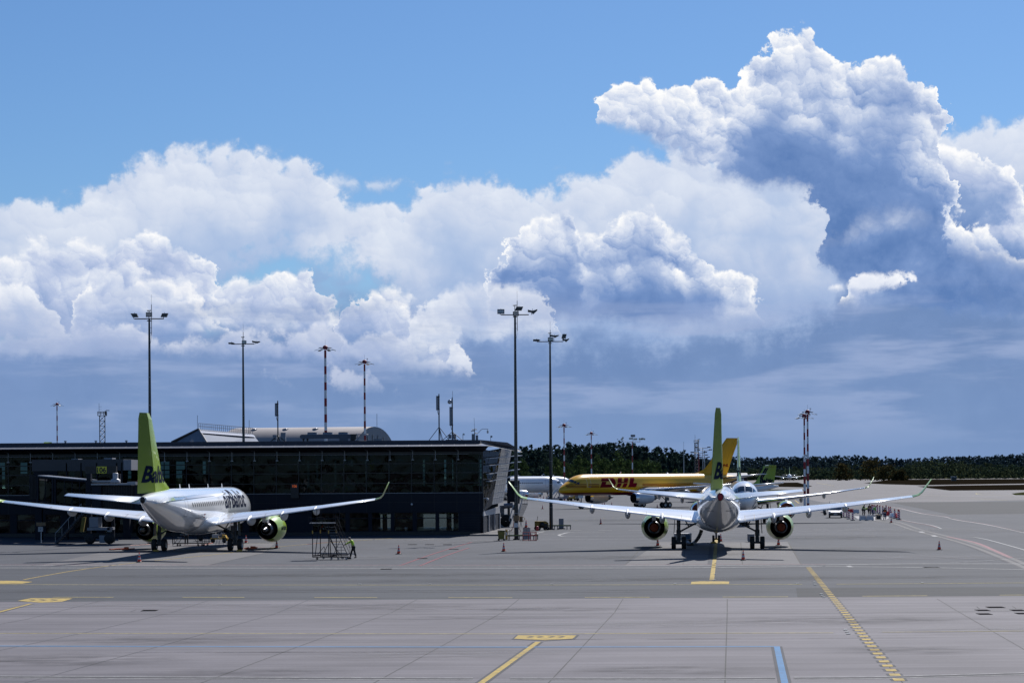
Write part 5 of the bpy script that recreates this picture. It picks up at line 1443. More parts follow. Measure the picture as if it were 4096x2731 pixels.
    for k in range(24):
        xx = -3 - k * 3.35; hgt = random.uniform(1.2, 3.4)
        b.box((xx, random.uniform(7, 22), 4.45 + hgt / 2), (random.uniform(0.4, 2.6), 0.4, hgt))
    for k in range(30):
        b.box((-66 + k * 0.9, 3.0, 4.85), (0.6, 0.5, 0.9))
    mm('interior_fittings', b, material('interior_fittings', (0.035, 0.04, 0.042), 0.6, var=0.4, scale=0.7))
    # end wall: glass corner then pale cladding leaning out
    def P3(x, y, z): return (x, y, z)
    R = Matrix.Rotation(-phi, 3, 'Z')
    def loc(px, py, D):
        v = R @ (pix(px, py, D) - A); return (v.x, v.y, v.z)
    cnr0, cnr1 = (0.02, 0.0, zb1), (0.02, 0.0, 9.0)
    B0, B1 = loc(1967, 2018, 235.5), loc(2004, 1793, 235.5)
    C0, C1 = loc(2012, 2008, 243.8), loc(2047, 1797, 243.8)
    b = MB(); b.quad(cnr0, B0, B1, cnr1); mm('corner_glazing', b, M_gl3)
    b = MB()
    lerp = lambda a, c, t: tuple(a[i] + (c[i] - a[i]) * t for i in range(3))
    for t in (0.31, 0.48, 0.64, 0.80, 0.97):
        b.tube(lerp(cnr0, cnr1, t), lerp(B0, B1, t), 0.03, n=6)
    for u in (0.0, 0.35, 0.68, 1.0):
        b.tube(lerp(cnr0, B0, u), lerp(cnr1, B1, u), 0.04, n=6)
    mm('corner_mullions', b, M_mull)
    b = MB(); b.quad(lerp(cnr0, cnr1, 0), B0, lerp(B0, B1, 0.28), lerp(cnr0, cnr1, 0.30)); b.v = [(x + 0.03, y - 0.02, z) for x, y, z in b.v]; mm('corner_cladding', b, M_clad)
    b = MB()
    nrm = (Vector(C0) - Vector(B0)).cross(Vector(B1) - Vector(B0)).normalized() * 0.25
    b.prism([B0, C0, C1, B1], 0, -nrm if nrm.x < 0 else -nrm); mm('end_cladding', b, M_whitec)
    b = MB()
    for t in (0.12, 0.22, 0.36, 0.52, 0.66, 0.80):
        p, q = Vector(lerp(B0, B1, t)), Vector(lerp(C0, C1, t)); b.tube(p, q, 0.012, n=4)
    for u in (0.2, 0.4, 0.6, 0.8):
        b.tube(Vector(lerp(B0, C0, u)) + Vector((0.02, 0, 0)), Vector(lerp(B1, C1, u)) + Vector((0.02, 0, 0)), 0.006, n=4)
    mm('cladding_seam', b, M_greyp)
    for t in (0.50, 0.62, 0.76, 0.88):
        b = MB(); p, q = Vector(lerp(cnr0, cnr1, t)) + Vector((0.35, -0.3, 0)), Vector(lerp(C0, C1, t)) + Vector((0.9, 0.8, 0)); dd = (q - p)
        b.prism([p, q, q + Vector((0.45, 0, 0.0)), p + Vector((0.45, 0, 0.0))], 0, (0, 0, 0.07)); mm('sun_louvre', b, M_zinc)
    # ground floor end wall
    E0, E1 = (0.02, 0.0, 0.0), loc(1997, 2120, 243.0)
    E1 = (E1[0], E1[1], 0.0)
    b = MB(); b.prism([E0, E1, (E1[0], E1[1], 2.1), (E0[0], E0[1], 2.1)], 0, (-0.3, 0, 0)); mm('end_wall', b, M_clad2)
    b = MB(); b.prism([(0.05, -0.02, 2.0), (E1[0] + 0.05, E1[1], 2.0), (E1[0] + 0.15, E1[1], zb1 + 0.35), (0.05, -0.02, zb1 + 0.05)], 0, (-0.05, 0, 0)); mm('end_fascia', b, M_whitec)
    for t in (0.28, 0.62, 0.97):
        b = MB(); x, y = E1[0] * t, E1[1] * t; b.box((x + 0.12, y, 1.0), (0.16, 0.5, 2.0)); mm('end_door_frame', b, M_whitec)
    b = MB(); b.box((0.6, 6, 0.08), (3.4, 22, 0.16)); b.build('kerb_island', P_seam, root)
    # small dome camera on the corner
    b = MB(); b.tube((0.1, -0.3, 3.9), (0.5, -0.5, 4.0), 0.03); b.lathe([(0.02, 0.0), (0.14, -0.08), (0.13, -0.2), (0.02, -0.28)], (0.55, -0.5, 3.98), n=10); mm('wall_camera', b, M_wpl)
    b = MB(); b.lathe([(0.02, 0.0), (0.12, -0.08), (0.12, -0.18), (0.02, -0.24)], (-7.7, -0.28, 3.45), n=10); mm('wall_camera', b, M_wpl)
    # black box with the orange stand number
    b = MB(); b.box((px2x(1178), -0.35, 4.85), (0.85, 0.45, 1.55)); s = mm('stand_indicator', b, M_black)
    vs, fs = text_mesh('106', 1.0, 0, 0.01); W2 = max(v.x for v in vs); H2 = max(v.y for v in vs)
    b = MB(); b.add([(px2x(1178) - 0.24 + v.x * 0.48 / W2, -0.585, 5.22 + v.y * 0.30 / H2) for v in vs], fs)
    b.build('stand_number', material('orange_led', (0.5, 0.1, 0.02), 0.5, emit=(1.0, 0.18, 0.03), estr=0.2), s)
    # orange vehicle and drums seen through the ground floor windows
    M_or = material('orange_vehicle_paint', (0.45, 0.07, 0.01), 0.5)
    for (px, wd) in ((1285, 2.6), (1612, 2.0)):
        t = thing('service_truck', 'orange truck inside the ground floor windows, ' + ('behind the wheeled steps' if px < 1400 else 'right of the man in yellow'), 'truck', root.matrix_basis @ Vector((px2x(px), 2.6, 0.1)) if False else (A + Matrix.Rotation(phi, 3, 'Z') @ Vector((px2x(px), 2.8, 0.1))), phi, 'orange service trucks indoors')
        b = MB(); b.box((0, 0, 1.55), (wd, 1.8, 1.3)); b.box((0, -0.05, 2.24), (wd * 0.8, 1.5, 0.10)); b.box((-wd * 0.1, 0, 0.78), (wd, 1.6, 0.22)); b.build('cab', M_or, t)
        b = MB(); b.box((-wd * 0.28, -0.92, 1.62), (wd * 0.3, 0.03, 0.7)); b.box((wd * 0.2, -0.92, 1.62), (wd * 0.3, 0.03, 0.7)); b.build('side_window', M_glassd, t)
        for sx in (-0.32, 0.32):
            for sy in (-0.7, 0.7):
                wheel_mb((0, 0, 0.42), 0.42, 0.26); q = MB(); q.lathe([(0.02, -0.13), (0.40, -0.13), (0.42, -0.08), (0.42, 0.08), (0.40, 0.13), (0.02, 0.13)], (wd * sx, sy, 0.42), 'Y', 18); q.build('wheel', M_tyre, t)
    return root

def roof_items():
    M_unit = material('unit_grey', (0.09, 0.10, 0.125), 0.6)
    rz = 10.24
    def at(px, D=232.0): return pix(px, 1800, D).x
    # three panel aerials on tripods
    def panel_aerial(px, D, top, ptop, pbot, pw, label, dish=False, boxes=0, leg=0.75):
        x = at(px, D); t = thing('panel_aerial', label, 'antenna', (x, D, rz), 0, 'mobile phone aerials on the terminal roof')
        H = CAMH + (HZ - top - TILT * (px - 2048)) / FOC * D - rz
        h1 = CAMH + (HZ - ptop - TILT * (px - 2048)) / FOC * D - rz; h0 = CAMH + (HZ - pbot - TILT * (px - 2048)) / FOC * D - rz
        b = MB(); b.tube((0, 0, 0), (0, 0, H), 0.07); b.tube((0, 0, H), (0, 0, H + 0.15), 0.05); b.build('mast', M_black, t)
        b = MB(); b.box((-0.18, 0.02, (h0 + h1) / 2), (pw, 0.16, h1 - h0)); b.build('panel', M_greyp, t)
        b = MB(); b.box((-0.05, 0, h1 - 0.1), (0.3, 0.12, 0.06)); b.box((-0.05, 0, h0 + 0.1), (0.3, 0.12, 0.06)); b.path([(-0.18, 0, h0), (-0.12, 0, h0 - 0.35), (0, 0, h0 - 0.6)], 0.03); b.build('bracket', M_black, t)
        b = MB(); hh = min(1.55, h0 * 0.6) if leg > 0.7 else 0.8
        for a in (205, 335, 80, 290):
            b.tube((0, 0, hh), (leg * 1.7 * math.cos(math.radians(a)), leg * math.sin(math.radians(a)), 0.02), 0.035)
        b.build('tripod', M_black, t)
        if dish:
            b = MB(); b.lathe([(0.02, -0.02), (0.22, 0), (0.24, 0.12), (0.2, 0.25), (0.05, 0.32)], (-0.28, -0.15, H - 0.35), 'Y', 18); b.build('dish', M_galv, t)
            b = MB(); b.tube((0.04, 0, H - 0.3), (0.05, 0, H + 0.85), 0.015); b.build('whip', M_black, t)
        for (bx, bz, bw, bh) in (boxes or []):
            b = MB(); b.box((bx, 0.1, bz + bh / 2), (bw, 0.4, bh)); b.build('equipment_box', M_greyp, t)
        return t
    panel_aerial(1757, 230.0, 1580, 1583, 1640, 0.27, 'slim grey panel aerial on a black tripod, left of the pair near the terminal corner')
    panel_aerial(1810, 230.0, 1594, 1627, 1702, 0.27, 'panel aerial with a small drum dish and whip, right of the pair on the roof', True, [(-0.28, 0.25, 0.35, 0.45), (0.2, 0.2, 0.42, 0.55), (-0.05, 0.0, 1.4, 0.16)])
    panel_aerial(1112, 233.0, 1607, 1612, 1664, 0.28, 'panel aerial with grey cabinets standing alone left of the cooling unit', False, [(-0.35, 0.35, 0.45, 0.5), (0.6, 0.15, 0.55, 0.95), (-0.45, 0.0, 0.45, 0.4)], 0.6)
    # camera cluster
    D = 229.0; x = at(1897, D)
    t = thing('camera_mast', 'white roof camera cluster with a curved arm and hanging dome camera', 'camera mast', (x, D, rz))
    b = MB(); b.tube((0.05, 0, 0), (0.05, 0, 1.35), 0.04); b.tube((0.06, 0, 1.3), (0.0, 0, 2.5), 0.014); b.build('pole', M_black, t)
    b = MB(); b.box((-0.12, 0, 0.38), (0.3, 0.3, 0.72)); b.box((0.3, 0.1, 0.3), (0.28, 0.25, 0.6)); b.build('cabinet', M_greyp, t)
    for (a, c) in (((-0.35, 0, 1.05), (0.02, 0, 1.1)), ((-0.25, 0, 1.22), (0.3, 0, 1.24)), ((0.1, 0, 0.82), (0.4, 0, 0.78))):
        b = MB(); b.tube(a, c, 0.06); b.build('camera', M_wpl, t)
    b = MB(); b.path([(0.35, 0, 0.78), (0.55, 0, 0.95), (0.75, 0, 1.18), (0.9, 0, 1.27), (1.52, 0, 1.27), (1.52, 0, 1.15)], 0.03); b.build('arm', M_galv, t)
    b = MB(); b.lathe([(0.04, 0.0), (0.11, -0.06), (0.11, -0.22), (0.07, -0.34), (0.01, -0.38)], (1.5, 0, 1.15), n=12); b.build('dome_camera', M_wpl, t)
    for (px, D, lab, hh) in ((1852, 228.0, 'small white floodlight on a short post between the aerials and the camera cluster', 0.78), (1963, 230.0, 'small dark floodlight on a short post at the roof corner', 0.55)):
        x = at(px, D); t = thing('roof_floodlight', lab, 'floodlight', (x, D, rz - 0.05), 0, 'small roof floodlights')
        b = MB(); b.tube((0, 0, 0), (0, 0, hh), 0.025); b.build('post', M_black, t)
        b = MB(); b.box((0.08, 0, hh - 0.05), (0.22, 0.12, 0.2), 0, 0, 0, 0.2); b.build('lamp', M_greyp if 'dark' in lab else M_wpl, t)
    # cooling unit
    D = 232.0; x0, x1 = at(1202, D), at(1430, D)
    t = thing('cooling_unit', 'long grey rooftop cooling unit with three fans and pipework', 'cooling unit', ((x0 + x1) / 2, D, rz)); L_ = at(1396, D) - x0; cx = (x0 + x1) / 2
    lx = lambda px: at(px, D) - cx
    b = MB(); b.prism([(lx(1202), -0.6, 0.55), (lx(1205), -0.6, 0.38), (lx(1405), -0.6, 0.38), (lx(1405), -0.6, 0.84), (lx(1208), -0.6, 0.84), (lx(1202), -0.6, 0.70)], 0, (0, 1.4, 0)); b.build('housing', M_unit, t)
    for px in (1250, 1312, 1374):
        b = MB(); b.lathe([(0.62, 0.0), (0.58, 0.14), (0.55, 0.2), (0.5, 0.2), (0.48, 0.05)], (lx(px), 0.1, 0.84), n=24); f = b.build('fan', M_greyp, t)
        b = MB(); b.lathe([(0.57, 0.0), (0.57, 0.035), (0.50, 0.035), (0.50, 0.0)], (lx(px), 0.1, 1.05), n=24)
        for k in range(5):
            a = k * 2 * math.pi / 5; b.tube((lx(px), 0.1, 1.07), (lx(px) + 0.54 * math.cos(a), 0.1 + 0.54 * math.sin(a), 1.07), 0.02)
        b.build('fan_guard', M_black, f)
    for px in (1212, 1228):
        b = MB(); b.prism([(lx(px), 0, 0), (lx(px) + 0.12, 0, 0), (lx(px) + 0.18, 0, 0.38), (lx(px) - 0.06, 0, 0.38)], 0, (0, 0.12, 0)); b.build('leg', M_black, t)
    b = MB(); b.box((lx(1377), -0.66, 0.32), (0.98, 0.1, 0.75)); b.build('control_box', M_unit, t)
    b = MB(); b.box((lx(1415), -0.2, 0.55), (0.6, 0.8, 0.6)); b.box((lx(1412), -0.25, 0.2), (0.5, 0.5, 0.35)); b.build('compressor', M_black, t)
    b = MB(); b.path([(lx(1424), -0.3, 0.6), (lx(1430), -0.3, 0.82), (lx(1468), -0.3, 0.82), (lx(1474), -0.3, 0.75), (lx(1475), -0.3, 0.0)], 0.06); b.path([(lx(1424), -0.3, 0.35), (lx(1432), -0.3, 0.55), (lx(1427), -0.3, 0.9)], 0.05); b.tube((lx(1440), -0.3, 0.08), (lx(1468), -0.3, 0.08), 0.05); b.build('pipework', M_galv, t)
    x = at(1513, D); t = thing('roof_box', 'low dark louvred box on the roof right of the cooling unit', 'vent box', (x, D, rz)); 
    b = MB(); b.box((0, 0, 0.14), (0.9, 0.5, 0.26)); b.box((0, 0, 0.29), (0.96, 0.56, 0.03)); b.build('casing', M_greyp, t)
    for i, px in enumerate((262, 384, 506)):
        x = at(px, 236.0); t = thing('roof_vent', ['small capped roof vent nearest the left edge of the photo', 'small capped roof vent under the lattice tower', 'small capped roof vent just left of the lime fin'][i], 'roof vent', (x, 236.0, rz), 0, 'capped roof vents')
        b = MB(); b.box((0, 0, 0.12), (0.18, 0.18, 0.3)); b.build('pipe', M_greyp, t); b = MB(); b.box((0, 0, 0.34), (0.27, 0.27, 0.12)); b.build('cap', M_galv, t)

terminal(); roof_items()
# ------------------------------------------------------------------ halls behind, masts, towers
def halls():
    # gabled hall: roof slope facing us
    D = 330.0; M_hall = material('weathered_metal_roof', (0.17, 0.19, 0.23), 0.5, 0.3, var=0.1, scale=0.3)
    M_hw = material('hall_wall', (0.10, 0.12, 0.15), 0.7, var=0.1)
    a, b_, c, d = pix(800, 1716, D), pix(1010, 1733, D - 0), pix(1035, 1768, D - 6), pix(824, 1768, D - 6)
    rd = pix(1010, 1733, D)
    t = thing('gabled_hall', 'grey gabled hall with a railed ridge behind the terminal roof', 'hall', (a.x, D, 0))
    L = lambda v: (v.x - a.x, v.y - D, v.z)
    r0, r1 = pix(795, 1716, D), pix(1010, 1735, D); e0 = pix(845, 1800, D - 14); e1 = pix(1068, 1806, D - 14)
    b = MB(); b.quad(L(e0), L(e1), L(r1), L(r0)); b.build('roof', M_hall, t)
    g0 = pix(640, 1800, D + 6)
    b = MB(); b.add([L(e0), L(r0), L(pix(775, 1724, D + 3)), L(pix(690, 1768, D + 5)), L(g0)], [(0, 1, 2, 3, 4)]); b.v += []; b.build('gable_wall', M_hw, t)
    b = MB(); b.tube(L(pix(792, 1718, D)), L(pix(688, 1768, D + 4)), 0.22, n=6); b.tube(L(r0), L(e0), 0.18, n=6); b.build('verge', M_black, t)
    b = MB(); b.prism([L(e0), L(e1), (L(e1)[0], L(e1)[1], 0), (L(e0)[0], L(e0)[1], 0)], 0, (0, 0.3, 0)); b.build('front_wall', M_hw, t)
    b = MB(); k = 26
    for i in range(k + 1):
        p = r0.lerp(r1, i / k); b.tube(L(p), L(p + Vector((0, 0, 0.95))), 0.035, n=4)
    for z in (0.5, 0.95):
        b.tube(L(r0 + Vector((0, 0, z))), L(r1 + Vector((0, 0, z))), 0.035, n=4)
    b.build('ridge_railing', M_greyp, t)
    b = MB()
    for px in (790, 997):
        p = pix(px, 1716 + (px - 790) * 0.09, D); b.tube(L(p), L(p + Vector((0, 0, 2.2))), 0.03, n=4)
    b.build('lightning_rod', M_black, t)
    b = MB(); q0, q1 = r0.lerp(e0, 0.12), r1.lerp(e1, 0.12); q2, q3 = r1.lerp(e1, 0.22), r0.lerp(e0, 0.22)
    n = Vector((0, -0.2, 0.12)); b.quad(L(q3 + n), L(q2 + n), L(q1 + n), L(q0 + n)); b.build('ridge_flashing', material('pale_flashing', (0.45, 0.46, 0.5), 0.4, 0.3), t)
    # barrel-roofed hangar
    D = 420.0; k = D / FOC
    gx, gz = pix(1498, 1706, D).x, pix(1498, 1706, D).z
    Rr = 10.5; t = thing('arched_hangar', 'long pale barrel-roofed hangar showing its glazed end behind the terminal', 'hangar', (gx, D, 0))
    M_arch = material('pale_ribbed_sheet', (0.30, 0.275, 0.265), 0.6, 0.1, var=0.06, scale=0.2)
    hh = gz
    def arc(u):
        a = math.pi * u; return (-math.cos(a) * 5.0, hh * math.sin(a) ** 0.75 if math.sin(a) > 0 else 0.0)
    # axis of the vault runs to the left and slightly away, its end faces right
    ax = Vector((-28.0, 4.0, 0)); wid = Vector((4.6, 8.5, 0))
    n = 28; vs = []
    for k_ in range(2):
        for i in range(n + 1):
            u = i / n; ang = math.pi * u; w = -math.cos(ang); hgt = (math.sin(ang) ** 0.62) * hh
            p = wid * w + ax * k_; vs.append((p.x, p.y, hgt))
    b = MB(); b.add(vs, [(i, i + 1, n + 2 + i, n + 1 + i) for i in range(n)], 0, True); o = b.build('roof', M_arch, t); recalc(o)
    b = MB(); b.add(vs[:n + 1], [tuple(range(n + 1))]); b.v = [(x + 0.05, y, z) for x, y, z in b.v]; b.build('end_wall', material('hangar_end', (0.20, 0.22, 0.25), 0.5), t)
    b = MB()
    for w in np.linspace(-0.7, 0.75, 8):
        p = wid * float(w); h1 = hh * (max(0.0, 1 - float(w) ** 2) ** 0.31) * 0.9; b.tube((p.x + 0.12, p.y - 0.1, 2), (p.x + 0.12, p.y - 0.1, h1), 0.10, n=4)
    b.build('glazing_bars', M_galv, t)
    b = MB()
    for f in (0.38, 0.60, 0.83):
        p = ax * f; b.lathe([(0.5, -0.1), (0.65, 0.12), (0.05, 0.25)], (p.x - 1.2, p.y - 2.2, hh - 0.45), n=12)
    for f, mt in ():
        pass
    b.build('roof_vents', M_galv, t)
    b = MB(); b.tube((0.5, 0, hh), (0.5, 0, hh + 2.6), 0.04, n=4); b.build('lightning_rod', M_black, t)

M_mast = material('dark_mast_paint', (0.012, 0.013, 0.018), 0.4, 0.2, 0.3)
M_mastw = material('mast_white', (0.66, 0.68, 0.70), 0.6); M_mastr = material('mast_red', (0.24, 0.012, 0.018), 0.6)
M_lampf = material('lamp_glass', (0.32, 0.34, 0.34), 0.15, 0, 1.0)

def dark_mast(px, top_y, D, label, heads, extra=True, r=0.21):
    """floodlight mast: heads = list of (x offset m, z offset, width, height, kind, tilt)"""
    v = pix(px, top_y, D); H = v.z
    t = thing('floodlight_mast', label, 'floodlight mast', (v.x, D, 0), 0, 'tall dark floodlight masts')
    b = MB(); b.tube((0, 0, 0), (0, 0, H), r, r * 0.45, 14); b.tube((0, 0, 0), (0, 0, 0.12), r * 1.5, r * 1.5, 14); z = 2.6
    while z < H - 0.5:
        b.tube((0, 0, z), (0, 0, z + 0.05), r * (1 - 0.55 * z / H) + 0.012, None, 14, mi=1); z += 2.7
    b.build('pole', [M_mast, M_greyp], t)
    b = MB(); w = abs(heads[0][0]) ; b.tube((-w, 0, H), (w * 0.98, 0, H), 0.05, n=8); b.box((0, 0, H - 0.2), (0.42, 0.2, 0.08)); b.build('crossarm', M_mast, t)
    for (x, z, ww, hh, kind, tilt) in heads:
        b = MB()
        if kind == 'face':
            b.box((x, -0.1, H + z), (ww, 0.35, hh), 0, 0, tilt, 0)
        elif kind == 'skewL':
            b.prism([(x - ww / 2, 0, H + z + hh / 2), (x + ww * 0.3, 0, H + z + hh / 2), (x + ww / 2, 0, H + z - hh / 2), (x - ww * 0.22, 0, H + z - hh / 2)], 0, (0, 0.4, 0))
        elif kind == 'skewR':
            b.prism([(x - ww * 0.3, 0, H + z + hh / 2), (x + ww / 2, 0, H + z + hh / 2), (x + ww * 0.3, 0, H + z - hh / 2), (x - ww / 2, 0, H + z - hh / 2)], 0, (0, 0.4, 0))
        elif kind == 'flat':
            b.prism([(x - ww / 2, 0, H + z - hh / 2), (x + ww * 0.25, 0, H + z - hh / 2), (x + ww / 2, 0, H + z), (x + ww * 0.25, 0, H + z + hh / 2), (x - ww / 2, 0, H + z + hh / 2)], 0, (0, 0.7, 0))
        elif kind == 'wing':
            b.prism([(x - ww / 2, 0, H + z), (x - ww * 0.1, 0, H + z - 0.05), (x + ww * 0.05, 0, H + z - hh * 0.6), (x + ww / 2, 0, H + z + hh * 0.35), (x + ww / 2, 0, H + z + hh * 0.6), (x, 0, H + z + 0.1), (x - ww / 2, 0, H + z + 0.2)], 0, (0, 0.6, 0))
        hd = b.build('floodlight', M_mast, t)
        if kind == 'face':
            b = MB(); b.box((x, -0.29, H + z), (ww * 0.82, 0.02, hh * 0.75), 0, 0, tilt, 0); b.build('lamp_glass', M_lampf, hd)
        b = MB(); b.tube((x - ww * 0.1, 0.1, H), (x - ww * 0.1, 0.1, H + z), 0.03, n=6); b.tube((x, 0.1, H + z), (x, 0.1, H + z + hh / 2 + 0.1), 0.02, n=6); b.build('bracket', M_mast, hd)
    b = MB(); zb_ = H + max(0.8, max(h_[1] + h_[3] / 2 for h_ in heads) + 0.12); b.box((-0.02, 0, zb_), (0.34, 0.12, 0.07)); b.tube((-0.2, 0, zb_), (-0.1, 0, zb_), 0.075, 0.03, 8); b.tube((0.06, 0, zb_), (0.16, 0, zb_), 0.03, 0.075, 8); b.tube((-0.02, 0, H), (-0.02, 0, zb_), 0.03, n=6); b.build('beacon', M_black, t)
    ax_ = 0.22 if extra else 0.03
    b = MB(); b.tube((ax_, 0, H - 1.6 if extra else H), (ax_, 0, H + 1.38), 0.03, n=6); b.tube((ax_, 0, H + 1.38), (ax_, 0, H + 2.35), 0.010, n=5)
    if extra:
        for z in (H - 0.86, H - 1.36):
            b.tube((0, 0, z), (ax_, 0, z), 0.02, n=5)
        b.path([(ax_, 0, H - 1.6), (ax_ - 0.02, 0, H - 1.9), (0.1, 0, H - 2.4)], 0.012)
    b.build('whip_aerial', M_black, t)
    return t

def striped_mast(px, top_y, D, label, z_base=0.0, stripe=1.4, head='ring', first='r', r=0.26, grp='red and white striped masts', tilt=0.0, cup=True, headr=1.5, wide=None):
    v = pix(px, top_y, D); H = v.z
    t = thing('striped_mast', label, 'light mast', (v.x, D, z_base), 0, grp)
    bw = MB(); z = H; k = 0; rr = lambda q: r * (1.0 - 0.35 * q / H)
    while z > 0.01:
        z0 = max(0.0, z - stripe); bw.tube((0, 0, z0), (0, 0, z), rr(z0), rr(z), 14, mi=1 if (k % 2 == 0) == (first == 'r') else 0, cap=False); z = z0; k += 1
    bw.build('pole', [M_mastw, M_mastr], t)
    if head == 'ring':
        b = MB(); b.lathe([(0.46, 0.0), (0.45, 0.22), (0.34, 0.42), (0.15, 0.52), (0.01, 0.54)], (0, 0, H + 0.30), n=20); b.lathe([(0.3, -0.2), (0.46, 0.0)], (0, 0, H + 0.30), n=20); b.build('dome', M_mastr, t)
        b = MB(); b.lathe([(headr * 0.72, 0.05), (headr * 0.72, 0.13), (headr * 0.66, 0.13), (headr * 0.66, 0.05), (headr * 0.72, 0.05)], (0, 0, H + 0.3), n=24)
        for i in range(6):
            a = i * math.pi / 3 + 0.2; b.tube((0, 0, H + 0.3), (headr * 0.8 * math.cos(a), headr * 0.8 * math.sin(a), H + 0.38), 0.03, n=5)
        b.build('ring', M_strut, t)
        for i in range(6):
            a = i * math.pi / 3 + 0.2; cx, cy = headr * math.cos(a), headr * math.sin(a)
            b = MB(); b.box((cx, cy, H + 0.02), (0.75, 0.55, 0.07), 0, a, 0, 0.32); b.build('floodlight', M_lampf, t)
        b = MB(); b.tube((0, 0, H + 0.8), (0, 0, H + 1.8), 0.015, n=5)
        if cup:
            b.tube((0.55, 0, H + 0.4), (0.55, 0, H + 1.0), 0.025, n=5); b.box((0.55, 0, H + 1.05), (0.3, 0.15, 0.10))
        b.build('aerial', M_black, t)
    else:
        b = MB(); b.tube((-2.2, 0, H), (2.4, 0, H), 0.10, n=6); b.build('crossarm', M_mastw, t)
        for (x, z, a) in ((-2.9, 0.9, -0.9), (-0.4, 0.9, 0.0), (0.9, 0.75, 0.0), (2.4, 0.75, 0.1), (3.2, 0.8, 0.2)):
            b = MB(); b.box((x, 0, H + z), (1.1, 0.4, 0.5), 0, 0, 0, a); b.build('floodlight', M_lampf, t)
            b = MB()
        b = MB(); b.box((0.2, 0, H + 1.7), (1.3, 0.4, 0.7)); b.build('cabinet', M_greyp, t)
        b = MB(); b.tube((-2.2, 0, H), (-2.9, 0, H + 0.8), 0.08, n=5); b.tube((2.2, 0, H), (2.2, 0, H + 0.8), 0.08, n=5); b.tube((0.2, 0, H), (0.2, 0, H + 1.6), 0.08, n=5); b.build('bracket', M_mastw, t)
    return t

def lattice(px, top_y, D, label, w, plat=1.6, mat=None, red=False):
    v = pix(px, top_y, D); H = v.z; mat = mat or M_strut
    t = thing('lattice_tower', label, 'lattice tower', (v.x, D, 0), 0.15, 'lattice towers')
    b = MB(); h = w / 2
    for sx in (-h, h):
        for sy in (-h, h):
            b.tube((sx, sy, 0), (sx, sy, H), 0.06 * w, n=4)
    z = 0; k = 0
    while z < H:
        z1 = min(H, z + w)
        for (a, c) in (((-h, -h), (h, -h)), ((h, -h), (h, h)), ((h, h), (-h, h)), ((-h, h), (-h, -h))):
            p, q = (a, c) if k % 2 else (c, a)
            b.tube((*p, z), (*q, z1), 0.030 * w, n=4); b.tube((*a, z1), (*c, z1), 0.03 * w, n=4); b.tube((*q, z), (*p, z1), 0.030 * w, n=4)
        z = z1; k += 1
    b.build('lattice', [mat], t)
    b = MB(); e = plat * w / 2
    for z in (H, H + w * 0.45, H + w * 0.75):
        for (a, c) in (((-e, -e), (e, -e)), ((e, -e), (e, e)), ((e, e), (-e, e)), ((-e, e), (-e, -e))):
            b.tube((*a, z), (*c, z), 0.04 * w, n=4)
    for sx in (-e, -e / 3, e / 3, e):
        b.tube((sx, -e, H), (sx, -e, H + w * 0.75), 0.03 * w, n=4); b.tube((sx, e, H), (sx, e, H + w * 0.75), 0.03 * w, n=4)
    b.box((0, 0, H), (plat * w, plat * w, 0.06 * w)); b.build('platform', mat, t)
    b = MB(); b.box((e * 0.75, 0, H + w * 0.5), (0.3 * w, 0.3 * w, w * 0.8)); b.box((e * 1.2, 0, H + w * 1.0), (w * 0.7, 0.2, 0.12 * w)); b.build('lamps', M_black, t)
    b = MB(); b.tube((-e * 0.7, 0, H), (-e * 0.7, 0, H + w * 2.4), 0.03 * w, n=4); b.tube((-e * 0.7, 0, H + w * 1.2), (-e * 0.1, 0, H + w * 1.2), 0.02 * w, n=4); b.tube((-e * 0.7, 0, H + w * 1.7), (-e * 0.1, 0, H + w * 1.75), 0.02 * w, n=4); b.build('aerial', mat, t)

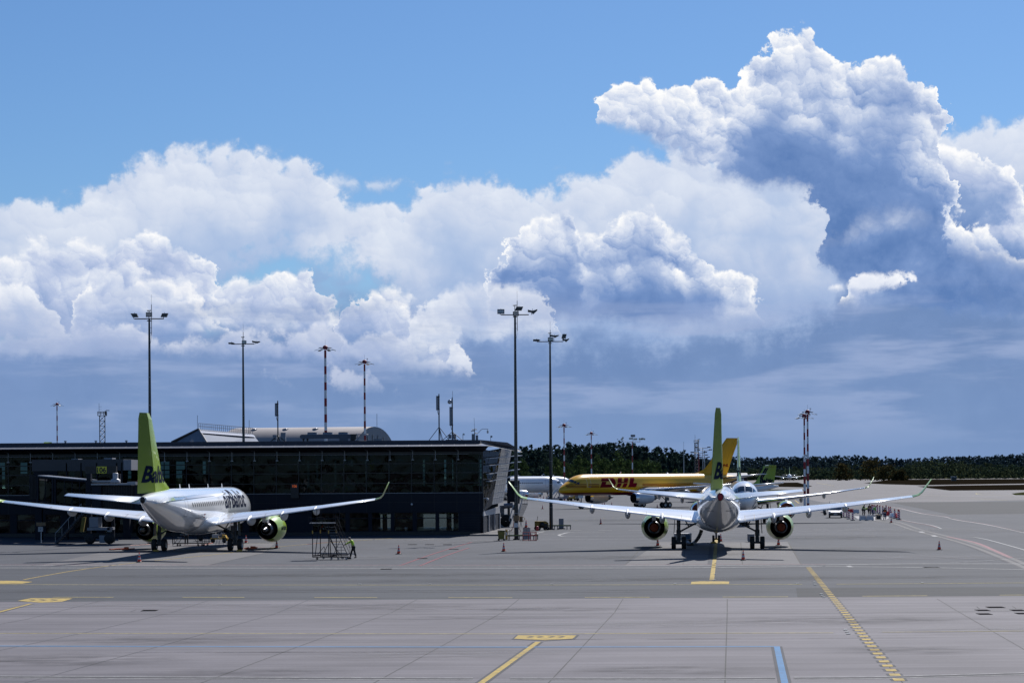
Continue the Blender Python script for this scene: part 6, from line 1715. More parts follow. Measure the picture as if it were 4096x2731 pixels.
def masts():
    k = 206.0 / FOC * 1.0
    f = lambda n, D: n * D / FOC          # photo pixels to metres
    D1 = 201.5
    dark_mast(597, 1275, D1, 'tall dark floodlight mast rising behind the lime fin, leftmost of the four', [(-1.45, 0.35, 0.75, 0.36, 'skewL', 0), (0.0, 0.40, 0.56, 0.46, 'face', 0.1), (1.45, 0.35, 0.70, 0.36, 'skewR', 0)])
    dark_mast(972, 1376, 240.0, 'dark floodlight mast behind the terminal roof between fin and cooling unit', [(-1.35, 0.12, 0.7, 0.16, 'flat', 0), (0.15, 0.2, 0.5, 0.40, 'face', 0), (1.5, 0.2, 0.9, 0.2, 'wing', 0)], False)
    g = gnd(2062, 2157.7)
    m3 = dark_mast(2060, 1259, g.y, 'tall dark floodlight mast with a brown-banded foot, right at the terminal corner', [(-1.40, 0.32, 0.70, 0.42, 'face', -0.1), (0.08, 0.10, 0.58, 0.45, 'face', 0.1), (0.40, 0.62, 0.85, 0.38, 'skewR', 0), (1.75, 0.30, 0.95, 0.40, 'wing', 0)], True, 0.22)
    b = MB(); b.tube((0, 0, 1.85), (0, 0, 2.42), 0.31, None, 8); b.build('band', M_brown, m3); b = MB(); b.box((-0.05, -0.26, 1.45), (0.40, 0.06, 0.42)); b.box((-0.05, -0.30, 1.5), (0.09, 0.03, 0.12), 0); b.build('notice', M_wpl, m3)
    g = gnd(2205, 2117.5)
    dark_mast(2200, 1366, g.y, 'slimmer dark floodlight mast standing alone in front of the yellow nose', [(-1.55, 0.18, 0.85, 0.2, 'flat', 0), (0.05, 0.25, 0.6, 0.45, 'face', 0), (0.55, 0.62, 1.0, 0.26, 'wing', 0), (1.65, 0.62, 0.62, 0.5, 'skewR', 0), (1.85, 0.15, 0.8, 0.34, 'wing', 0)], False, 0.22)
    striped_mast(1301, 1400, 362.0, 'red and white striped mast above the cooling unit, the taller of the two', stripe=1.4, r=0.31, cup=False)
    striped_mast(1458, 1456, 403.0, 'red and white striped mast above the hangar end, the shorter of the two', stripe=1.38)
    striped_mast(228, 1622, 600.0, 'small striped mast at far left above the terminal roof', stripe=1.45, r=0.25)
    striped_mast(2256, 1707, 515.0, 'striped mast just left of the yellow cockpit', stripe=1.4, r=0.21)
    striped_mast(2365, 1738, 600.0, 'striped mast rising over the DHL letters'.replace('DHL letters', 'big dark red letters'), stripe=1.4, r=0.21)
    striped_mast(2529, 1766, 600.0, 'thin striped mast with a bar of floodlights, right of the middle of the yellow fuselage', stripe=2.0, head='bar', r=0.2)
    striped_mast(3217, 1672, 400.0, 'striped mast on the right, left and slightly lower one of the twin pair', stripe=1.4, first='r', r=0.24, cup=False)
    striped_mast(3230, 1656, 392.0, 'striped mast on the right, right and taller one of the twin pair', stripe=1.4, first='r', r=0.25)
    lattice(409, 1662, 420.0, 'grey lattice tower with a railed platform, above the left part of the terminal roof', 1.05, 1.7)
    lattice(2786, 1770, 640.0, 'lattice tower with floodlights in front of the wood, left of the lime rudder', 1.05, 1.3)
    # thin lamp posts by the wood
    for (px, ty, D, kind, lab) in ((2735, 1795, 620, 1, 'single thin grey lamp post in front of the wood'), (2811, 1790, 640, 2, 'twin-armed lamp post, left of the close pair beside the lattice tower'), (2818, 1800, 655, 2, 'twin-armed lamp post, right of the close pair beside the lattice tower'), (2795, 1810, 600, 3, 'short striped post at the foot of the lattice tower')):
        v = pix(px, ty, D); t = thing('lamp_post', lab, 'lamp post', (v.x, D, 0), 0, 'thin lamp posts by the wood')
        b = MB(); b.tube((0, 0, 0), (0, 0, v.z), 0.16, 0.10, 6); b.build('pole', M_galv if kind != 3 else M_mastr, t)
        b = MB()
        if kind == 1:
            b.box((0.25, 0, v.z - 0.5), (0.8, 0.4, 0.4)); b.tube((0, 0, v.z), (0, 0, v.z + 2.2), 0.03, n=4)
        else:
            for s_ in (-1, 1):
                b.tube((0, 0, v.z - 0.2), (s_ * 1.6, 0, v.z), 0.07, n=4); b.box((s_ * 1.9, 0, v.z + 0.15), (1.0, 0.4, 0.3))
                if kind == 2: b.box((s_ * 1.2, 0, v.z - 2.2), (0.9, 0.4, 0.25)); b.tube((0, 0, v.z - 2.3), (s_ * 1.2, 0, v.z - 2.3), 0.06, n=4)
        b.build('lamps', M_black, t)
halls(); masts()
# ------------------------------------------------------------------ people
SKIN = material('skin', (0.32, 0.18, 0.12), 0.6); HIVIS = material('hivis_yellow', (0.42, 0.62, 0.03), 0.7); HIORA = material('hivis_orange', (0.60, 0.12, 0.02), 0.7)
HIGRN = material('hivis_green', (0.10, 0.34, 0.06), 0.7); TROU = material('dark_trousers', (0.008, 0.009, 0.012), 0.8); TROB = material('blue_trousers', (0.012, 0.025, 0.08), 0.8)
GREYJ = material('dark_jacket', (0.015, 0.017, 0.022), 0.8); M_cap = material('grey_cap', (0.16, 0.15, 0.14), 0.8); M_hair = material('dark_hair', (0.012, 0.010, 0.008), 0.7)
M_shoe = material('black_shoe', (0.008, 0.008, 0.008), 0.6); M_refl = material('reflective_tape', (0.45, 0.46, 0.46), 0.4)

def person(label, loc, J, top, trou, headgear=M_hair, rz=0.0, group=None, vest=None, cap=False):
    """J: joints of the pose in local metres (x right, y away, z up)"""
    t = thing('person', label, 'person', loc, rz, group)
    V = lambda k: Vector(J[k])
    pts, bones = [], []
    def add(p, r, par=None):
        pts.append((*p, r)); i = len(pts) - 1
        if par is not None: bones.append((par, i))
        return i
    pv = add(V('pelvis'), 0.115); sp = add(V('pelvis').lerp(V('chest'), 0.5), 0.115, pv); ch = add(V('chest'), 0.13, sp); nk = add(V('neck'), 0.058, ch)
    hd = V('head'); f = Vector(J.get('face', (0, -1, 0))).normalized(); up = (hd - V('neck')).normalized()
    h0 = add(hd - up * 0.045 + f * 0.01, 0.072, nk); h1 = add(hd + up * 0.035, 0.088, h0); add(hd + up * 0.095, 0.06, h1)
    for s_ in ('L', 'R'):
        sh = add(V('sh' + s_), 0.062, ch); el = add(V('el' + s_), 0.045, sh); wr = add(V('ha' + s_), 0.030, el)
        d = (V('ha' + s_) - V('el' + s_)).normalized(); side = d.cross(Vector((0, 1, 0.2))).normalized()
        pm = add(V('ha' + s_) + d * 0.055, 0.034, wr)
        for k, (o, ln) in enumerate(((-0.03, 0.075), (-0.01, 0.085), (0.012, 0.08), (0.032, 0.062))):
            add(V('ha' + s_) + d * (0.085 + ln * 0.9) + side * o, 0.009, pm)
        add(V('ha' + s_) + d * 0.07 - side * 0.065, 0.011, wr)
        hp = add(V('hip' + s_), 0.085, pv); kn = add(V('kn' + s_), 0.055, hp); an = add(V('an' + s_), 0.040, kn); add(V('an' + s_) + Vector(J.get('toe', (0, -0.14, -0.04))), 0.035, an)
    skin_body('body', pts, bones, SKIN, t)
    nose = MB(); c = hd + f * 0.095; nose.lathe([(0.014, -0.02), (0.018, 0.0), (0.004, 0.03)], tuple(c), n=8)
    # clothing a little larger than the body
    tp = [(*V('pelvis'), 0.145), (*V('pelvis').lerp(V('chest'), 0.5), 0.145), (*V('chest'), 0.165), (*V('neck').lerp(V('chest'), 0.25), 0.085)]
    tb = [(0, 1), (1, 2), (2, 3)]
    for s_ in ('L', 'R'):
        a = len(tp); tp += [(*V('sh' + s_), 0.088), (*V('el' + s_), 0.068), (*V('ha' + s_), 0.052)]; tb += [(2, a), (a, a + 1), (a + 1, a + 2)]
    jk = skin_body('jacket', tp, tb, top, t)
    if vest:
        vp = [(*(V('pelvis').lerp(V('chest'), 0.1)), 0.165), (*V('pelvis').lerp(V('chest'), 0.5), 0.170), (*V('chest'), 0.19), (*V('neck').lerp(V('chest'), 0.35), 0.10)]
        skin_body('vest', vp, [(0, 1), (1, 2), (2, 3)], vest, t)
    q = MB(); ax = (V('chest') - V('pelvis')).normalized()
    for u in (0.05, 0.42):
        p = V('pelvis').lerp(V('chest'), u); q.tube(p - ax * 0.025, p + ax * 0.025, 0.182 if vest else 0.160, None, 14)
    q.build('reflective_band', M_refl, jk)
    lp = [(*V('pelvis'), 0.135)]; lb = []
    for s_ in ('L', 'R'):
        a = len(lp); lp += [(*V('hip' + s_), 0.108), (*V('kn' + s_), 0.080), (*(V('an' + s_) + Vector((0, 0, 0.03))), 0.072)]; lb += [(0, a), (a, a + 1), (a + 1, a + 2)]
    skin_body('trousers', lp, lb, trou, t)
    for s_ in ('L', 'R'):
        a = V('an' + s_); to = Vector(J.get('toe', (0, -0.14, -0.04)))
        b = MB(); b.tube(a + Vector((0, 0, -0.03)) - to * 0.3, a + to + Vector((0, 0, 0.0)), 0.052, 0.040, 10); b.build('shoe', M_shoe, t)
    b = MB(); b.lathe([(0.097, -0.01), (0.100, 0.03), (0.085, 0.085), (0.04, 0.118), (0.005, 0.125)], tuple(hd - f * 0.012), n=14)
    if cap:
        b.box(tuple(hd + f * 0.12 + Vector((0, 0, 0.01))), (0.16, 0.10, 0.02), 0, math.atan2(f.y, f.x) + math.pi / 2)
    b.build('cap' if cap else 'hair', headgear, t)
    return t

STAND = dict(pelvis=(0, 0, 0.92), chest=(0, 0, 1.28), neck=(0, 0, 1.48), head=(0, -0.02, 1.62), shL=(-0.19, 0, 1.41), shR=(0.19, 0, 1.41), elL=(-0.24, 0.02, 1.13), elR=(0.24, 0.02, 1.13), haL=(-0.2, -0.14, 0.92), haR=(0.2, -0.14, 0.92),
             hipL=(-0.1, 0, 0.86), hipR=(0.1, 0, 0.86), knL=(-0.11, -0.03, 0.48), knR=(0.11, -0.03, 0.48), anL=(-0.12, 0, 0.09), anR=(0.12, 0, 0.09))
def bend(lean, sx=1):
    """a body bent forward towards +x*sx"""
    J = dict(STAND); h = Vector((0, 0, 0.90)); R = Matrix.Rotation(lean * sx, 3, 'Y')
    for k in ('chest', 'neck', 'head', 'shL', 'shR'):
        v = Vector(STAND[k]) - h; v = Vector((0, v.x * 0.9, v.z)) if k in ('shL', 'shR') else Vector((0, 0, v.z)); J[k] = tuple(h + R @ v)
    J['pelvis'] = (-0.06 * sx, 0, 0.9)
    for s_, y in (('L', -0.16), ('R', 0.16)):
        J['hip' + s_] = (-0.05 * sx, y * 0.6, 0.85); J['kn' + s_] = (0.03 * sx, y * 0.7, 0.48); J['an' + s_] = (-0.03 * sx, y * 0.8, 0.09)
        sh = Vector(J['sh' + s_]); J['el' + s_] = tuple(sh + Vector((0.05 * sx, y * 0.2, -0.28))); J['ha' + s_] = tuple(sh + Vector((0.10 * sx, 0, -0.53)))
    J['face'] = (0.6 * sx, 0, -0.8); J['toe'] = (0.14 * sx, 0, -0.04)
    return J

def people():
    g = gnd(1412, 2231)
    J = dict(pelvis=(0.04, 0, 0.90), chest=(-0.05, 0, 1.25), neck=(-0.17, -0.02, 1.43), head=(-0.28, -0.04, 1.53), face=(-0.9, -0.2, -0.4), shL=(-0.10, 0.17, 1.36), shR=(-0.06, -0.18, 1.34), elL=(-0.36, 0.15, 1.20), haL=(-0.62, 0.10, 1.07), elR=(0.04, -0.26, 1.10), haR=(-0.04, -0.32, 0.98),
             hipL=(0.02, 0.09, 0.84), hipR=(0.06, -0.09, 0.84), knL=(-0.12, 0.1, 0.50), knR=(0.14, -0.1, 0.48), anL=(-0.20, 0.1, 0.09), anR=(0.24, -0.1, 0.09), toe=(-0.14, 0, -0.04))
    person('man in bright yellow jacket, dark trousers and grey cap leaning to push the wheeled steps', (g.x, g.y, 0), J, HIVIS, TROU, M_cap, cap=True)
    F = lambda x, y: (3280 + x / 6.357, 1950 + y / 6.357)
    gp = 'road workers behind the plastic barriers'
    W = (((1090, 700), bend(0.35, 1), GREYJ, TROU, HIVIS, 'worker in yellow vest standing nearly upright, leftmost of the road workers'),
         ((1135, 706), bend(1.15, 1), GREYJ, TROU, HIVIS, 'worker in yellow vest bent low over the hole, second from the left'),
         ((1262, 700), dict(STAND, face=(0.3, 1, 0)), GREYJ, TROU, HIORA, 'worker in orange vest standing behind the green one'),
         ((1345, 725), bend(0.75, 1), HIGRN, TROB, HIGRN, 'worker in green vest and blue trousers bending over, back to us'),
         ((1648, 822), dict(STAND, face=(-0.2, 1, 0), elL=(-0.3, 0.1, 1.15), haL=(-0.25, 0.3, 1.1)), GREYJ, TROB, HIORA, 'worker in orange vest and dark blue trousers standing beside the generator'))
    for (p, J, top, tr, ve, lab) in W:
        g = gnd(*F(*p)); person(lab, (g.x, g.y, 0), J, top, tr, M_hair, vest=ve, group=gp)
    g = gnd(746, 2176); person('crew member in dark clothes behind the belly of the left jet', (g.x, g.y, 0), dict(STAND), GREYJ, TROU, M_hair, vest=HIVIS)

# ------------------------------------------------------------------ small equipment
def part(name, fn, mat, par):
    b = MB(); fn(b); return b.build(name, mat, par)

def make_cone(label):
    t = thing('traffic_cone', label, 'cone', (0, 0, 0), 0, 'traffic cones on the apron')
    part('base', lambda b: (b.box((0, 0, 0.02), (0.42, 0.42, 0.04)), b.lathe([(0.19, 0.04), (0.16, 0.07)], n=16)), M_black, t)
    rr = lambda z: 0.15 - 0.125 * (z - 0.06) / 0.69
    Mo = material('cone_orange', (0.80, 0.060, 0.018), 0.5)
    part('cone_body', lambda b: (b.lathe([(rr(0.06), 0.06), (rr(0.24), 0.24)], n=16), b.lathe([(rr(0.38), 0.38), (rr(0.5), 0.5)], n=16), b.lathe([(rr(0.62), 0.62), (rr(0.74), 0.74), (0.01, 0.76)], n=16)), Mo, t)
    part('white_sleeve', lambda b: (b.lathe([(rr(0.24) + .003, 0.24), (rr(0.38) + .003, 0.38)], n=16), b.lathe([(rr(0.5) + .003, 0.5), (rr(0.62) + .003, 0.62)], n=16)), M_refl, t)
    return t

def cones():
    L = [(557, 2248, 'cone in front of the left jet tail, on the yellow line'), (984, 2171, 'cone behind the left jet, between its right wheels and its engine'), (1107, 2191, 'cone just under the right engine of the left jet'), (1595, 2215, 'cone standing alone right of the man in yellow'),
         (2015, 2205, 'cone standing alone before the foot of the tall terminal-corner mast'), (2170, 2035, 'cone in the open right of the jet bridge stairs'), (2403, 2096, 'cone in the open under the left wing of the right jet'), (2447, 2022, 'small cone under the belly of the yellow freighter'), (2631, 2182, 'cone under the left engine of the right jet'),
         (2629, 2031, 'small cone between the two main gears of the yellow freighter'), (2973, 2240, 'cone right of the yellow centre line, nearest cone to us'), (3114, 2180, 'cone under the right engine of the right jet'), (2883, 2165, 'cone beside the nose wheels of the right jet'), (3565, 2090, 'cone in front of the road workers'),
         (3757, 2198, 'cone standing alone far right on the apron'), (3074, 1970, 'small cone beyond the nose-on jet, farthest right of the far ones'), (3110, 1987, 'tiny cone, left of the pair under the nose-on jet wing'), (3119, 1987, 'tiny cone, right of the pair under the nose-on jet wing')]
    L += [(x, y, 'tiny far cone ' + w) for x, y, w in ((2151, 1998, 'farthest left one under the white airliner'), (2163, 1998, 'second from the left under the white airliner'), (2174, 1993, 'third from the left under the white airliner'), (2186, 1993, 'just left of the white passenger steps'), (2354, 1999, 'under the yellow fuselage near its nose wheels'), (2409, 2019, 'left of the close pair before the yellow jet engine'), (2418, 2019, 'right of the close pair before the yellow jet engine'))]
    c0 = None
    for (x, y, lab) in L:
        g = gnd(x, y)
        if c0 is None:
            c0 = make_cone(lab); c0.location = g
        else:
            dup(c0, g, random.uniform(0, 1.5), lab)
    g = gnd(2105, 2157); dup(c0, (g.x, g.y + 0.3, 1.18), 0.3, 'cone standing on top of the pale cabinet beside the red railing')

def wheeled_steps():
    g = gnd(1251.5, 2237); k = 312.4
    X = lambda x: (x - 190) / k; Z = lambda y: (1425 - y) / k
    t = thing('wheeled_steps', 'tall grey wheeled maintenance steps with platform, pushed by the man in yellow', 'steps', (g.x, g.y - 0.3, 0))
    Mf = material('grey_tube_frame', (0.018, 0.020, 0.028), 0.8, 0.0, spec=0.1)
    DY = 1.3
    def F1(b):
        for x, dy in ((195, 0), (582, 0), (345, DY), (732, DY)):
            b.tube((X(x), dy, Z(1360)), (X(x), dy, Z(560)), 0.035)
        for y in (1360, 1310):
            b.tube((X(190), 0, Z(y)), (X(1060), -0.6, Z(y)), 0.03); b.tube((X(345), DY, Z(y)), (X(1060), 0.4, Z(y)), 0.03)
        b.tube((X(195), 0, Z(1340)), (X(345), DY, Z(1340)), 0.03); b.tube((X(582), 0, Z(1340)), (X(732), DY, Z(1340)), 0.03)
        b.tube((X(255), 0, Z(1340)), (X(320), 0.6, Z(640)), 0.03); b.tube((X(630), 0.3, Z(1400)), (X(590), 0.6, Z(900)), 0.035)
        b.path([(X(300), 0, Z(1320)), (X(465), 0.2, Z(1110)), (X(520), 0.2, Z(1320))], 0.022); b.path([(X(420), 0, Z(1350)), (X(580), 0, Z(1030))], 0.025); b.path([(X(670), 0.5, Z(1340)), (X(850), 0.2, Z(980))], 0.02); b.path([(X(610), 0.2, Z(960)), (X(860), -0.2, Z(1320))], 0.02)
        b.box((X(1085), -0.4, 0.12), (0.3, 0.3, 0.12))
    part('frame', F1, Mf, t)
    part('platform', lambda b: b.box(((X(110) + X(720)) / 2, DY / 2, Z(550)), (X(720) - X(110), DY, 0.06)), M_strut, t)
    A0, A1, B0, B1 = Vector((X(470), 1.1, Z(620))), Vector((X(830), -0.7, Z(1320))), Vector((X(680), 1.1, Z(600))), Vector((X(1055), -0.7, Z(1310)))
    part('stringers', lambda b: (b.tube(A0, A1, 0.03), b.tube(B0, B1, 0.03)), Mf, t)
    def TR(b):
        for i in range(10):
            u = (i + 0.6) / 10.4; p, q = A0.lerp(A1, u), B0.lerp(B1, u); c = (p + q) / 2
            b.box(c, ((q - p).length, 0.20, 0.025))
    part('treads', TR, M_strut, t)
    def HR(b):
        b.path([(X(300), 0, Z(550)), (X(300), 0, Z(225)), (X(375), 0, Z(215)), (X(415), 0, Z(265)), (X(432), 0, Z(545))], 0.02); b.path([(X(340), DY, Z(550)), (X(340), DY, Z(220)), (X(415), DY, Z(225))], 0.02)
        b.tube((X(300), 0, Z(405)), (X(430), 0, Z(405)), 0.018); b.path([(X(110), 0, Z(550)), (X(90), 0, Z(400)), (X(150), 0, Z(400)), (X(165), 0, Z(550))], 0.02)
        b.path([(X(660), DY, Z(550)), (X(660), DY, Z(265)), (X(692), DY, Z(220)), (X(772), DY, Z(220)), (X(815), DY, Z(285)), (X(830), 0.6, Z(820))], 0.02); b.tube((X(720), DY, Z(225)), (X(720), DY, Z(550)), 0.02)
        b.tube((X(710), 0.9, Z(405)), (X(795), 0.9, Z(405)), 0.02)
        for dx, y0 in ((0, 410), (0, 560)):
            b.tube((X(760), 1.0, Z(y0)), (X(1115), -0.75, Z(y0 + 740)), 0.016)
        b.tube((X(430), 1.0, Z(410)), (X(580), 0.6, Z(700)), 0.014); b.path([(X(430), 1.1, Z(600)), (X(560), 0.9, Z(840)), (X(640), 0.5, Z(1000)), (X(895), -0.7, Z(1310))], 0.018)
        b.tube((X(1110), -0.72, Z(1380)), (X(1110), -0.72, Z(1000)), 0.014); b.tube((X(985), -0.2, Z(1100)), (X(985), -0.2, Z(820)), 0.014); b.tube((X(895), -0.5, Z(1400)), (X(895), -0.5, Z(1090)), 0.018)
    part('handrail', HR, Mf, t)
    [part('yellow_sleeve', lambda b: b.tube((X(x), dy, Z(800)), (X(x), dy, Z(720)), 0.042), M_yelp, t) for x, dy in ((195, 0), (345, DY), (582, 0), (732, DY))]
    for x, dy in ((305, 0), (650, -0.1), (820, -0.3), (1020, -0.55), (420, DY), (900, DY * 0.6)):
        b = MB(); b.lathe([(0.02, -0.03), (0.085, -0.03), (0.09, 0.0), (0.085, 0.03), (0.02, 0.03)], (X(x), dy, 0.09), 'Y', 14); b.box((X(x), dy, 0.17), (0.06, 0.09, 0.08)); b.build('castor', M_tyre if x % 2 else M_greyp, t)

def under_left_jet():
    g = gnd(689, 2183); s = g.y / FOC
    t = thing('low_platform', 'low wheeled service platform with four steps under the belly of the left jet', 'platform', (g.x, g.y, 0))
    W_ = 144 * s
    def F1(b):
        b.tube((0, 0, 0.25), (W_, 0, 0.25), 0.035); b.tube((0, 0.9, 0.25), (W_, 0.9, 0.25), 0.035)
        for u in (0.02, 0.7, 0.8, 0.9, 1.0):
            b.tube((W_ * u, 0, 0.2), (W_ * u, 0, 1.5), 0.025); b.tube((W_ * u, 0.9, 0.2), (W_ * u, 0.9, 1.5), 0.025)
        b.tube((W_ * 0.7, 0, 0.3), (W_ * 0.5, 0, 1.2), 0.02); b.tube((0.0, 0, 0.9), (0.6, 0, 1.6), 0.02); b.tube((0.02, 0, 0.05), (0.02, 0, 1.0), 0.02); b.tube((0.1, 0, 0.1), (0.95, 0.2, 1.3), 0.025); b.tube((0.45, 0, 0.1), (1.3, 0.2, 1.3), 0.025)
    part('frame', F1, material('grey_tube_frame', (0, 0, 0)), t)
    part('deck', lambda b: b.box((W_ * 0.62, 0.45, 1.3), (W_ * 0.75, 0.95, 0.05)), M_galv, t)
    part('treads', lambda b: [b.box((0.28 + i * 0.22, 0.1, 0.22 + i * 0.28), (0.42, 0.5, 0.03)) for i in range(4)], M_galv, t)
    for u in (0.15, 0.22, 0.72, 0.83, 0.88, 0.98):
        b = MB(); b.lathe([(0.02, -0.035), (0.085, -0.035), (0.10, 0.0), (0.085, 0.035), (0.02, 0.035)], (W_ * u, 0.0, 0.10), 'Y', 14); b.build('castor', M_tyre, t)
    g = gnd(884, 2178); t = thing('stepladder', 'aluminium stepladder beside the right wheels of the left jet', 'ladder', (g.x, g.y, 0))
    part('ladder_front', lambda b: (b.tube((-0.5, 0, 0), (-0.12, 0.1, 1.5), 0.022), b.tube((-0.2, 0, 0), (0.12, 0.1, 1.5), 0.022), [b.tube((-0.5 + .38 * u, 0.1 * u, 1.5 * u), (-0.2 + .32 * u, 0.1 * u, 1.5 * u), 0.015) for u in (0.2, 0.4, 0.6, 0.8, 1.0)]), M_galv, t)
    part('ladder_back', lambda b: (b.tube((0.2, 0.3, 0), (-0.08, 0.15, 1.5), 0.018), b.tube((0.5, 0.3, 0), (0.12, 0.15, 1.5), 0.018)), M_galv, t)
    g = gnd(870, 2172)
    t = thing('service_cart', 'small yellow cart with exposed machinery behind the wheels of the left jet', 'cart', (g.x, g.y + 1.5, 0))
    part('chassis', lambda b: (b.box((0, 0, 0.42), (1.7, 0.9, 0.14)), b.prism([(0.3, -0.45, 0.2), (0.85, -0.45, 0.2), (0.6, -0.45, 0.75), (0.3, -0.45, 0.75)], 0, (0, 0.9, 0))), M_yelp, t)
    part('machinery', lambda b: (b.box((-0.4, 0, 0.65), (0.6, 0.6, 0.35)), b.tube((-0.2, 0, 0.6), (0.2, 0, 0.95), 0.05), b.tube((0.0, 0.1, 0.8), (0.5, 0.1, 0.9), 0.04), b.lathe([(0.02, 0), (0.13, 0.05), (0.02, 0.2)], (0.2, 0, 0.8), n=10)), M_galv, t)
    for x in (-0.6, 0.5):
        b = MB(); b.lathe([(0.02, -0.08), (0.2, -0.08), (0.22, 0), (0.2, 0.08), (0.02, 0.08)], (x, -0.42, 0.22), 'Y', 14); b.build('wheel', M_tyre, t)
    g = gnd(812, 2166); t = thing('service_cart', 'dark low cart behind the wheeled platform under the left jet', 'cart', (g.x, g.y + 3, 0))
    part('body', lambda b: (b.box((0, 0, 0.75), (1.7, 1.0, 0.6)), b.box((0.1, -0.52, 0.85), (0.8, 0.04, 0.16))), GREYJ, t)
    for x in (-0.6, 0.6):
        b = MB(); b.lathe([(0.02, -0.1), (0.25, -0.1), (0.28, 0), (0.25, 0.1), (0.02, 0.1)], (x, -0.45, 0.28), 'Y', 14); b.build('wheel', M_tyre, t)
    Mo = material('orange_hose', (0.50, 0.075, 0.01), 0.5)
    for (x0, x1, y, lab) in ((437, 520, 2199, 'orange towing strap bundle lying on the ground left of the left jet wheels'), (975, 1020, 2196, 'orange strap bundle lying beside the right wheels of the left jet')):
        a, c = gnd(x0, y), gnd(x1, y); L_ = c.x - a.x
        t = thing('strap_bundle', lab, 'strap bundle', (a.x, a.y, 0), 0, 'orange strap bundles')
        random.seed(int(x0)); b = MB()
        for i in range(9):
            u = i / 9; p0 = Vector((L_ * u, random.uniform(-0.3, 0.3), 0.06)); p1 = p0 + Vector((L_ * 0.28, random.uniform(-0.4, 0.4), random.uniform(0.0, 0.12))); b.tube(p0, p1, 0.055, 0.05, 8)
        b.box((L_ * 0.8, 0, 0.16), (0.35, 0.4, 0.22), 0, 0.4)
        b.build('straps', Mo, t)
    for (pts, lab) in (([(520, 2182), (600, 2177), (680, 2178)], 'orange cable on the ground left of the wheeled platform'), ([(735, 2180), (810, 2180), (850, 2172), (865, 2150)], 'orange cable on the ground behind the wheeled platform')):
        b = MB(); q = [gnd(*p) + Vector((0, 0, 0.03)) for p in pts]; b.path(q, 0.02); o = b.build('ground_cable', Mo); tag(o, lab, 'cable', 'orange cables')
    g = gnd(1200, 2165); 
    for (x, y, lab) in ((630, 2203, 'yellow wheel chock at the left wheels of the left jet'), (962, 2203, 'yellow wheel chock at the right wheels of the left jet'), (2853, 2172, 'yellow wheel chock at the nose wheels of the right jet')):
        g = gnd(x, y); o = MB().prism([(-0.3, -0.1, 0), (0.3, -0.1, 0), (0.2, -0.1, 0.14), (-0.2, -0.1, 0.14)], 0, (0, 0.2, 0)).build('wheel_chock', M_yelp); o.location = g + Vector((0, -0.75 if y > 2190 else 0, 0.006)); tag(o, lab, 'chock', 'yellow wheel chocks')

def right_jet_gear():
    g = gnd(2722, 2176); k = g.y / FOC
    t = thing('air_start_cart', 'pale boxy ground unit behind the left wheels of the right jet', 'ground unit', (g.x, g.y + 1.2, 0))
    part('body', lambda b: (b.box((0.3, 0, 0.62), (1.55, 1.0, 0.62)), b.box((0.3, 0, 0.95), (1.62, 1.06, 0.05))), M_whitec, t)
    part('control_panel', lambda b: b.box((0.72, -0.51, 0.66), (0.42, 0.04, 0.4)), material('blue_panel', (0.03, 0.08, 0.16), 0.4), t)
    for x in (-0.2, 0.85):
        b = MB(); b.lathe([(0.02, -0.08), (0.2, -0.08), (0.22, 0), (0.2, 0.08), (0.02, 0.08)], (x, -0.45, 0.22), 'Y', 14); b.build('wheel', M_tyre, t)
    q = [gnd(2745, 2170) + Vector((0, 0, 0.35)), gnd(2752, 2181) + Vector((0, 0, 0.16)), gnd(2768, 2182) + Vector((0, 0, 0.14)), gnd(2784, 2176) + Vector((0, 0, 0.3)), pix(2795, 2147, 183), pix(2803, 2130, 183), pix(2806, 2118, 183)]
    b = MB(); b.path(q, 0.16, 12); o = b.build('air_hose', M_black); tag(o, 'thick black air hose rising from the ground unit to the belly of the right jet', 'hose')
    g = gnd(3000, 2168); t = thing('ground_power_box', 'small grey box on the ground left of the right wheels of the right jet', 'box', (g.x + 0.2, g.y + 1.0, 0))
    part('casing', lambda b: (b.box((0, 0, 0.42), (0.62, 0.5, 0.6)), b.box((0, 0, 0.06), (0.5, 0.4, 0.12))), M_greyp, t); part('lid', lambda b: b.box((0, 0, 0.75), (0.68, 0.56, 0.05)), M_whitec, t)

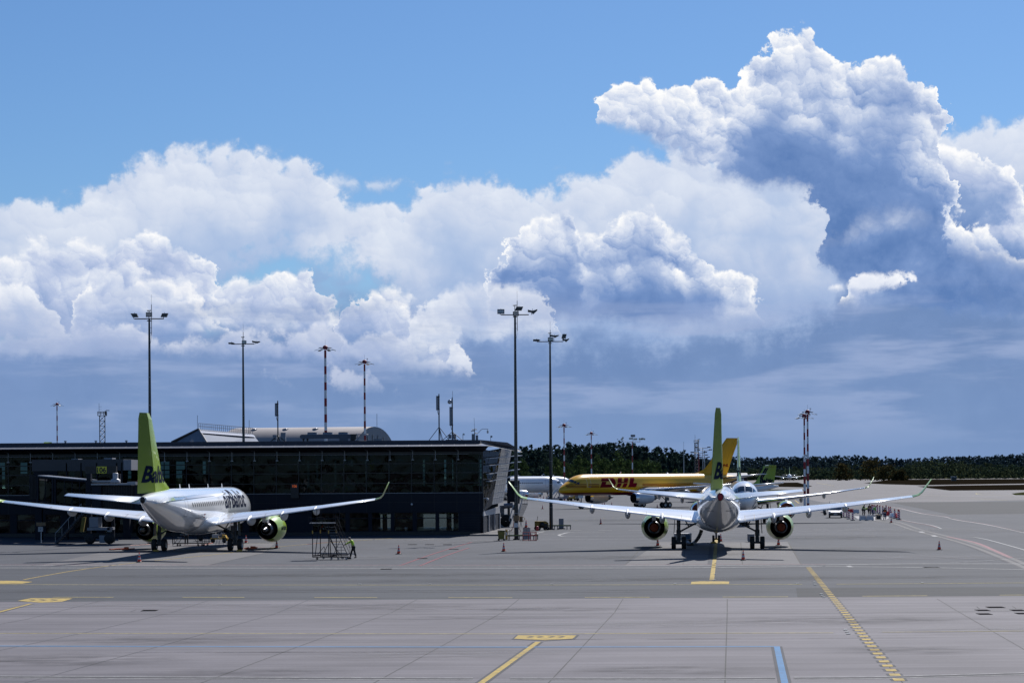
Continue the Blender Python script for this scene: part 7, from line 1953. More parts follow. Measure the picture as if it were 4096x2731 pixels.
def corner_things():
    C = lambda x, y: (1940 + x / 4.9, 1850 + y / 4.9)
    def base(x, y): return gnd(*C(x, y))
    g = base(320, 1520); t = thing('wheelie_bin', 'yellow wheelie bin with a black lid at the terminal corner', 'bin', g)
    part('bin_body', lambda b: b.prism([(-0.28, -0.3, 0.1), (0.28, -0.3, 0.1), (0.36, -0.3, 0.92), (-0.36, -0.3, 0.92)], 0, (0, 0.6, 0)), material('dull_yellow_plastic', (0.20, 0.15, 0.02), 0.6, var=0.1), t)
    part('lid', lambda b: b.box((0.02, 0, 0.97), (0.76, 0.68, 0.07), 0, 0, 0, 0.04), M_black, t)
    for x in (-0.26, 0.28):
        b = MB(); b.lathe([(0.02, -0.05), (0.09, -0.05), (0.1, 0), (0.09, 0.05), (0.02, 0.05)], (x, -0.3, 0.1), 'Y', 12); b.build('wheel', M_tyre, t)
    g = base(420, 1510); t = thing('yellow_cabinet', 'narrow orange-yellow cabinet beside the wheelie bin', 'cabinet', g + Vector((0, 0.4, 0)))
    part('casing', lambda b: b.box((0, 0, 0.5), (0.24, 0.35, 1.0)), M_yelp, t); part('notice', lambda b: b.box((0.0, -0.18, 0.6), (0.12, 0.02, 0.3)), M_wpl, t)
    g = base(445, 1512); t = thing('hoop_rail', 'thin grey hoop rail by the narrow yellow cabinet', 'rail', g)
    part('hoop', lambda b: b.path([(-0.2, 0, 0), (-0.2, 0, 1.08), (0.16, 0, 1.08), (0.2, 0, 1.0), (0.2, 0, 0)], 0.02), M_galv, t)
    Mst = material('green_yellow_stripe', (0.30, 0.36, 0.05), 0.6)
    for (x0, x1, y0, y1, lab) in ((445, 1045, 1425, 1512, 'low guard rail with a green-yellow stripe around the corner mast foot'), (1160, 1690, 1232, 1312, 'low guard rail with a green-yellow stripe around the slimmer mast foot')):
        a, c = base(x0, y1), base(x1, y1); L_ = c.x - a.x; t = thing('guard_rail', lab, 'guard rail', a, 0, 'low guard rails'); h = (y1 - y0) / 4.9 * a.y / FOC
        part('beam', lambda b: b.box((L_ / 2, 0, h), (L_, 0.12, 0.16)), M_strut, t); part('stripe', lambda b: b.box((L_ / 2, -0.065, h + 0.02), (L_ * 0.98, 0.01, 0.05)), Mst, t)
        for u in (0.04, 0.38, 0.5, 0.85, 0.98):
            b = MB(); b.box((L_ * u, 0.0, h / 2 - 0.04), (0.09, 0.08, h - 0.08)); b.build('post', M_strut, t)
    g = base(818, 1500); t = thing('pale_cabinet', 'pale metal cabinet behind the red railing near the corner mast', 'cabinet', g + Vector((0, 0.3, 0)))
    part('casing', lambda b: b.box((0, 0, 0.6), (0.74, 0.5, 1.16)), M_whitec, t); part('door_seam', lambda b: b.box((0, -0.252, 0.6), (0.02, 0.01, 1.0)), M_black, t)
    g = base(875, 1527); t = thing('red_railing', 'red steel railing cage in front of the pale cabinet', 'railing', g - Vector((0, 0.1, 0)))
    w = 1.32
    def RR(b):
        for z in (0.05, 0.55, 0.83):
            b.tube((-w / 2, 0, z), (w / 2, 0, z), 0.03)
        for x in (-w / 2, -0.1, 0.1, w / 2 - 0.12, w / 2):
            b.tube((x, 0, 0), (x, 0, 0.84), 0.035)
        b.tube((-w / 2, 0, 0.05), (-w / 2, 0.7, 0.05), 0.03); b.tube((w / 2, 0, 0.05), (w / 2, 0.7, 0.05), 0.03); b.tube((w / 2, 0.7, 0), (w / 2, 0.7, 0.84), 0.03)
    part('railing', RR, M_redp, t); part('mesh_infill', lambda b: [b.tube((0.12 + i * 0.09, 0.01, 0.55), (0.12 + i * 0.09, 0.01, 0.82), 0.006, n=4) for i in range(6)], M_galv, t)
    g = base(998, 1320) ; t = thing('extinguisher_post', 'thin post with a red extinguisher cover right of the red railing', 'extinguisher', base(1000, 1400))
    part('post', lambda b: b.tube((0, 0, 0), (0, 0, 0.9), 0.02), M_black, t); part('cover', lambda b: b.lathe([(0.05, 0.36), (0.16, 0.4), (0.16, 0.78), (0.1, 0.86), (0.01, 0.9)], (0.14, 0, 0), n=12), M_redp, t)
    g = base(1100, 1318); t = thing('yellow_ground_unit', 'weathered yellow towed ground unit beside the slimmer mast', 'ground unit', g)
    part('body', lambda b: (b.prism([(-0.75, -0.5, 0.25), (0.85, -0.5, 0.25), (0.85, -0.5, 0.85), (0.5, -0.5, 1.05), (-0.75, -0.5, 1.05)], 0, (0, 1.0, 0))), material('worn_yellow_paint', (0.22, 0.13, 0.012), 0.6, var=0.25, scale=3), t)
    part('hatch', lambda b: (b.lathe([(0.02, -0.02), (0.32, -0.02), (0.3, 0.02)], (0.1, -0.52, 0.62), 'Y', 16), b.box((0.6, -0.52, 0.55), (0.3, 0.03, 0.4))), M_black, t)
    part('control_stalk', lambda b: (b.tube((-0.5, 0, 1.0), (-0.38, 0, 1.5), 0.025), b.lathe([(0.02, -0.06), (0.06, 0.0), (0.02, 0.06)], (-0.38, 0, 1.55), n=8)), M_black, t)
    for x in (-0.6, -0.25, 0.45, 0.75):
        b = MB(); b.lathe([(0.02, -0.09), (0.2, -0.09), (0.23, 0), (0.2, 0.09), (0.02, 0.09)], (x, -0.45, 0.23), 'Y', 14); b.build('wheel', M_tyre, t)
    g = base(1497, 1300); t = thing('grey_cabinet', 'upright grey cabinet on a dark plinth behind the far guard rail', 'cabinet', g + Vector((0, 0.6, 0)))
    part('casing', lambda b: b.box((0, 0, 0.68), (0.56, 0.4, 1.14)), M_greyp, t); part('plinth', lambda b: b.box((0, 0, 0.055), (0.95, 0.6, 0.11)), M_black, t)
    g = base(720, 1170); g = gnd(2087, 2110); t = thing('wooden_box_sign', 'brown box with a triangular handle behind the corner mast', 'box', g)
    part('box', lambda b: b.box((-0.1, 0, 1.05), (0.45, 0.4, 0.68)), M_brown, t); part('handle', lambda b: b.path([(0.12, 0, 1.35), (0.42, 0, 1.12), (0.15, 0, 0.75)], 0.03), M_yelp, t); part('stand', lambda b: (b.tube((-0.25, 0, 0), (-0.1, 0, 0.72), 0.03), b.tube((0.05, 0, 0), (-0.1, 0, 0.72), 0.03)), M_greyp, t)
    g = base(600, 1345); t = thing('trestle', 'white and red trestle legs straddling the corner mast foot', 'trestle', g)
    part('legs', lambda b: (b.path([(-0.55, 0, 0), (-0.25, 0, 0.5), (-0.25, 0, 1.15)], 0.03), b.path([(0.6, 0, 0), (0.3, 0, 0.45), (0.3, 0, 1.15)], 0.03), b.tube((-0.25, 0, 0.7), (0.3, 0, 0.7), 0.03)), M_redp, t)

def roadworks():
    F = lambda x, y: (3280 + x / 6.357, 1950 + y / 6.357)
    def base(x, y): return gnd(*F(x, y))
    # van
    g = base(395, 768); t = thing('delivery_van', 'white van with roof rack facing us beside the roadworks, partly under the wing', 'van', g + Vector((0, 0, 0)), -0.15)
    Mv = material('van_silver_white', (0.40, 0.42, 0.46), 0.4, 0, 0.3)
    prof = [(0, 0.32), (0, 0.62), (0.05, 0.80), (0.85, 1.10), (1.75, 1.92), (2.2, 2.0), (4.9, 2.0), (5.0, 1.8), (5.0, 0.32)]
    def VB(b):
        W2 = 0.97; n = len(prof); vs = []
        for x in (-W2, W2):
            vs += [(x * (1.0 if z < 1.2 else 0.90), y, z) for y, z in prof]
        b.add(vs, [tuple(range(n))[::-1], tuple(range(n, 2 * n))] + [(i, (i + 1) % n, n + (i + 1) % n, n + i) for i in range(n)])
    o = part('body', VB, Mv, t); recalc(o)
    part('windscreen', lambda b: b.quad((-0.80, 0.92, 1.17), (0.80, 0.92, 1.17), (0.76, 1.70, 1.88), (-0.76, 1.70, 1.88)).__class__ and setattr(b, 'v', [(x, y - 0.02, z + 0.02) for x, y, z in b.v]), M_glassd, t)
    part('bumper', lambda b: (b.box((0, -0.04, 0.50), (1.9, 0.12, 0.34))), M_black, t)
    part('grille', lambda b: (b.box((-0.35, -0.02, 0.76), (0.5, 0.06, 0.07)), b.box((0.35, -0.02, 0.76), (0.5, 0.06, 0.07))), M_black, t)
    part('number_plate', lambda b: b.box((0, -0.11, 0.5), (0.5, 0.02, 0.12)), M_refl, t)
    for s_ in (-1, 1):
        part('headlight', lambda b: b.box((s_ * 0.82, 0.10, 0.86), (0.26, 0.2, 0.16), 0, 0, 0.3), M_lampf, t); part('mirror', lambda b: b.box((s_ * 1.08, 1.0, 1.25), (0.2, 0.1, 0.3)), M_black, t)
        for y in (0.85, 4.0):
            wheel_mb((s_ * 0.83, y, 0.33), 0.33, 0.22).build('wheel', [M_tyre, M_hub], t)
    def RK(b):
        for y in (2.0, 3.2, 4.5):
            b.tube((-0.8, y, 2.12), (0.8, y, 2.12), 0.03); b.tube((-0.8, y, 2.0), (-0.8, y, 2.35), 0.03); b.tube((0.8, y, 2.0), (0.8, y, 2.35), 0.03)
        b.tube((-0.8, 2.0, 2.2), (-0.8, 4.5, 2.2), 0.03); b.tube((0.8, 2.0, 2.2), (0.8, 4.5, 2.2), 0.03)
    part('roof_rack', RK, M_galv, t)
    g = base(170, 705); t = thing('trailer', 'small grey trailer with a red drawbar half hidden behind the van', 'trailer', g + Vector((0, 3, 0)))
    part('box', lambda b: b.box((0.1, 0, 0.55), (0.36, 0.8, 0.5)), M_strut, t); part('drawbar', lambda b: b.box((-0.25, 0, 0.42), (0.4, 0.15, 0.10)), M_redp, t)
    part('wheel', lambda b: b.lathe([(0.02, -0.08), (0.25, -0.08), (0.25, 0.08), (0.02, 0.08)], (0.1, -0.62, 0.25), 'Y', 14), M_tyre, t)
    # striped beacon panels
    Mr, Mw = material('panel_red', (0.55, 0.02, 0.025), 0.6), material('panel_white', (0.80, 0.80, 0.82), 0.6)
    def make_panel(lab):
        t = thing('warning_panel', lab, 'warning panel', (0, 0, 0), 0, 'red and white striped warning panels')
        part('foot', lambda b: b.box((0, 0, 0.05), (0.55, 0.42, 0.10)), M_black, t)
        part('board', lambda b: b.box((0, 0, 0.62), (0.24, 0.05, 1.04)), Mw, t)
        def ST(b):
            for i in range(4):
                z = 0.14 + i * 0.28; z1 = min(1.14, z + 0.14)
                b.add([(-0.12, -0.028, z + 0.14), (0.12, -0.028, z), (0.12, -0.028, z1), (-0.12, -0.028, min(1.14, z + 0.28))], [(0, 1, 2, 3)])
                b.add([(-0.12, 0.028, z + 0.14), (0.12, 0.028, z), (0.12, 0.028, z1), (-0.12, 0.028, min(1.14, z + 0.28))], [(3, 2, 1, 0)])
        part('stripes', ST, Mr, t)
        part('lamp', lambda b: (b.lathe([(0.02, -0.05), (0.10, -0.05), (0.10, 0.05), (0.02, 0.05)], (0, 0, 1.26), 'Y', 12), b.box((0, 0, 1.16), (0.08, 0.06, 0.06))), material('lamp_red', (0.50, 0.02, 0.03), 0.4), t)
        return t
    P = [(1317, 640), (1348, 645), (1390, 652), (1458, 645), (1520, 668), (1597, 688), (1680, 662), (1748, 700), (1792, 712), (1897, 785), (1990, 800), (2014, 812), (600, 752), (680, 762), (735, 795), (832, 832)]
    names = ['farthest left one of the long row', 'second from the left in the long row', 'third from the left in the long row', 'fourth from the left in the long row', 'fifth from the left in the long row', 'sixth from the left in the long row, behind the orange worker', 'seventh from the left in the long row', 'eighth from the left in the long row', 'ninth from the left in the long row', 'alone in a gap near the right end of the row', 'back one of the last pair at the right end', 'front one of the last pair, nearest the white line',
             'right beside the van', 'second one right of the van', 'third one right of the van, by the dark disc', 'nearest of the short row by the van']
    p0 = None
    for (x, y), nm in zip(P, names):
        g = base(x, y); lab = 'striped warning panel, ' + nm
        if p0 is None:
            p0 = make_panel(lab); p0.location = g
        else:
            dup(p0, g, random.uniform(-0.5, 0.5), lab)
    # plastic barriers
    def barrier(x, y, lab, mat, rz=0.0):
        g = base(x, y); t = thing('plastic_barrier', lab, 'plastic barrier', g, rz, 'water-filled plastic barriers')
        part('barrier_body', lambda b: (b.prism([(-0.48, -0.25, 0.07), (0.48, -0.25, 0.07), (0.48, -0.2, 0.3), (-0.48, -0.2, 0.3)], 0, (0, 0.45, 0)), b.prism([(-0.47, -0.14, 0.3), (0.47, -0.14, 0.3), (0.46, -0.10, 0.64), (-0.46, -0.10, 0.64)], 0, (0, 0.24, 0)), b.box((-0.36, 0, 0.035), (0.2, 0.42, 0.07)), b.box((0.36, 0, 0.035), (0.2, 0.42, 0.07))), mat, t)
        part('cap', lambda b: b.lathe([(0.05, 0.64), (0.05, 0.68), (0.01, 0.68)], n=10), mat, t)
    Mb = material('translucent_plastic', (0.62, 0.58, 0.57), 0.5, var=0.08, scale=5)
    barrier(1090, 832, 'pale plastic barrier, left one of the front pair', Mb); barrier(1272, 832, 'pale plastic barrier, right one of the front pair', Mb)
    barrier(915, 650, 'pale plastic barrier standing at the back behind the short row', Mb, 0.3); barrier(1765, 705, 'red plastic barrier in the long row', Mr, 0.6); barrier(1838, 752, 'white plastic barrier right of the red one in the long row', Mw, 0.9)
    barrier(1930, 765, 'red plastic barrier close to the right end of the row', Mr, 1.2); barrier(790, 640, 'red plastic barrier lying between the short row of panels', Mr, 0.2)
    g = base(1490, 825); t = thing('generator', 'small yellow and black site generator on the ground by the orange-vested worker', 'generator', g)
    part('engine', lambda b: (b.box((0, 0, 0.4), (0.5, 0.5, 0.5)), b.lathe([(0.02, -0.05), (0.2, -0.05), (0.2, 0.05), (0.02, 0.05)], (-0.15, -0.27, 0.35), 'Y', 12)), M_black, t)
    part('frame', lambda b: (b.path([(-0.4, -0.3, 0.1), (0.35, -0.3, 0.1), (0.35, -0.3, 0.7), (-0.35, -0.3, 0.75), (-0.4, -0.3, 0.1)], 0.03), b.path([(-0.4, 0.3, 0.1), (0.35, 0.3, 0.1), (0.35, 0.3, 0.7), (-0.35, 0.3, 0.75), (-0.4, 0.3, 0.1)], 0.03), b.tube((0.35, -0.3, 0.7), (0.6, -0.3, 0.1), 0.025), b.box((-0.1, 0, 0.72), (0.4, 0.5, 0.1))), M_brown, t)
    g = base(685, 640); t = thing('mixer_drum', 'dark round mixer drum standing among the panels right of the van', 'mixer', g)
    part('drum', lambda b: b.lathe([(0.12, -0.3), (0.38, -0.15), (0.38, 0.15), (0.22, 0.35)], (0, 0, 0.6), 'Y', 18), M_strut, t); part('stand', lambda b: (b.tube((-0.3, 0, 0), (0, 0, 0.6), 0.03), b.tube((0.3, 0, 0), (0, 0, 0.6), 0.03)), M_black, t)
    sheet('fresh_patch', [base(860, 720).xy, base(1380, 716).xy, base(1650, 700).xy, base(1760, 760).xy, base(1680, 815).xy, base(1360, 830).xy, base(960, 795).xy], 0.008, P_wht)
    # spoil and tools in the hole
    random.seed(12); b = MB()
    for i in range(40):
        p = base(random.uniform(1000, 1700), random.uniform(700, 745)); s_ = random.uniform(0.06, 0.22); b.box((p.x, p.y, s_ / 2), (s_ * 1.6, s_, s_), 0, random.uniform(0, 3))
    o = b.build('broken_concrete', M_whitec); o['kind'] = 'stuff'; o['label'] = 'broken concrete lumps around the hole'

def far_equipment():
    # carts and steps by the white airliner
    J = lambda x, y: gnd(1940 + x / 4.9, 1850 + y / 4.9)
    g = J(1360, 752); t = thing('passenger_steps', 'white passenger steps in front of the white airliner nose', 'passenger steps', g)
    part('stair', lambda b: (b.prism([(-2.2, -0.8, 0.3), (-1.6, -0.8, 0.3), (1.2, -0.8, 3.0), (0.4, -0.8, 3.0)], 0, (0, 1.6, 0)), b.box((1.2, 0, 2.9), (1.4, 1.6, 0.12))), M_wpl, t)
    part('chassis', lambda b: (b.box((0, 0, 0.6), (4.2, 1.6, 0.4)), b.tube((1.0, -0.7, 0.6), (1.5, -0.7, 2.9), 0.08), b.tube((-0.2, -0.7, 0.6), (1.0, -0.7, 2.6), 0.08)), M_greyp, t)
    for x in (-1.3, 1.5):
        b = MB(); b.lathe([(0.02, -0.15), (0.38, -0.15), (0.4, 0.1), (0.02, 0.15)], (x, -0.75, 0.4), 'Y', 14); b.build('wheel', M_tyre, t)
    for (x, y, col, lab) in ((1555, 745, M_greyp, 'grey baggage tug under the yellow nose, nearest the white airliner'), (1690, 735, M_whitec, 'pale baggage cart under the yellow nose'), (1740, 748, M_yelp, 'yellow cart under the yellow fuselage just behind the nose')):
        g = J(x, y); t = thing('baggage_cart', lab, 'cart', g, 0.2, 'carts under the yellow nose')
        part('body', lambda b: (b.box((0, 0, 0.75), (2.4, 1.3, 0.5)), b.box((0.5, 0, 1.25), (1.1, 1.2, 0.6))), col, t)
        for xx in (-0.8, 0.8):
            b = MB(); b.lathe([(0.02, -0.12), (0.33, -0.12), (0.33, 0.12), (0.02, 0.12)], (xx, -0.65, 0.33), 'Y', 12); b.build('wheel', M_tyre, t)
    for (x, y, lab) in ((1090, 640, 'hangar-side service van behind the white airliner belly'),):
        g = J(980, 668); t = thing('service_van', 'pale service van parked under the white airliner', 'van', g, 0.1)
        part('body', lambda b: (b.box((0, 0, 1.0), (4.4, 1.9, 1.0)), b.box((-0.4, 0, 1.8), (3.2, 1.8, 0.7))), M_whitec, t)
        for xx in (-1.4, 1.4):
            b = MB(); b.lathe([(0.02, -0.12), (0.36, -0.12), (0.36, 0.12), (0.02, 0.12)], (xx, -0.95, 0.36), 'Y', 12); b.build('wheel', M_tyre, t)
    # tent, barn, hut
    D = 800.0; a = pix(2669, 1898, D); t = thing('white_tent', 'tiny white pavilion tent at the foot of the wood', 'tent', (a.x, D, 0))
    part('roof', lambda b: b.lathe([(1.3, 5.6), (0.1, 7.0)], n=4), M_wpl, t); part('poles', lambda b: [b.tube((sx, sy, 0), (sx, sy, 5.7), 0.12, n=5) for sx in (-0.8, 0.8) for sy in (-0.8, 0.8)], M_galv, t)
    D = 860.0; a, c = pix(2903, 1896, D), pix(2985, 1896, D); t = thing('brown_shed', 'long low brown shed at the edge of the wood behind the nose-on jet', 'shed', ((a.x + c.x) / 2, D, 0)); W_ = c.x - a.x
    part('wall', lambda b: b.box((0, 0, 2.7), (W_, 8, 5.4)), material('brown_boarding', (0.045, 0.018, 0.014), 0.8, var=0.3, scale=0.3), t); part('roof', lambda b: b.prism([(-W_ / 2 - 0.3, -4.3, 5.4), (-W_ / 2 - 0.3, 0, 6.6), (-W_ / 2 - 0.3, 4.3, 5.4)], 0, (W_ + 0.6, 0, 0)), M_strut, t)
    D = 1500.0; a = pix(3815, 1905, D); t = thing('field_hut', 'tiny dark hut with a pale roof by the far tree line at right', 'hut', (a.x, D, 0))
    part('wall', lambda b: b.box((0, 0, 1.4), (3.4, 3, 2.8)), M_strut, t); part('roof', lambda b: b.box((0, 0, 3.0), (4.0, 3.6, 0.5)), M_whitec, t)

def left_bridge():
    K = lambda x, y, D: pix(x / 2.24, 1550 + y / 2.24, D)
    A = gnd(380, 2170); t = thing('jet_bridge', 'dark passenger boarding bridge with glazed tunnel at left, behind the left wing', 'jet bridge', (A.x, 206.0, 0)); o = Vector((A.x, 206.0, 0))
    def bx(b, x0, x1, y0, y1, D0, D1, mi=0):
        p, q = K(x0, y0, D0) - o, K(x1, y1, D0) - o
        b.box(((p.x + q.x) / 2, (D0 + D1) / 2 - o.y, (p.z + q.z) / 2), (abs(q.x - p.x), D1 - D0, abs(p.z - q.z)), mi)
    def fr(b):
        bx(b, 262, 345, 785, 1005, 208, 214)
    part('rotunda', fr, M_clad2, t)
    part('rotunda_ribs', lambda b: [b.box(((K(270 + i * 12, 900, 207.9) - o).x, 1.92, (K(0, 895, 208) - o).z), (0.06, 0.06, 2.3)) for i in range(5)], M_black, t)
    # glazed tunnel, sloping slightly down to the cabin
    P = [K(340, 800, 207) - o, K(780, 840, 204) - o, K(780, 1085, 204) - o, K(340, 1030, 207) - o]; dp = Vector((0.4, 3.0, 0))
    gl = MB(); gl.quad(P[3] + (P[0] - P[3]) * 0.1, P[2] + (P[1] - P[2]) * 0.1, P[1] + (P[2] - P[1]) * 0.12, P[0] + (P[3] - P[0]) * 0.12); gl.build('tunnel_glazing', M_gl, t)
    def TF(b):
        for a, c in ((P[0], P[1]), (P[3], P[2]), (P[0] + dp, P[1] + dp), (P[3] + dp, P[2] + dp)):
            b.tube(a, c, 0.14, n=4)
        for u in (0, 0.31, 0.36, 1.0):
            b.tube(P[0].lerp(P[1], u), P[3].lerp(P[2], u), 0.14, n=4)
        for u in (0.15, 0.55, 0.7, 0.85):
            b.tube(P[0].lerp(P[1], u), P[3].lerp(P[2], u), 0.05, n=4)
        b.quad(P[3], P[2], P[2] + dp, P[3] + dp); b.quad(P[3] + dp, P[2] + dp, P[1] + dp, P[0] + dp)
    part('tunnel_frame', TF, M_clad2, t)
    part('tunnel_roof', lambda b: b.prism([P[0] + Vector((0, -0.1, 0.1)), P[1] + Vector((0, -0.1, 0.1)), P[1] + dp + Vector((0, 0, 0.1)), P[0] + dp + Vector((0, 0, 0.1))], 0, (0, 0, 0.08)), M_zinc, t)
    part('cabin', lambda b: bx(b, 820, 905, 870, 1095, 200.5, 204.5), M_clad2, t); part('cabin_door_end', lambda b: bx(b, 1205, 1320, 870, 1105, 200.6, 204), M_clad2, t)
    part('cabin_bellows', lambda b: bx(b, 905, 1205, 880, 1095, 201.0, 204.4), material('grey_bellows', (0.016, 0.016, 0.020), 0.8), t)
    part('bellows_ribs', lambda b: [b.box(((K(912 + i * 14.6, 990, 200.9) - o).x, 200.96 - o.y, (K(0, 988, 201) - o).z), (0.06, 0.08, 2.3)) for i in range(20)], M_black, t)
    part('cabin_roof', lambda b: (bx(b, 815, 1215, 858, 870, 200.3, 204.6), bx(b, 1140, 1215, 842, 860, 201, 203.5), bx(b, 820, 1000, 830, 846, 203.4, 204.4)), M_zinc, t)
    part('roof_ventilator', lambda b: b.lathe([(0.48, 0.0), (0.46, 0.28), (0.30, 0.34), (0.25, 0.42), (0.27, 0.86), (0.22, 0.92), (0.01, 0.94)], tuple(K(1035, 848, 202.5) - o), n=18), M_whitec, t)
    part('lift_column', lambda b: bx(b, 775, 815, 770, 1160, 203.2, 203.9), M_clad, t); part('lift_column', lambda b: bx(b, 1040, 1075, 770, 850, 204.6, 205.2), M_clad, t)
    part('wheel_carriage', lambda b: (bx(b, 780, 985, 1255, 1275, 201, 203.5), bx(b, 800, 880, 1160, 1250, 201.3, 203.2), bx(b, 960, 985, 1250, 1290, 201, 202), bx(b, 890, 955, 1322, 1388, 201, 202), b.tube(K(850, 1360, 201.2) - o, K(1060, 1365, 201.2) - o, 0.07)), M_greyp, t)
    for x in (808, 982):
        c = K(x, 1355, 201.0) - o; b = MB(); b.lathe([(0.05, -0.22), (0.42, -0.24), (0.52, -0.1), (0.52, 0.1), (0.42, 0.24), (0.05, 0.22)], (c.x, c.y, 0.52), 'Y', 20); b.build('wheel', M_tyre, t)
    s0, s1 = K(740, 1130, 202.5) - o, K(505, 1385, 201.0) - o; s1.z = 0.05
    part('stairs', lambda b: ([b.box(s0.lerp(s1, (i + 0.5) / 14), (0.34, 0.9, 0.04)) for i in range(14)], b.tube(s0 + Vector((0, -0.45, 0)), s1 + Vector((0, -0.45, 0)), 0.06, n=4), b.tube(s0 + Vector((0, 0.45, 0)), s1 + Vector((0, 0.45, 0)), 0.06, n=4)), M_strut, t)
    part('stair_rail', lambda b: (b.tube(s0 + Vector((0, -0.45, 1)), s1 + Vector((0, -0.45, 1)), 0.03), [b.tube(s0.lerp(s1, u) + Vector((0, -0.45, 0)), s0.lerp(s1, u) + Vector((0, -0.45, 1)), 0.02) for u in (0, 0.25, 0.5, 0.75, 1)]), M_galv, t)
    part('yellow_column', lambda b: b.prism([K(715, 1290, 203.5) - o, K(745, 1290, 203.5) - o, K(768, 1160, 203.5) - o, K(735, 1160, 203.5) - o], 0, (0, 0.3, 0)), material('dull_yellow_plastic', (0, 0, 0)), t)
    part('warning_lamp', lambda b: b.lathe([(0.06, 0), (0.05, 0.14), (0.01, 0.16)], tuple(K(1232, 842, 201.0) - o), n=8), M_redp, t)
    # corridor on the terminal with the stand number
    t2 = thing('stand_sign', 'black sign board with yellow panel reading 106 over the boarding bridge', 'sign', K(900, 1000, 206.5) * 1.0); t2.location.z = 0; o2 = Vector(t2.location)
    def b2(b, x0, x1, y0, y1, D0, D1):
        p, q = K(x0, y0, D0) - o2, K(x1, y1, D0) - o2; b.box(((p.x + q.x) / 2, (D0 + D1) / 2 - o2.y, (p.z + q.z) / 2), (abs(q.x - p.x), D1 - D0, abs(p.z - q.z)))
    part('board', lambda b: b2(b, 760, 1042, 704, 768, 206.0, 206.5), M_black, t2)
    part('yellow_panel', lambda b: b2(b, 866, 955, 706, 766, 205.95, 206.0), material('sign_yellow', (0.62, 0.60, 0.04), 0.5), t2)
    vs, fs = text_mesh('106', 1.0, 0, 0.03); W2 = max(v.x for v in vs); H2 = max(v.y for v in vs); p, q = K(870, 762, 205.93) - o2, K(950, 711, 205.93) - o2
    b = MB(); b.add([(p.x + v.x * (q.x - p.x) / W2, -0.58, p.z + v.y * (q.z - p.z) / H2) for v in vs], fs); b.build('stand_number', M_black, t2)
    [part('support_post', lambda b: b.box(((K(x, 900, 206.2) - o2).x, -0.25, 3.4), (0.3, 0.3, 6.8)), M_clad, t2) for x in (800, 1010)]
    t3 = thing('link_corridor', 'dark box corridor joining the terminal above the boarding bridge', 'corridor', (K(730, 700, 216).x, 216.0, 0)); o3 = Vector(t3.location)
    def b3(b, x0, x1, y0, y1, D0, D1):
        p, q = K(x0, y0, D0) - o3, K(x1, y1, D0) - o3; b.box(((p.x + q.x) / 2, (D0 + D1) / 2 - o3.y, (p.z + q.z) / 2), (abs(q.x - p.x), D1 - D0, abs(p.z - q.z)))
    part('upper_cladding', lambda b: (b3(b, 285, 1105, 645, 742, 214, 224)), material('grey_blue_cladding', (0.022, 0.026, 0.038), 0.35, 0.3), t3)
    part('end_panel', lambda b: b3(b, 1106, 1176, 645, 738, 213.8, 224), M_greyp, t3)
    part('glazing', lambda b: b3(b, 520, 1100, 744, 860, 214.3, 214.4), M_gl, t3)
    part('lower_frame', lambda b: (b3(b, 300, 515, 746, 860, 214.1, 214.6), b3(b, 285, 1176, 860, 1010, 214.2, 223), [b.box(((K(x, 800, 214.2) - o3).x, -1.9, (K(0, 800, 214.2) - o3).z), (0.12, 0.2, 2.8)) for x in (600, 730, 870, 1050, 1095)]), M_clad2, t3)
    [part('corridor_leg', lambda b: b.box(((K(x, 1100, 215) - o3).x, 0, 1.9), (0.7, 0.7, 3.8)), M_clad2, t3) for x in (330, 560, 1120)]
    part('rooftop_unit', lambda b: b3(b, 930, 1005, 628, 644, 216, 218), M_greyp, t3); part('rooftop_unit', lambda b: b3(b, 640, 700, 636, 644, 216, 218), M_greyp, t3)
    # notice post
    g = gnd(165, 2170); t4 = thing('notice_post', 'short white post with square notice and brown top left of the boarding bridge stairs', 'notice post', g)
    part('post', lambda b: b.tube((0, 0, 0), (0, 0, 1.1), 0.04), M_wpl, t4); part('notice', lambda b: b.box((-0.05, -0.05, 1.35), (0.48, 0.04, 0.48)), M_whitec, t4); part('symbol', lambda b: b.box((-0.05, -0.08, 1.38), (0.08, 0.02, 0.08)), M_black, t4); part('top_band', lambda b: b.box((0, 0, 1.85), (0.9, 0.3, 0.36)), M_brown, t4)

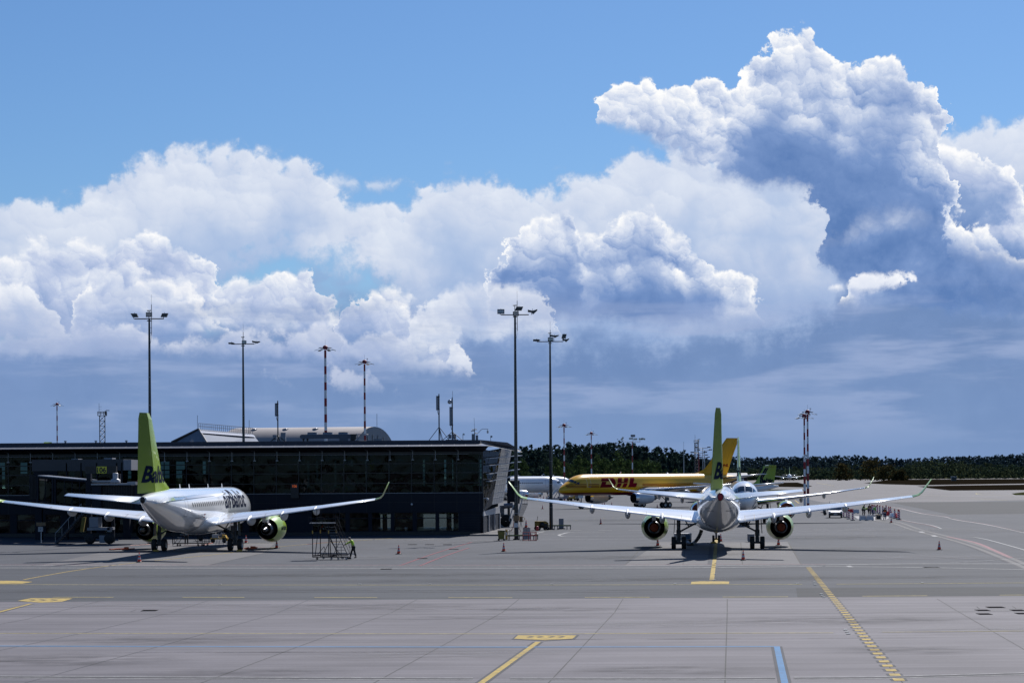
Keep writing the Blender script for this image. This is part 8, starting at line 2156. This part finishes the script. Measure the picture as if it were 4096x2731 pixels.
def right_bridge():
    C = lambda x, y, D: pix(1940 + x / 4.9, 1850 + y / 4.9, D)
    D = 258.0; o = C(480, 1240, D); o.z = 0
    t = thing('jet_bridge', 'dark boarding bridge with white stair rails just behind the right end of the terminal', 'jet bridge', o)
    def bx(b, x0, x1, y0, y1, d0=0.0, d1=2.0):
        p, q = C(x0, y0, D) - o, C(x1, y1, D) - o; b.box(((p.x + q.x) / 2, (d0 + d1) / 2, (p.z + q.z) / 2), (abs(q.x - p.x), d1 - d0, abs(p.z - q.z)))
    part('tunnel', lambda b: (bx(b, 440, 680, 350, 770, 0, 30), bx(b, 430, 495, 100, 820, 1, 8)), M_clad2, t)
    part('cabin', lambda b: (bx(b, 628, 680, 355, 800, -0.3, 3)), M_clad, t)
    part('cabin_window', lambda b: bx(b, 645, 665, 410, 600, -0.34, -0.31), M_glassd, t)
    part('balcony', lambda b: (bx(b, 700, 835, 795, 806, 0, 1.6), bx(b, 700, 835, 660, 668, 0, 0.06), [bx(b, x, x + 5, 640, 800, 0, 0.06) for x in (710, 740, 775, 805, 830)]), M_strut, t)
    part('red_lockers', lambda b: bx(b, 790, 838, 625, 720, 0.3, 0.9), M_redp, t)
    part('axle', lambda b: (bx(b, 290, 480, 1015, 1060, 0, 2.5), bx(b, 380, 480, 1120, 1140, 0, 1.0), bx(b, 440, 490, 870, 1060, 0.5, 1.0)), M_strut, t)
    c = C(408, 1165, D) - o; b = MB(); b.lathe([(0.05, -0.3), (0.55, -0.32), (0.72, -0.15), (0.72, 0.15), (0.55, 0.32), (0.05, 0.3)], (c.x, 0, 0.72), 'Y', 24); b.build('wheel', M_tyre, t)
    part('equipment_box', lambda b: bx(b, 290, 378, 840, 1050, 0.3, 1.6), M_greyp, t)
    p, q = C(370, 850, D) - o, C(548, 830, D) - o; part('air_duct', lambda b: (b.tube(p, q, 0.32, n=16), b.tube(q, q + Vector((0.25, 0, -0.5)), 0.28, n=12)), M_zinc, t)
    s0, s1 = C(790, 800, D) - o, C(640, 1130, D) - o; s1.z = max(0.1, s1.z)
    part('stairs', lambda b: ([b.box(s0.lerp(s1, (i + 0.5) / 16), (0.75, 1.0, 0.05)) for i in range(16)]), M_strut, t)
    part('stair_rail', lambda b: (b.tube(C(765, 600, D) - o + Vector((0, -0.5, 0)), C(640, 1000, D) - o + Vector((0, -0.5, 0)), 0.05), b.tube(C(735, 700, D) - o + Vector((0, -0.5, 0)), C(640, 1110, D) - o + Vector((0, -0.5, 0)), 0.04), b.tube(C(555, 835, D) - o + Vector((0, -0.8, 0)), C(480, 1100, D) - o + Vector((0, -0.8, 0)), 0.06), b.tube(C(560, 1000, D) - o + Vector((0, -0.8, 0)), C(490, 1210, D) - o + Vector((0, -0.8, 0)), 0.06), b.tube(C(480, 1080, D) - o + Vector((0, -0.8, 0)), C(475, 1140, D) - o + Vector((0, -0.8, 0)), 0.05)), M_wpl, t)

people(); cones(); wheeled_steps(); under_left_jet(); right_jet_gear(); corner_things(); roadworks(); far_equipment(); left_bridge(); right_bridge()
# ------------------------------------------------------------------ trees
def leaf_mat(name, c1, c2, scale=0.25):
    mt = bpy.data.materials.new(name); mt.use_nodes = True
    nt = mt.node_tree; N, L = nt.nodes, nt.links; b = N['Principled BSDF']; b.inputs['Roughness'].default_value = 0.85; b.inputs['Specular IOR Level'].default_value = 0.0
    tc = N.new('ShaderNodeNewGeometry'); n = N.new('ShaderNodeTexNoise'); n.inputs['Scale'].default_value = scale; n.inputs['Detail'].default_value = 4; L.new(tc.outputs['Position'], n.inputs['Vector'])
    mr = N.new('ShaderNodeMapRange'); mr.inputs[1].default_value = 0.38; mr.inputs[2].default_value = 0.62; L.new(n.outputs[0], mr.inputs[0])
    mx = N.new('ShaderNodeMix'); mx.data_type = 'RGBA'; L.new(mr.outputs[0], mx.inputs[0]); mx.inputs[6].default_value = tuple(c1) + (1,); mx.inputs[7].default_value = tuple(c2) + (1,)
    L.new(mx.outputs[2], b.inputs['Base Color'])
    g = N.new('ShaderNodeVectorMath'); g.operation = 'SCALE'; L.new(tc.outputs['Normal'], g.inputs[0]); g.inputs['Scale'].default_value = 0.45
    ad = N.new('ShaderNodeVectorMath'); ad.operation = 'ADD'; L.new(g.outputs[0], ad.inputs[0]); ad.inputs[1].default_value = (0.0, 0.0, 0.55)
    nm = N.new('ShaderNodeVectorMath'); nm.operation = 'NORMALIZE'; L.new(ad.outputs[0], nm.inputs[0]); L.new(nm.outputs[0], b.inputs['Normal'])
    tr = N.new('ShaderNodeBsdfTranslucent'); L.new(mx.outputs[2], tr.inputs[0]); ms = N.new('ShaderNodeMixShader'); ms.inputs[0].default_value = 0.10
    L.new(b.outputs[0], ms.inputs[1]); L.new(tr.outputs[0], ms.inputs[2]); L.new(ms.outputs[0], N['Material Output'].inputs[0])
    return mt
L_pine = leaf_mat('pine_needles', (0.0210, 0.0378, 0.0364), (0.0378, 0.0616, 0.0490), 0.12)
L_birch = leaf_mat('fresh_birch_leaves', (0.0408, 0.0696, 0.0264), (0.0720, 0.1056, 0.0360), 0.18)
L_far = leaf_mat('far_hazy_leaves', (0.0288, 0.0496, 0.0640), (0.0480, 0.0736, 0.0736), 0.03)  # distance haze painted in: blue mixed into the leaf colours
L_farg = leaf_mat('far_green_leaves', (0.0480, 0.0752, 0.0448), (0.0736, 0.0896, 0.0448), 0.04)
M_bark = material('bark', (0.05, 0.035, 0.025), 0.9)
RNG = np.random.default_rng(5)

def crown_pts(kind, h, w, n):
    """centres of leaf clumps and their sizes for one crown of height h, half width w"""
    out = []
    k = max(6, n // 14)
    for _ in range(k):
        if kind == 'pine':
            t = RNG.uniform(0.30, 1.0) ** 0.9; r = w * (1.0 - 0.75 * max(0, (t - 0.55) / 0.45) ** 1.4) * RNG.uniform(0.35, 1.0)
        elif kind == 'birch':
            t = RNG.uniform(0.06, 1.0); r = w * math.sin(math.pi * min(0.98, 0.12 + t * 0.84)) ** 0.7 * RNG.uniform(0.3, 1.0) * (1.15 - 0.45 * t)
        else:
            t = RNG.uniform(0.05, 1.0); r = w * math.sqrt(max(0.02, 1 - (t * 1.15 - 0.25) ** 2)) * RNG.uniform(0.3, 1.0)
        a = RNG.uniform(0, 2 * math.pi); c = np.array([r * math.cos(a), r * math.sin(a), t * h])
        cr = w * RNG.uniform(0.22, 0.42)
        for _ in range(14):
            d = RNG.normal(0, 0.5, 3) * cr * np.array([1, 1, 0.8]); out.append(c + d)
    return np.array(out)

def quads_for(P, size):
    n = len(P); A = RNG.normal(0, 1, (n, 3)); A /= np.linalg.norm(A, axis=1)[:, None]; B = RNG.normal(0, 1, (n, 3)); B -= (A * B).sum(1)[:, None] * A; B /= np.linalg.norm(B, axis=1)[:, None]
    s = size * RNG.uniform(0.6, 1.4, n)[:, None]
    return np.stack([P - A * s - B * s * 0.6, P + A * s - B * s * 0.6, P + A * s * 0.8 + B * s * 0.7, P - A * s * 0.7 + B * s * 0.6], 1).reshape(-1, 3)

def mesh_np(name, V, mat, parent=None):
    n = len(V) // 4; me = bpy.data.meshes.new(name)
    me.vertices.add(len(V)); me.vertices.foreach_set('co', V.astype(np.float32).ravel())
    me.loops.add(len(V)); me.loops.foreach_set('vertex_index', np.arange(len(V), dtype=np.int32))
    me.polygons.add(n); me.polygons.foreach_set('loop_start', np.arange(0, len(V), 4, dtype=np.int32)); me.polygons.foreach_set('loop_total', np.full(n, 4, dtype=np.int32))
    me.materials.append(mat); me.update(calc_edges=True)
    o = bpy.data.objects.new(name, me); COL.objects.link(o)
    if parent: o.parent = parent
    return o

def make_tree(kind, h, w, n, size, mat, label, cat, group):
    t = thing(kind + '_tree', label, cat, (0, 0, 0), 0, group)
    b = MB(); b.tube((0, 0, 0), (0.1, 0, h * 0.55), h * 0.014, h * 0.009, 7); b.tube((0.1, 0, h * 0.55), (0, 0.1, h * 0.96), h * 0.009, h * 0.003, 6)
    for i in range(7):
        a = i * 2.4; z = h * (0.35 + 0.08 * i); b.tube((0, 0, z), (w * 0.7 * math.cos(a), w * 0.7 * math.sin(a), z + h * 0.08), h * 0.004, h * 0.0015, 5)
    b.build('trunk', M_bark, t)
    mesh_np('crown', quads_for(crown_pts(kind, h, w, n), size), mat, t)
    return t

def forest(name, rows, kind, mat, label, jitter, n, size, wr):
    Vs = []
    for (pts, D, step) in rows:
        xs = [p[0] for p in pts]; ys = [p[1] for p in pts]
        x = xs[0]
        while x < xs[-1]:
            d = D * (1 + RNG.uniform(-0.03, 0.03)); ytop = np.interp(x, xs, ys) + RNG.uniform(-jitter, jitter)
            v = pix(x, ytop, d); h = v.z + 0.5
            P = crown_pts(kind, h, wr * RNG.uniform(0.75, 1.25), n); P[:, 0] += v.x; P[:, 1] += d
            Vs.append(quads_for(P, size)); x += step * RNG.uniform(0.6, 1.4)
    o = mesh_np(name, np.concatenate(Vs), mat); o['kind'] = 'stuff'; o['label'] = label
    return o

def trees():
    top = [(1990, 1800), (2060, 1786), (2150, 1792), (2240, 1788), (2330, 1784), (2440, 1775), (2520, 1782), (2600, 1800), (2680, 1808), (2740, 1822), (2800, 1838), (2830, 1862)]
    dn = lambda L, k: [(x, y + k) for x, y in L]
    forest('pine_wood', [(top, 985.0, 17), (dn(top, 6), 965.0, 17), (dn(top, 18), 940.0, 20), (dn(top, 34), 925.0, 24), (dn(top, 55), 915.0, 26)], 'pine', L_pine, 'tall dark pine wood behind the freighter', 13, 520, 0.34, 2.3)
    far = [(2760, 1850), (2830, 1836), (2900, 1831), (3000, 1832), (3100, 1833), (3160, 1829), (3230, 1826), (3330, 1828), (3450, 1827), (3540, 1832), (3600, 1838), (3700, 1836), (3800, 1832), (3870, 1830), (3960, 1826), (4096, 1818), (4300, 1812)]
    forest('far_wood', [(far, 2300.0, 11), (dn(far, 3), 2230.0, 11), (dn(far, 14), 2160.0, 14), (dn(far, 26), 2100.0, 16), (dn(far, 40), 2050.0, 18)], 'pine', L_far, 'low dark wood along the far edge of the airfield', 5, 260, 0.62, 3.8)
    f2 = [(2780, 1880), (2900, 1880), (3100, 1876), (3300, 1872), (3420, 1866), (3500, 1874), (3600, 1870), (3660, 1848), (3760, 1846), (3860, 1850), (4000, 1862), (4300, 1850)]
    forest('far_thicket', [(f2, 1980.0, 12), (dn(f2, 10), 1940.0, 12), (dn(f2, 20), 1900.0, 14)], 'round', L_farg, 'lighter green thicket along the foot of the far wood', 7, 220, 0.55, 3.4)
    # single trees one can tell apart
    protos = [make_tree('birch', 12.0, 2.5, 900, 0.22, L_birch, 'pale green birch in the row before the pine wood', 'tree', 'birches before the pine wood') for _ in range(4)]
    used = set(); i = 0; random.seed(21)
    tops = [(2190, 1862), (2206, 1846), (2222, 1832), (2236, 1850), (2250, 1845), (2268, 1852), (2284, 1858), (2300, 1846), (2312, 1820), (2326, 1846), (2340, 1836), (2358, 1852), (2374, 1848), (2390, 1818), (2404, 1846), (2416, 1838), (2430, 1834), (2444, 1850), (2456, 1842), (2470, 1812), (2484, 1836), (2500, 1846), (2514, 1840), (2530, 1848), (2546, 1842), (2560, 1844), (2576, 1846), (2592, 1840), (2608, 1846), (2622, 1848), (2634, 1854), (2060, 1846), (2074, 1842), (2088, 1838), (2104, 1860), (2660, 1880), (2700, 1876), (2724, 1880), (2380, 1868), (2260, 1874)]
    for (x, y) in tops:
        D = random.uniform(800, 850); v = pix(x, y, D)
        marks = [(2060, 'the tall terminal-corner mast'), (2205, 'the slim dark mast'), (2256, 'the striped mast by the yellow nose'), (2366, 'the striped mast over the red letters'), (2529, 'the bar-headed striped mast'), (2735, 'the single thin lamp post')]
        lm = max([q for q in marks if q[0] <= x], key=lambda q: q[0])
        nx = [q[0] for q in marks if q[0] > x] or [9999]
        rank = sorted(q[0] for q in tops if lm[0] <= q[0] < nx[0]).index(x)
        words_ = ['first', 'second', 'third', 'fourth', 'fifth', 'sixth', 'seventh', 'eighth', 'ninth', 'tenth', 'eleventh', 'twelfth']
        lab = 'pale green birch, ' + words_[min(rank, 11)] + ' to the right of ' + lm[1]; k = v.z / 12.0; p = protos[i % 4]
        if i < 4:
            p.location = (v.x, D, 0); p.rotation_euler.z = random.uniform(0, 6); p.scale = (k * 1.05, k * 1.05, k); p['label'] = lab
        else:
            t = dup(p, (v.x, D, 0), random.uniform(0, 6), lab, None, (k * 1.05, k * 1.05, k))
        i += 1
    for (x, y, D, w, lab) in ((3483, 1838, 1700.0, 9.5, 'big bare-looking brown tree standing out before the far wood'), (3552, 1866, 1650.0, 8.5, 'rounded ochre bush, larger of two before the far wood'), (3600, 1884, 1640.0, 6.0, 'low ochre bush right of the rounded one before the far wood'), (3372, 1858, 1700.0, 7.5, 'rounded olive tree at the far wood edge, right of the twin striped masts')):
        v = pix(x, y, D); Mo = leaf_mat('ochre_leaves', (0.050, 0.042, 0.018), (0.070, 0.058, 0.022), 0.1)
        t = make_tree('round', v.z, w, 900, 0.6, Mo, lab, 'tree', None); t.name = 'field_tree'; t.location = (v.x, D, 0)
trees()
